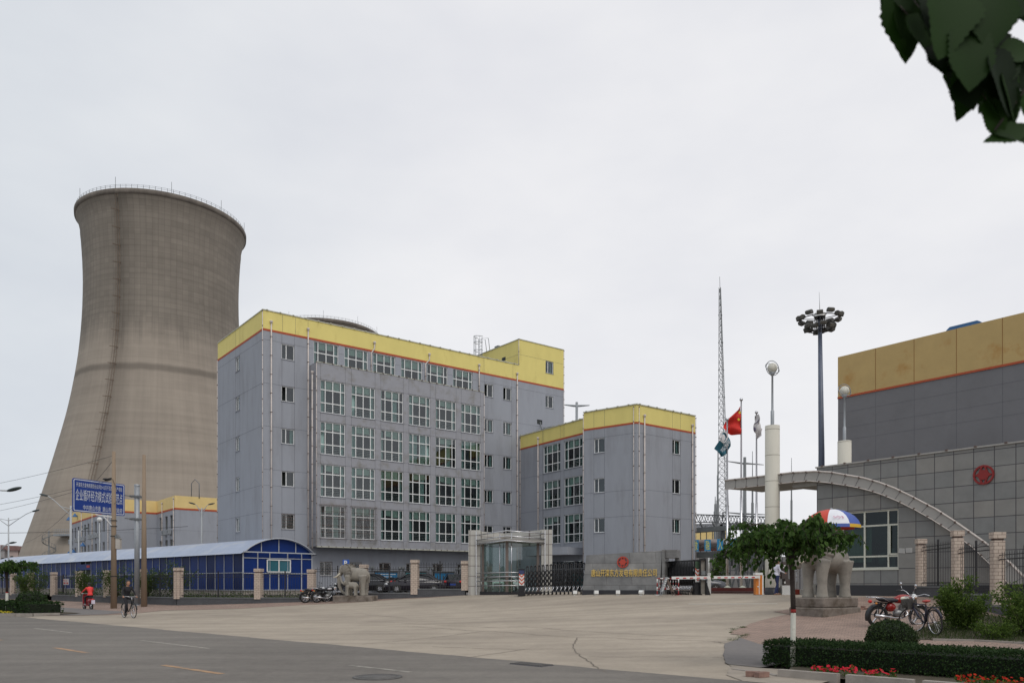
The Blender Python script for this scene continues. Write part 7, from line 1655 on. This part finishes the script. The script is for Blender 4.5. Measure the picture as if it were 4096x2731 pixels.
# ------------------------------------------------------------------ elephant statues carved from grey stone
M_stone = mat('carved_stone', (.285, .262, .225), .85, .15, 1.6, .3, 22, stain=(.15, .14, .125), stain_scale=1.6, stain_lo=.46, stain_hi=.68)
M_stone2 = mat('mossy_stone', (.20, .17, .145), .9, .25, 2.5, .5, 18, stain=(.10, .08, .06), stain_scale=2.2, stain_lo=.45, stain_hi=.65)
def elephant_shapes(mb, s, trunk, o=(0, 0, 0), baby=False):
    o = Vector(o)
    def P(x, y, z): return o + Vector((x, y, z)) * s
    def E(c, r, rot=None): mb.ell(P(*c), tuple(q * s for q in r), 24, 14, rot=rot)
    def T(pts, rad, n=16): mb.tube([P(*p) for p in pts], [q * s for q in rad], n)
    E((-.15, 0, 1.22), (.62, .36, .40)); E((.25, 0, 1.25), (.40, .34, .40)); E((-.45, 0, 1.18), (.36, .34, .42)); E((.55, 0, 1.42), (.25, .22, .26)); E((.76, 0, 1.52), (.23, .21, .26)); E((.74, 0, 1.66), (.16, .18, .14)); E((.86, 0, 1.42), (.17, .15, .2))
    for x, y in ((.36, .22), (.36, -.22), (-.52, .22), (-.52, -.22)):
        dx = .04 if x > 0 else -.02
        T([(x, y, 1.15), (x + dx, y, .7), (x + dx, y, .38), (x + dx, y, .12), (x + dx, y, -.01)], [.21, .145, .125, .145, .175] if x > 0 else [.25, .16, .13, .145, .17])
    T(trunk, [.15, .135, .115, .10, .085, .07, .065, .07][:len(trunk)])
    for sgn in (1, -1): E((.93, .115 * sgn, 1.36), (.07, .05, .09))
    T([(-.80, 0, 1.35), (-.88, 0, 1.1), (-.85, .02, .85), (-.84, .03, .72)], [.05, .035, .03, .045], 10)
def ear_mesh(s, rot_out=.9):
    mb = MB(); N = 22; K = 5
    out = [(-.02, .28), (.10, .33), (-.2, .30), (-.38, .18), (-.44, 0), (-.40, -.16), (-.34, -.30), (-.22, -.44), (-.10, -.50), (.0, -.34), (.05, -.15), (.06, 0), (.06, .15)]
    pts = [(.06, .2), (-.05, .32), (-.22, .33), (-.36, .24), (-.44, .08), (-.43, -.08), (-.38, -.22), (-.30, -.36), (-.18, -.48), (-.08, -.46), (-.0, -.28), (.05, -.08)]
    n = len(pts); dense_ = []
    for i in range(n):
        a, b = pts[i], pts[(i + 1) % n]
        for k in range(4): f = k / 4; dense_.append((a[0] + (b[0] - a[0]) * f, a[1] + (b[1] - a[1]) * f))
    n = len(dense_)
    for side, th in ((0, .028), (1, -.028)):
        for j in range(K + 1):
            f = j / K
            for i, (x, z) in enumerate(dense_):
                ridge = .022 * math.sin(i * 2 * math.pi / 4.0) * f * (1 if -.3 < z < .2 or 1 else 0)
                mb.v.append((x * f * s + .03 * s * (1 - f), (ridge * f + th * (1 - .5 * f)) * s + .10 * s * f * f * (-1 if x < 0 else 0), z * f * s))
    w = n * (K + 1)
    for sd in (0, 1):
        for j in range(K):
            for i in range(n): q = [sd * w + j * n + i, sd * w + j * n + (i + 1) % n, sd * w + (j + 1) * n + (i + 1) % n, sd * w + (j + 1) * n + i]; mb.face(q if sd else q[::-1], 0, True)
    for i in range(n): a = K * n + i; b = K * n + (i + 1) % n; mb.face([a, b, w + b, w + a], 0, True)
    return mb
def statue(loc, rz, s, trunkA, label, calf=None, ped=(2.1, .95, .28), low=None, zs=1.0):
    t = thing('elephant_statue', loc, label, 'statue', rz, 'stone elephant statues at the gate'); L_, W2_, H_ = ped; base = H_ + (low[2] if low else 0)
    mb = MB(); random.seed(3 if calf else 9)
    def rock(x0, x1, y0, y1, z0, z1, am, nx=14, nz=4):
        b = MB(); b.box(x0, x1, y0, y1, z0, z1); me = b.mesh('tmp', []); bm = bmesh.new(); bm.from_mesh(me); bmesh.ops.bevel(bm, geom=bm.edges[:], offset=.035, segments=1, affect='EDGES'); bmesh.ops.subdivide_edges(bm, edges=bm.edges[:], cuts=6, use_grid_fill=True)
        for v in bm.verts: v.co += Vector((noise.noise(v.co * 3.1), noise.noise(v.co * 3.1 + Vector((5, 1, 2))), noise.noise(v.co * 3.1 + Vector((1, 7, 3))) * (.5 if v.co.z < z1 - .01 else .2))) * am
        bm.to_mesh(me); bm.free(); me.materials.append(M_stone2)
        return me
    if low: put('lower_plinth', rock(-low[0] / 2, low[0] / 2, -low[1] / 2, low[1] / 2, -.1, low[2], .015), t)
    z0 = low[2] if low else -.1; put('plinth', rock(-L_ / 2, L_ / 2, -W2_ / 2, W2_ / 2, z0, base, .05), t)
    mb = MB(); elephant_shapes(mb, s, trunkA, (0, 0, base)); me = blob(mb, .026 * s, 5, [M_stone], None, 'body'); ad = put('adult_body', me, t)
    for sgn in (1, -1):
        em = ear_mesh(s * 1.3); o = em.build('ear', M_stone, t); o.location = (.64 * s, .23 * s * sgn, base + 1.42 * s); o.rotation_euler = (R(-14) * sgn, 0, R(-32) * sgn); o.scale = (1, sgn, 1)
        tk = MB(); tk.tube([(.90 * s, .12 * s * sgn, base + 1.30 * s), (1.04 * s, .16 * s * sgn, base + 1.14 * s), (1.18 * s, .17 * s * sgn, base + 1.07 * s), (1.34 * s, .15 * s * sgn, base + 1.06 * s)], [.045 * s, .042 * s, .034 * s, .012 * s], 10); tk.build('tusk', mat('tusk_white', (.58, .53, .42), .5, .08, 4), t)
        ey = MB(); ey.ell((.88 * s, .165 * s * sgn, base + 1.56 * s), (.035 * s, .03 * s, .028 * s), 10, 8); ey.build('eye', M_stone, t)
    if zs != 1:
        for ch in t.children:
            if 'plinth' in ch.name: continue
            for v in ch.data.vertices:
                v.co.z = v.co.z * zs if ch.location.z else base + (v.co.z - base) * zs
            if ch.location.z: ch.location.z = base + (ch.location.z - base) * zs
    if calf:
        cs, ox, oy = calf; mb = MB(); trunkC = [(.85, 0, 1.42), (1.05, 0, 1.45), (1.22, 0, 1.62), (1.3, 0, 1.9), (1.34, .0, 2.2), (1.5, 0, 2.35)]; elephant_shapes(mb, cs, trunkC, (ox, oy, base), True); me = blob(mb, .014, 4, [M_stone], None, 'calf'); put('calf_body', me, t)
        for sgn in (1, -1):
            em = ear_mesh(cs * .95); o = em.build('calf_ear', M_stone, t); o.location = (ox + .62 * cs, oy + .23 * cs * sgn, base + 1.40 * cs); o.rotation_euler = (R(-14) * sgn, 0, R(-30) * sgn); o.scale = (1, sgn, 1)
    return t
trL = [(.86, 0, 1.40), (1.0, 0, 1.18), (1.02, 0, .85), (.98, 0, .52), (.84, 0, .24), (.62, .02, .12), (.42, .05, .14), (.32, .06, .22)]
e1 = ground(1415, 2407); statue((e1.x, e1.y + .5, gz(e1.x, e1.y + .5)), math.pi - R(10), 1.02, trL, 'pale stone elephant with white tusks and a calf under its trunk, by the parked motorcycles', calf=(.5, .10, .40), ped=(2.45, 1.0, .36))
trR = [(.86, 0, 1.44), (1.05, 0, 1.30), (1.12, 0, 1.12), (1.1, 0, .98), (1.02, .0, .92)]
ex, ey_ = 10.66, 27.0
statue((ex, ey_, gz(ex, ey_) - .02), R(211), 1.26, trR, 'large stone elephant on a two tier plinth behind the weeping tree', ped=(1.85, 1.3, .33), low=(1.95, 1.42, .26), zs=.86)
p = ground(3438, 2440)
for i, (dx, dy, a, l) in enumerate(((0, 0, .3, 'broken brick lying beside the elephant plinth, nearest the paving'), (.18, .12, 1.0, 'broken brick leaning on the elephant plinth'), (.3, .0, -.4, 'third brick lying flat beside the plinth rubble'))):
    mb = MB(); mb.box(-.12, .12, -.06, .06, 0, .07); single('loose_brick', mb, mat('loose_brick', (.25, .15, .12), .9, .25, 8), l, 'brick', (p.x + dx, p.y + dy, p.z + .02 + (.06 if i == 1 else 0)), a, 'loose bricks')
p = ground(3047, 2712)
for dx, dy, a, l in ((0, 0, .5, 'broken brick at the corner of the kerb'), (-.12, .1, -.3, 'second broken brick against the kerb corner')):
    mb = MB(); mb.box(-.12, .12, -.06, .06, 0, .09); single('loose_brick', mb, MATS['loose_brick'], l, 'brick', (p.x + dx, p.y + dy, p.z + .02), a, 'loose bricks')
# ------------------------------------------------------------------ plants
random.seed(21)
M_leafT = leafmat('elm_leaf', (.022, .055, .012), (.085, .155, .032), .4)
M_leafH = leafmat('hedge_leaf', (.010, .030, .008), (.032, .066, .014), .15)
M_leafB = leafmat('ball_leaf', (.014, .032, .010), (.04, .07, .018), .15)
M_leafS = leafmat('shrub_leaf', (.03, .065, .012), (.14, .21, .04), .4)
M_leafF = leafmat('fence_shrub_leaf', (.03, .06, .015), (.09, .135, .03), .3)
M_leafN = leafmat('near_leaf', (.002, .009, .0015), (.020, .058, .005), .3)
M_bark = mat('dark_bark', (.055, .042, .036), .9, .25, 6, .6, 30)
M_lime = mat('limewash', (.58, .57, .50), .9, .12, 5, .3, 30, stain=(.36, .34, .28), stain_scale=5, stain_lo=.55, stain_hi=.7)
def leafshape(mb, p, d, nrm, L_, w, m=0):
    d = Vector(d).normalized(); sd = d.cross(nrm)
    if sd.length < 1e-4: sd = d.orthogonal()
    sd.normalize(); nn = sd.cross(d); p = Vector(p); i = len(mb.v)
    mb.v += [tuple(p), tuple(p + d * L_ * .3 + sd * w * .5 + nn * w * .12), tuple(p + d * L_ * .62 + sd * w * .4 + nn * w * .1), tuple(p + d * L_ - nn * L_ * .12), tuple(p + d * L_ * .62 - sd * w * .4 + nn * w * .1), tuple(p + d * L_ * .3 - sd * w * .5 + nn * w * .12)]
    mb.face([i, i + 1, i + 2, i + 3], m); mb.face([i, i + 3, i + 4, i + 5], m)
def weeping_tree(loc, H, Rc, nb, nl, lsize, label, trunk_r=.055, squash=1.0, seedv=1, paint=(0.0, .62), lop=(0, 0)):
    random.seed(seedv); t = thing('weeping_tree', loc, label, 'tree', group='grafted weeping trees with limewashed trunks'); fork = H - .62 * squash
    mb = MB(); zl = H * .36; pts = [(0, 0, -.05), (.01, 0, zl)]; mb.tube(pts, [trunk_r * 1.05, trunk_r], 14, 0); mb.tube([(.01, 0, zl), (.01, 0, zl + .065)], trunk_r * 1.03, 14, 1); mb.tube([(.01, 0, zl + .065), (.0, .01, zl + .5), (-.02, 0, fork - .2), (-.02, 0, fork)], [trunk_r, trunk_r * .95, trunk_r * 1.0, trunk_r * 1.5], 14, 2); mb.build('trunk', [M_lime, mat('band_red', (.30, .02, .015), .7, .1, 5), M_bark], t)
    br = MB(); lf = MB()
    for b in range(nb):
        a = 2 * math.pi * (b + random.uniform(-.4, .4)) / nb * 1.0; reach = Rc * (random.uniform(.55, 1.0) if b % 5 < 3 else random.uniform(.08, .5)) * (1 + lop[0] * math.cos(a - lop[1])); up = random.uniform(.25, .62) * squash; drop = random.uniform(.15, .85 if math.cos(a) < -.3 else .55) * (.4 + .6 * reach / Rc) * squash
        s0 = Vector((-.02, 0, fork)); e = Vector((math.cos(a), math.sin(a), 0)); k = 14; pts = []
        for i in range(k + 1):
            f = i / k; h = up * math.sin(min(f * 1.15, 1) * math.pi / 2 * 1.0) * 1.0 - drop * max(0, f - .35) ** 1.7 * 1.6; q = s0 + e * reach * (1 - (1 - f) ** 1.5) + Vector((0, 0, h)) + Vector((noise.noise(Vector((f * 3, b, 0))), noise.noise(Vector((f * 3, b, 5))), 0)) * .12 * f; pts.append(q)
        br.tube(pts, [.022 * (1 - i / k) + .004 for i in range(k + 1)], 6)
        twigs = [pts]
        for tn in range(5):
            i = random.randint(3, k - 1); q = pts[i]; a2 = a + random.uniform(-1.3, 1.3); e2 = Vector((math.cos(a2), math.sin(a2), 0)); L2 = random.uniform(.12, .42); dd = random.uniform(.08, .62 if math.cos(a) < -.1 else .40) * squash * (1.25 if tn == 0 else .75)
            tw = [q + e2 * L2 * (j / 7) ** .8 + Vector((0, 0, .08 * math.sin(j / 7 * 3.1) - dd * (j / 7) ** 1.8)) for j in range(8)]; br.tube(tw, [.007 * (1 - j / 9) + .002 for j in range(8)], 5); twigs.append(tw)
        for tw in twigs:
            n_ = int(nl / nb / 6 * (1.6 if tw is pts else 1.0))
            for _ in range(n_):
                f = random.uniform(.15, 1.0) if tw is pts else random.uniform(0, 1); i = min(int(f * (len(tw) - 1)), len(tw) - 2); q = tw[i] + (tw[i + 1] - tw[i]) * random.random(); q = q + Vector((random.gauss(0, .035), random.gauss(0, .035), random.gauss(-.01, .03)))
                d = Vector((random.gauss(0, .6), random.gauss(0, .6), -.9 + random.gauss(0, .5))); n3 = Vector((q.x, q.y, .35)).normalized() + Vector((random.gauss(0, .5), random.gauss(0, .5), random.gauss(0, .5))); leafshape(lf, q, d, n3, lsize * random.uniform(.65, 1.25), lsize * random.uniform(.5, .75))
    br.build('branches', M_bark, t); lf.build('crown', M_leafT, t); return t
tb = ground(3170, 2676); weeping_tree((bx(3171, 14.9), 14.9, .05), EYE + (PV - 2066) / FX * 14.9 - .05, 1.30, 36, 6600, .10, 'small weeping tree with limewashed trunk and red band, before the elephant statue', seedv=4, lop=(.12, math.pi), squash=1.05, trunk_r=.047)
weeping_tree((bx(27, 43.5), 43.5, .05), EYE + (PV - 2232) / FX * 43.5 - .05, 1.75, 26, 3600, .13, 'weeping tree beside the clipped hedge at the side road', trunk_r=.07, seedv=8, squash=1.15)
def hedge(name, a, b, w, z0, z1, n, size, m, label, seedv=2):
    random.seed(seedv); a, b = Vector(a), Vector(b); d = b - a; L_ = d.length; ang = math.atan2(d.y, d.x); t = thing(name, (a.x, a.y, z0), label, 'hedge', ang); h = z1 - z0; mb = MB(); core = mat('hedge_core', (.010, .016, .007), 1, .2, 5)
    mb.box(.1, L_ - .1, .11, w - .11, .06, h - .09); mb.build('inner_twigs', core, t); mb = MB(); pts = []
    areas = [L_ * w, L_ * h, L_ * h * .5, w * h * 2]; tot = sum(areas)
    for _ in range(n):
        r = random.uniform(0, tot); dz = random.uniform(-.05, .02)
        if r < areas[0]: x, y = random.uniform(0, L_), random.uniform(0, w); p = (x, y, h + dz + .02 * noise.noise(Vector((x * 2, y * 2, 0)))); 
        elif r < areas[0] + areas[1]: x, z = random.uniform(0, L_), random.uniform(0, h); p = (x, -dz * .8 + .02 * noise.noise(Vector((x * 2, z * 3, 3))), z)
        elif r < areas[0] + areas[1] + areas[2]: p = (random.uniform(0, L_), w + dz * .8, random.uniform(0, h))
        else: y, z = random.uniform(0, w), random.uniform(0, h); p = (0 - dz if random.random() < .8 else L_ + dz, y, z)
        pts.append(p)
    leafcards(mb, pts, size, .4, 0, up=.5, aspect=.7)
    # sprigs standing up along the top edges
    for _ in range(n // 40):
        x = random.uniform(0, L_); y = random.choice((random.uniform(0, .06), random.uniform(0, w))); leafcards(mb, [(x, y, h + .01 * k) for k in range(4)], size, .3, 0, up=1.5, aspect=.5)
    mb.build('foliage', m, t); return t
ha = Vector((bx(3052, 15.2), 15.2)); hb_ = ha + Vector((RD.x, RD.y)) * 7.2; hedge('clipped_hedge', ha, hb_, 1.15, .04, .50, 30000, .036, M_leafH, 'long low clipped hedge behind the red flowers at the kerb')
hedge('clipped_hedge', sdp(-52, .6), sdp(-39.6, 1.0), 1.7, .03, .62, 8500, .085, M_leafH, 'short clipped hedge with yellow flowers at the side road', 5)
def ball(loc, r, rz_, n, size, m, label, name='ball_shrub', seedv=3):
    random.seed(seedv); t = thing(name, loc, label, 'shrub', group='ball shaped clipped shrubs'); mb = MB(); mb.ell((0, 0, rz_ * .85), (r * .9, r * .9, rz_ * .9), 20, 12); mb.build('inner_twigs', mat('hedge_core', (.010, .016, .007), 1, .2, 5), t); mb = MB(); pts = []
    for _ in range(n):
        v = Vector((random.gauss(0, 1), random.gauss(0, 1), random.gauss(0, 1))).normalized(); k = random.uniform(.9, 1.04) * (1 + .05 * noise.noise(v * 2.5)); z = rz_ * .85 + v.z * rz_ * k
        if z < 0: continue
        pts.append((v.x * r * k, v.y * r * k, z))
    leafcards(mb, pts, size, .4, 0, up=.3, aspect=.7); mb.build('foliage', m, t)
q = Vector((bx(3565, 17.2), 17.2)); ball((q.x, q.y, gz(*q) - .02), .50, .40, 5200, .042, M_leafB, 'clipped ball shrub behind the long hedge, near the bicycle')
q = Vector((bx(127, 42.6), 42.6)); ball((q.x, q.y, .2), .72, .55, 1600, .10, M_leafB, 'clipped ball shrub rising from the short hedge at the side road', seedv=6)
def shrub(loc, r, h, n, size, m, label, stems=9, name='shrub', seedv=1, loose=1.0, cat='shrub', group=None):
    random.seed(seedv); t = thing(name, loc, label, cat, group=group); st = MB(); lf = MB()
    for s_ in range(stems):
        a = random.uniform(0, 6.28); rr = r * random.uniform(.2, .95); hh = h * random.uniform(.55, 1.0) * (1 - .3 * rr / r); e = Vector((math.cos(a) * rr, math.sin(a) * rr, hh)); pts = [Vector((e.x * f ** 1.3, e.y * f ** 1.3, e.z * f)) for f in (0, .25, .5, .75, 1)]; st.tube(pts, [.02, .016, .012, .008, .004], 6)
        for _ in range(int(n / stems)):
            f = random.uniform(.12, 1.05) ** .8; i = min(int(f * 4), 3); q = pts[i] + (pts[i + 1] - pts[i]) * random.random(); w = r * .26 * loose * (1.15 - f * .75); q = q + Vector((random.gauss(0, w), random.gauss(0, w), random.gauss(0, w * .6)))
            if q.z < .02: continue
            d = Vector((q.x - e.x * .2, q.y - e.y * .2, .3)).normalized() + Vector((random.gauss(0, .6), random.gauss(0, .6), random.gauss(0, .6))); leafshape(lf, q, d, Vector((random.gauss(0, 1), random.gauss(0, 1), 1)), size * random.uniform(.6, 1.3), size * random.uniform(.35, .6))
    st.build('stems', M_bark, t); lf.build('foliage', m, t); return t
xs_ = bx(3850, 21.2); shrub((xs_, 21.2, gz(xs_, 21.2)), .66, 1.62, 7000, .075, M_leafS, 'bushy green shrub behind the bicycle at the foot of the tiled piers', 16, seedv=12)
xs_ = bx(3990, 19.2); shrub((xs_, 19.2, gz(xs_, 19.2)), .6, .5, 1400, .07, M_leafS, 'low spreading shoots beside the bushy shrub', 9, seedv=17)
xs_ = bx(4100, 19.5); shrub((xs_, 19.5, gz(xs_, 19.5)), .75, 1.75, 5200, .07, M_leafS, 'taller green shrub at the picture edge before the last tiled pier', 12, seedv=14)
# trees and shrubs behind the street fence
for i, (u, v, Y, r, h, zb, lab) in enumerate(((150, 2280, 66, 1.5, 2.9, .7, 'dark shrub behind the open gate leaf'), (100, 2290, 62, .9, 2.4, .7, 'small shrub next to the open gate leaf'), (345, 2290, 57, 1.15, 2.3, .7, 'rounded shrub behind the scooter rider'), (470, 2290, 56, 1.7, 2.5, .7, 'wide pale shrub behind the concrete utility pole'), (590, 2290, 53.5, 1.1, 2.3, .7, 'shrub between the plain pole and a tiled pier'), (700, 2270, 53.0, 1.6, 2.75, .72, 'feathery bush above the corner pier of the street fence'))):
    shrub((bx(u, Y), Y, zb), r, h, 1500, .13, M_leafF, lab, 12, 'fence_shrub', 30 + i, 1.1, group='shrubs behind the street fence')
for i, (u, Y, r, h, lab) in enumerate(((2885, 66, .9, 3.0, 'thin young tree under the pipe bridge'), (3050, 60, .8, 2.2, 'low shrub near the flagpoles'), (2910, 120, 4.5, 4.3, 'dark trees far beyond the switchyard'), (990, 105, 2.2, 3.4, 'tree tops over the shed roof before the dormitory gable'))):
    shrub((bx(u, Y), Y, .9), r, h, 900, .2, M_leafF, lab, 8, 'far_shrub', 50 + i, 1.1)
# low planting inside the railings and groundcover
random.seed(9); mb = MB(); pts = []
for k in range(5200):
    f = random.random(); p = FENCE_F + (RB * 26 * random.random() if f < .5 else (FENCE_G - FENCE_F) * random.random() * .55); n_ = Vector((.672, .741)) if f < .5 else Vector((.17, .98)); p = p + n_ * random.uniform(.35, 1.2); pts.append((p.x, p.y, .72 + random.uniform(0, .45) * random.random()))
leafcards(mb, pts, .10, .4, 0, up=.6, aspect=.5); tag(mb.build('groundcover', M_leafF), kind='stuff')
def flowers(name, region, n, m, size, seedv, stemh=.1, z=.05):
    random.seed(seedv); mb = MB(); lv = MB()
    for _ in range(n):
        x, y = region(); zz = gz(x, y) + z; h = stemh * random.uniform(.6, 1.5); c = Vector((x, y, zz + h)); nn = Vector((random.gauss(0, .5), random.gauss(-.5, .5), 1)).normalized(); u_ = nn.orthogonal().normalized(); v_ = nn.cross(u_); r = size * random.uniform(.7, 1.2); i = len(mb.v); mb.v.append(tuple(c - nn * r * .3))
        for k in range(10): a = 2 * math.pi * k / 10; rr = r * (1 if k % 2 == 0 else .72); mb.v.append(tuple(c + u_ * rr * math.cos(a) + v_ * rr * math.sin(a) + nn * (.1 * r if k % 2 else 0)))
        for k in range(10): mb.face([i, i + 1 + k, i + 1 + (k + 1) % 10], 0)
        leafcards(lv, [(x + random.gauss(0, .02), y + random.gauss(0, .02), zz + random.uniform(0, h)) for _ in range(6)], .05, .3, 0, up=.8)
    o = mb.build(name, m); tag(o, kind='stuff'); o = lv.build('flower_foliage', M_leafS); tag(o, kind='stuff')
M_fl1 = leafmat('red_petal', (.60, .015, .03), (.75, .04, .09), .3); M_fl2 = leafmat('orange_red_petal', (.42, .012, .008), (.58, .045, .012), .3); M_fl3 = leafmat('yellow_petal', (.5, .38, .02), (.6, .5, .05), .3)
flowers('red_flowers', lambda: sdp(random.uniform(1.0, 2.35), random.uniform(1.2, 1.62)), 80, M_fl1, .035, 3, .11)
flowers('orange_flowers', lambda: sdp(random.uniform(3.3, 8.5), random.uniform(1.15, 1.5)), 520, M_fl2, .028, 4, .12)
flowers('yellow_flowers', lambda: sdp(random.uniform(-52, -39.9), random.uniform(.1, .5)), 260, M_fl3, .05, 5, .08, .07)
# overhanging branch close to the camera, on its own tree standing beyond the frame
random.seed(77); nt_ = thing('overhanging_tree', (7.2, 2.0, 0), 'dark leafy branch hanging into the top corner of the view', 'tree'); O = Vector((7.2, 2.0, 0)); mb = MB()
mb.tube([(0, 0, -.1), (.05, .05, 2.2), (-.1, -.1, 4.0)], [.16, .13, .10], 14); mb.build('trunk', M_bark, nt_)
br = MB(); tip = px(3980, 520, 2.3) - O; mid = px(4180, 60, 2.3) - O
br.tube([Vector((-.1, -.1, 3.8)), Vector((-1.6, 0, 4.1)), Vector((-3.6, .2, 4.2)), Vector((mid.x + .3, mid.y, 3.95)), mid, (mid + tip) / 2 + Vector((.05, 0, 0)), tip], [.06, .04, .02, .012, .008, .006, .003], 8); up1 = px(3700, -60, 2.35) - O; br.tube([Vector((-3.6, .2, 4.2)), Vector((mid.x + .1, mid.y, 4.15)), up1 + Vector((0, 0, .25)), up1], [.02, .012, .008, .005], 8); br.build('branches', M_bark, nt_)
lf = MB(); br2 = MB()
def bigleaf(u, v, Y, au, L_, w, tilt=0.0, roll=0.0):
    """a serrated heart shaped leaf; au = direction of its tip in the view plane, degrees"""
    c = px(u, v, Y) - O; a = R(au); d = Vector((math.cos(a), math.sin(tilt) * .6, math.sin(a))).normalized(); n_ = Vector((math.sin(roll), -1, .25)).normalized(); sd = d.cross(n_).normalized(); nn = sd.cross(d); N = 22; br2.tube([c, c - d * .05 + Vector((0, .02, .02))], .0016, 5); i0 = len(lf.v); rim = []
    for k in range(N + 1):
        f = k / N; wd = w * .5 * (math.sin(math.pi * f ** .72)) ** .8 * (1.0 if k % 2 == 0 else .90) * (1 + .13 * math.sin(f * 8 + u * .37)); rim.append((f, wd))
    for k in range(N + 1):
        f, wd = rim[k]; b = c + d * (L_ * f) - nn * (.12 * L_ * f * f); lf.v += [tuple(b + sd * wd + nn * wd * .25), tuple(b), tuple(b - sd * wd + nn * wd * .25)]
    for k in range(N):
        a_ = i0 + 3 * k; lf.face([a_, a_ + 1, a_ + 4, a_ + 3], 0, True); lf.face([a_ + 1, a_ + 2, a_ + 5, a_ + 4], 0, True)
for args in ((3610, -110, 2.35, -80, .24, .15), (3690, -110, 2.3, -78, .25, .16), (3740, -60, 2.3, -85, .21, .17), (3590, -90, 2.4, -75, .16, .10), (3820, -40, 2.25, -105, .22, .17), (3630, 60, 2.35, -55, .13, .12), (3700, 60, 2.3, -72, .14, .14), (3760, 120, 2.3, -62, .12, .10), (3900, -40, 2.3, -85, .22, .18), (3965, -50, 2.25, -95, .20, .14), (4060, -80, 2.3, -85, .12, .15), (4130, -80, 2.35, -95, .12, .14),
             (3790, 90, 2.3, -60, .16, .13), (3860, 110, 2.25, -88, .19, .16), (3930, 90, 2.3, -70, .17, .15), (3830, 190, 2.35, -75, .16, .12), (3900, 220, 2.3, -95, .17, .14), (3960, 200, 2.25, -60, .19, .14), (4030, 215, 2.3, -110, .12, .10), (4120, 200, 2.3, -165, .13, .08), (3850, 290, 2.3, -70, .11, .10), (3930, 330, 2.3, -55, .14, .10), (3945, 400, 2.3, -65, .12, .07), (3990, 340, 2.3, -70, .16, .10), (4010, 280, 2.28, -60, .15, .11), (4110, 300, 2.3, -80, .02, .02), (4120, 520, 2.3, -170, .13, .07), (4160, 560, 2.3, 165, .14, .08), (4150, 260, 2.3, -150, .12, .10)):
    bigleaf(*args, tilt=random.uniform(-.5, .5), roll=random.uniform(-.5, .5))
bnd = [(3545, 60), (3600, 190), (3640, 235), (3720, 245), (3790, 330), (3815, 430), (3885, 432), (3990, 560), (4100, 560)]
def vb(u):
    for (a, b), (c, d) in zip(bnd[:-1], bnd[1:]):
        if a <= u <= c: return b + (d - b) * (u - a) / (c - a)
    return 560
for _ in range(150):
    u = random.uniform(3570, 4140); L_ = random.uniform(.06, .12); a_ = random.uniform(-115, -55); tu = u + L_ / 2.35 * FX * math.cos(R(a_)); lim = vb(max(3546, min(tu, 4099))) - 10; v = random.uniform(-120, max(-100, lim - L_ / 2.35 * FX * .95))
    if any((tu > hu0 and u < 4110 and v < hv1 and v + L_ / 2.35 * FX * .9 > hv0) for hu0, hv0, hv1 in ((4000, 100, 200), (3990, 350, 480), (4000, 480, 560))): continue
    bigleaf(u, v, random.uniform(2.36, 2.5), a_, L_, L_ * random.uniform(.65, .85), random.uniform(-.6, .6), random.uniform(-.6, .6))
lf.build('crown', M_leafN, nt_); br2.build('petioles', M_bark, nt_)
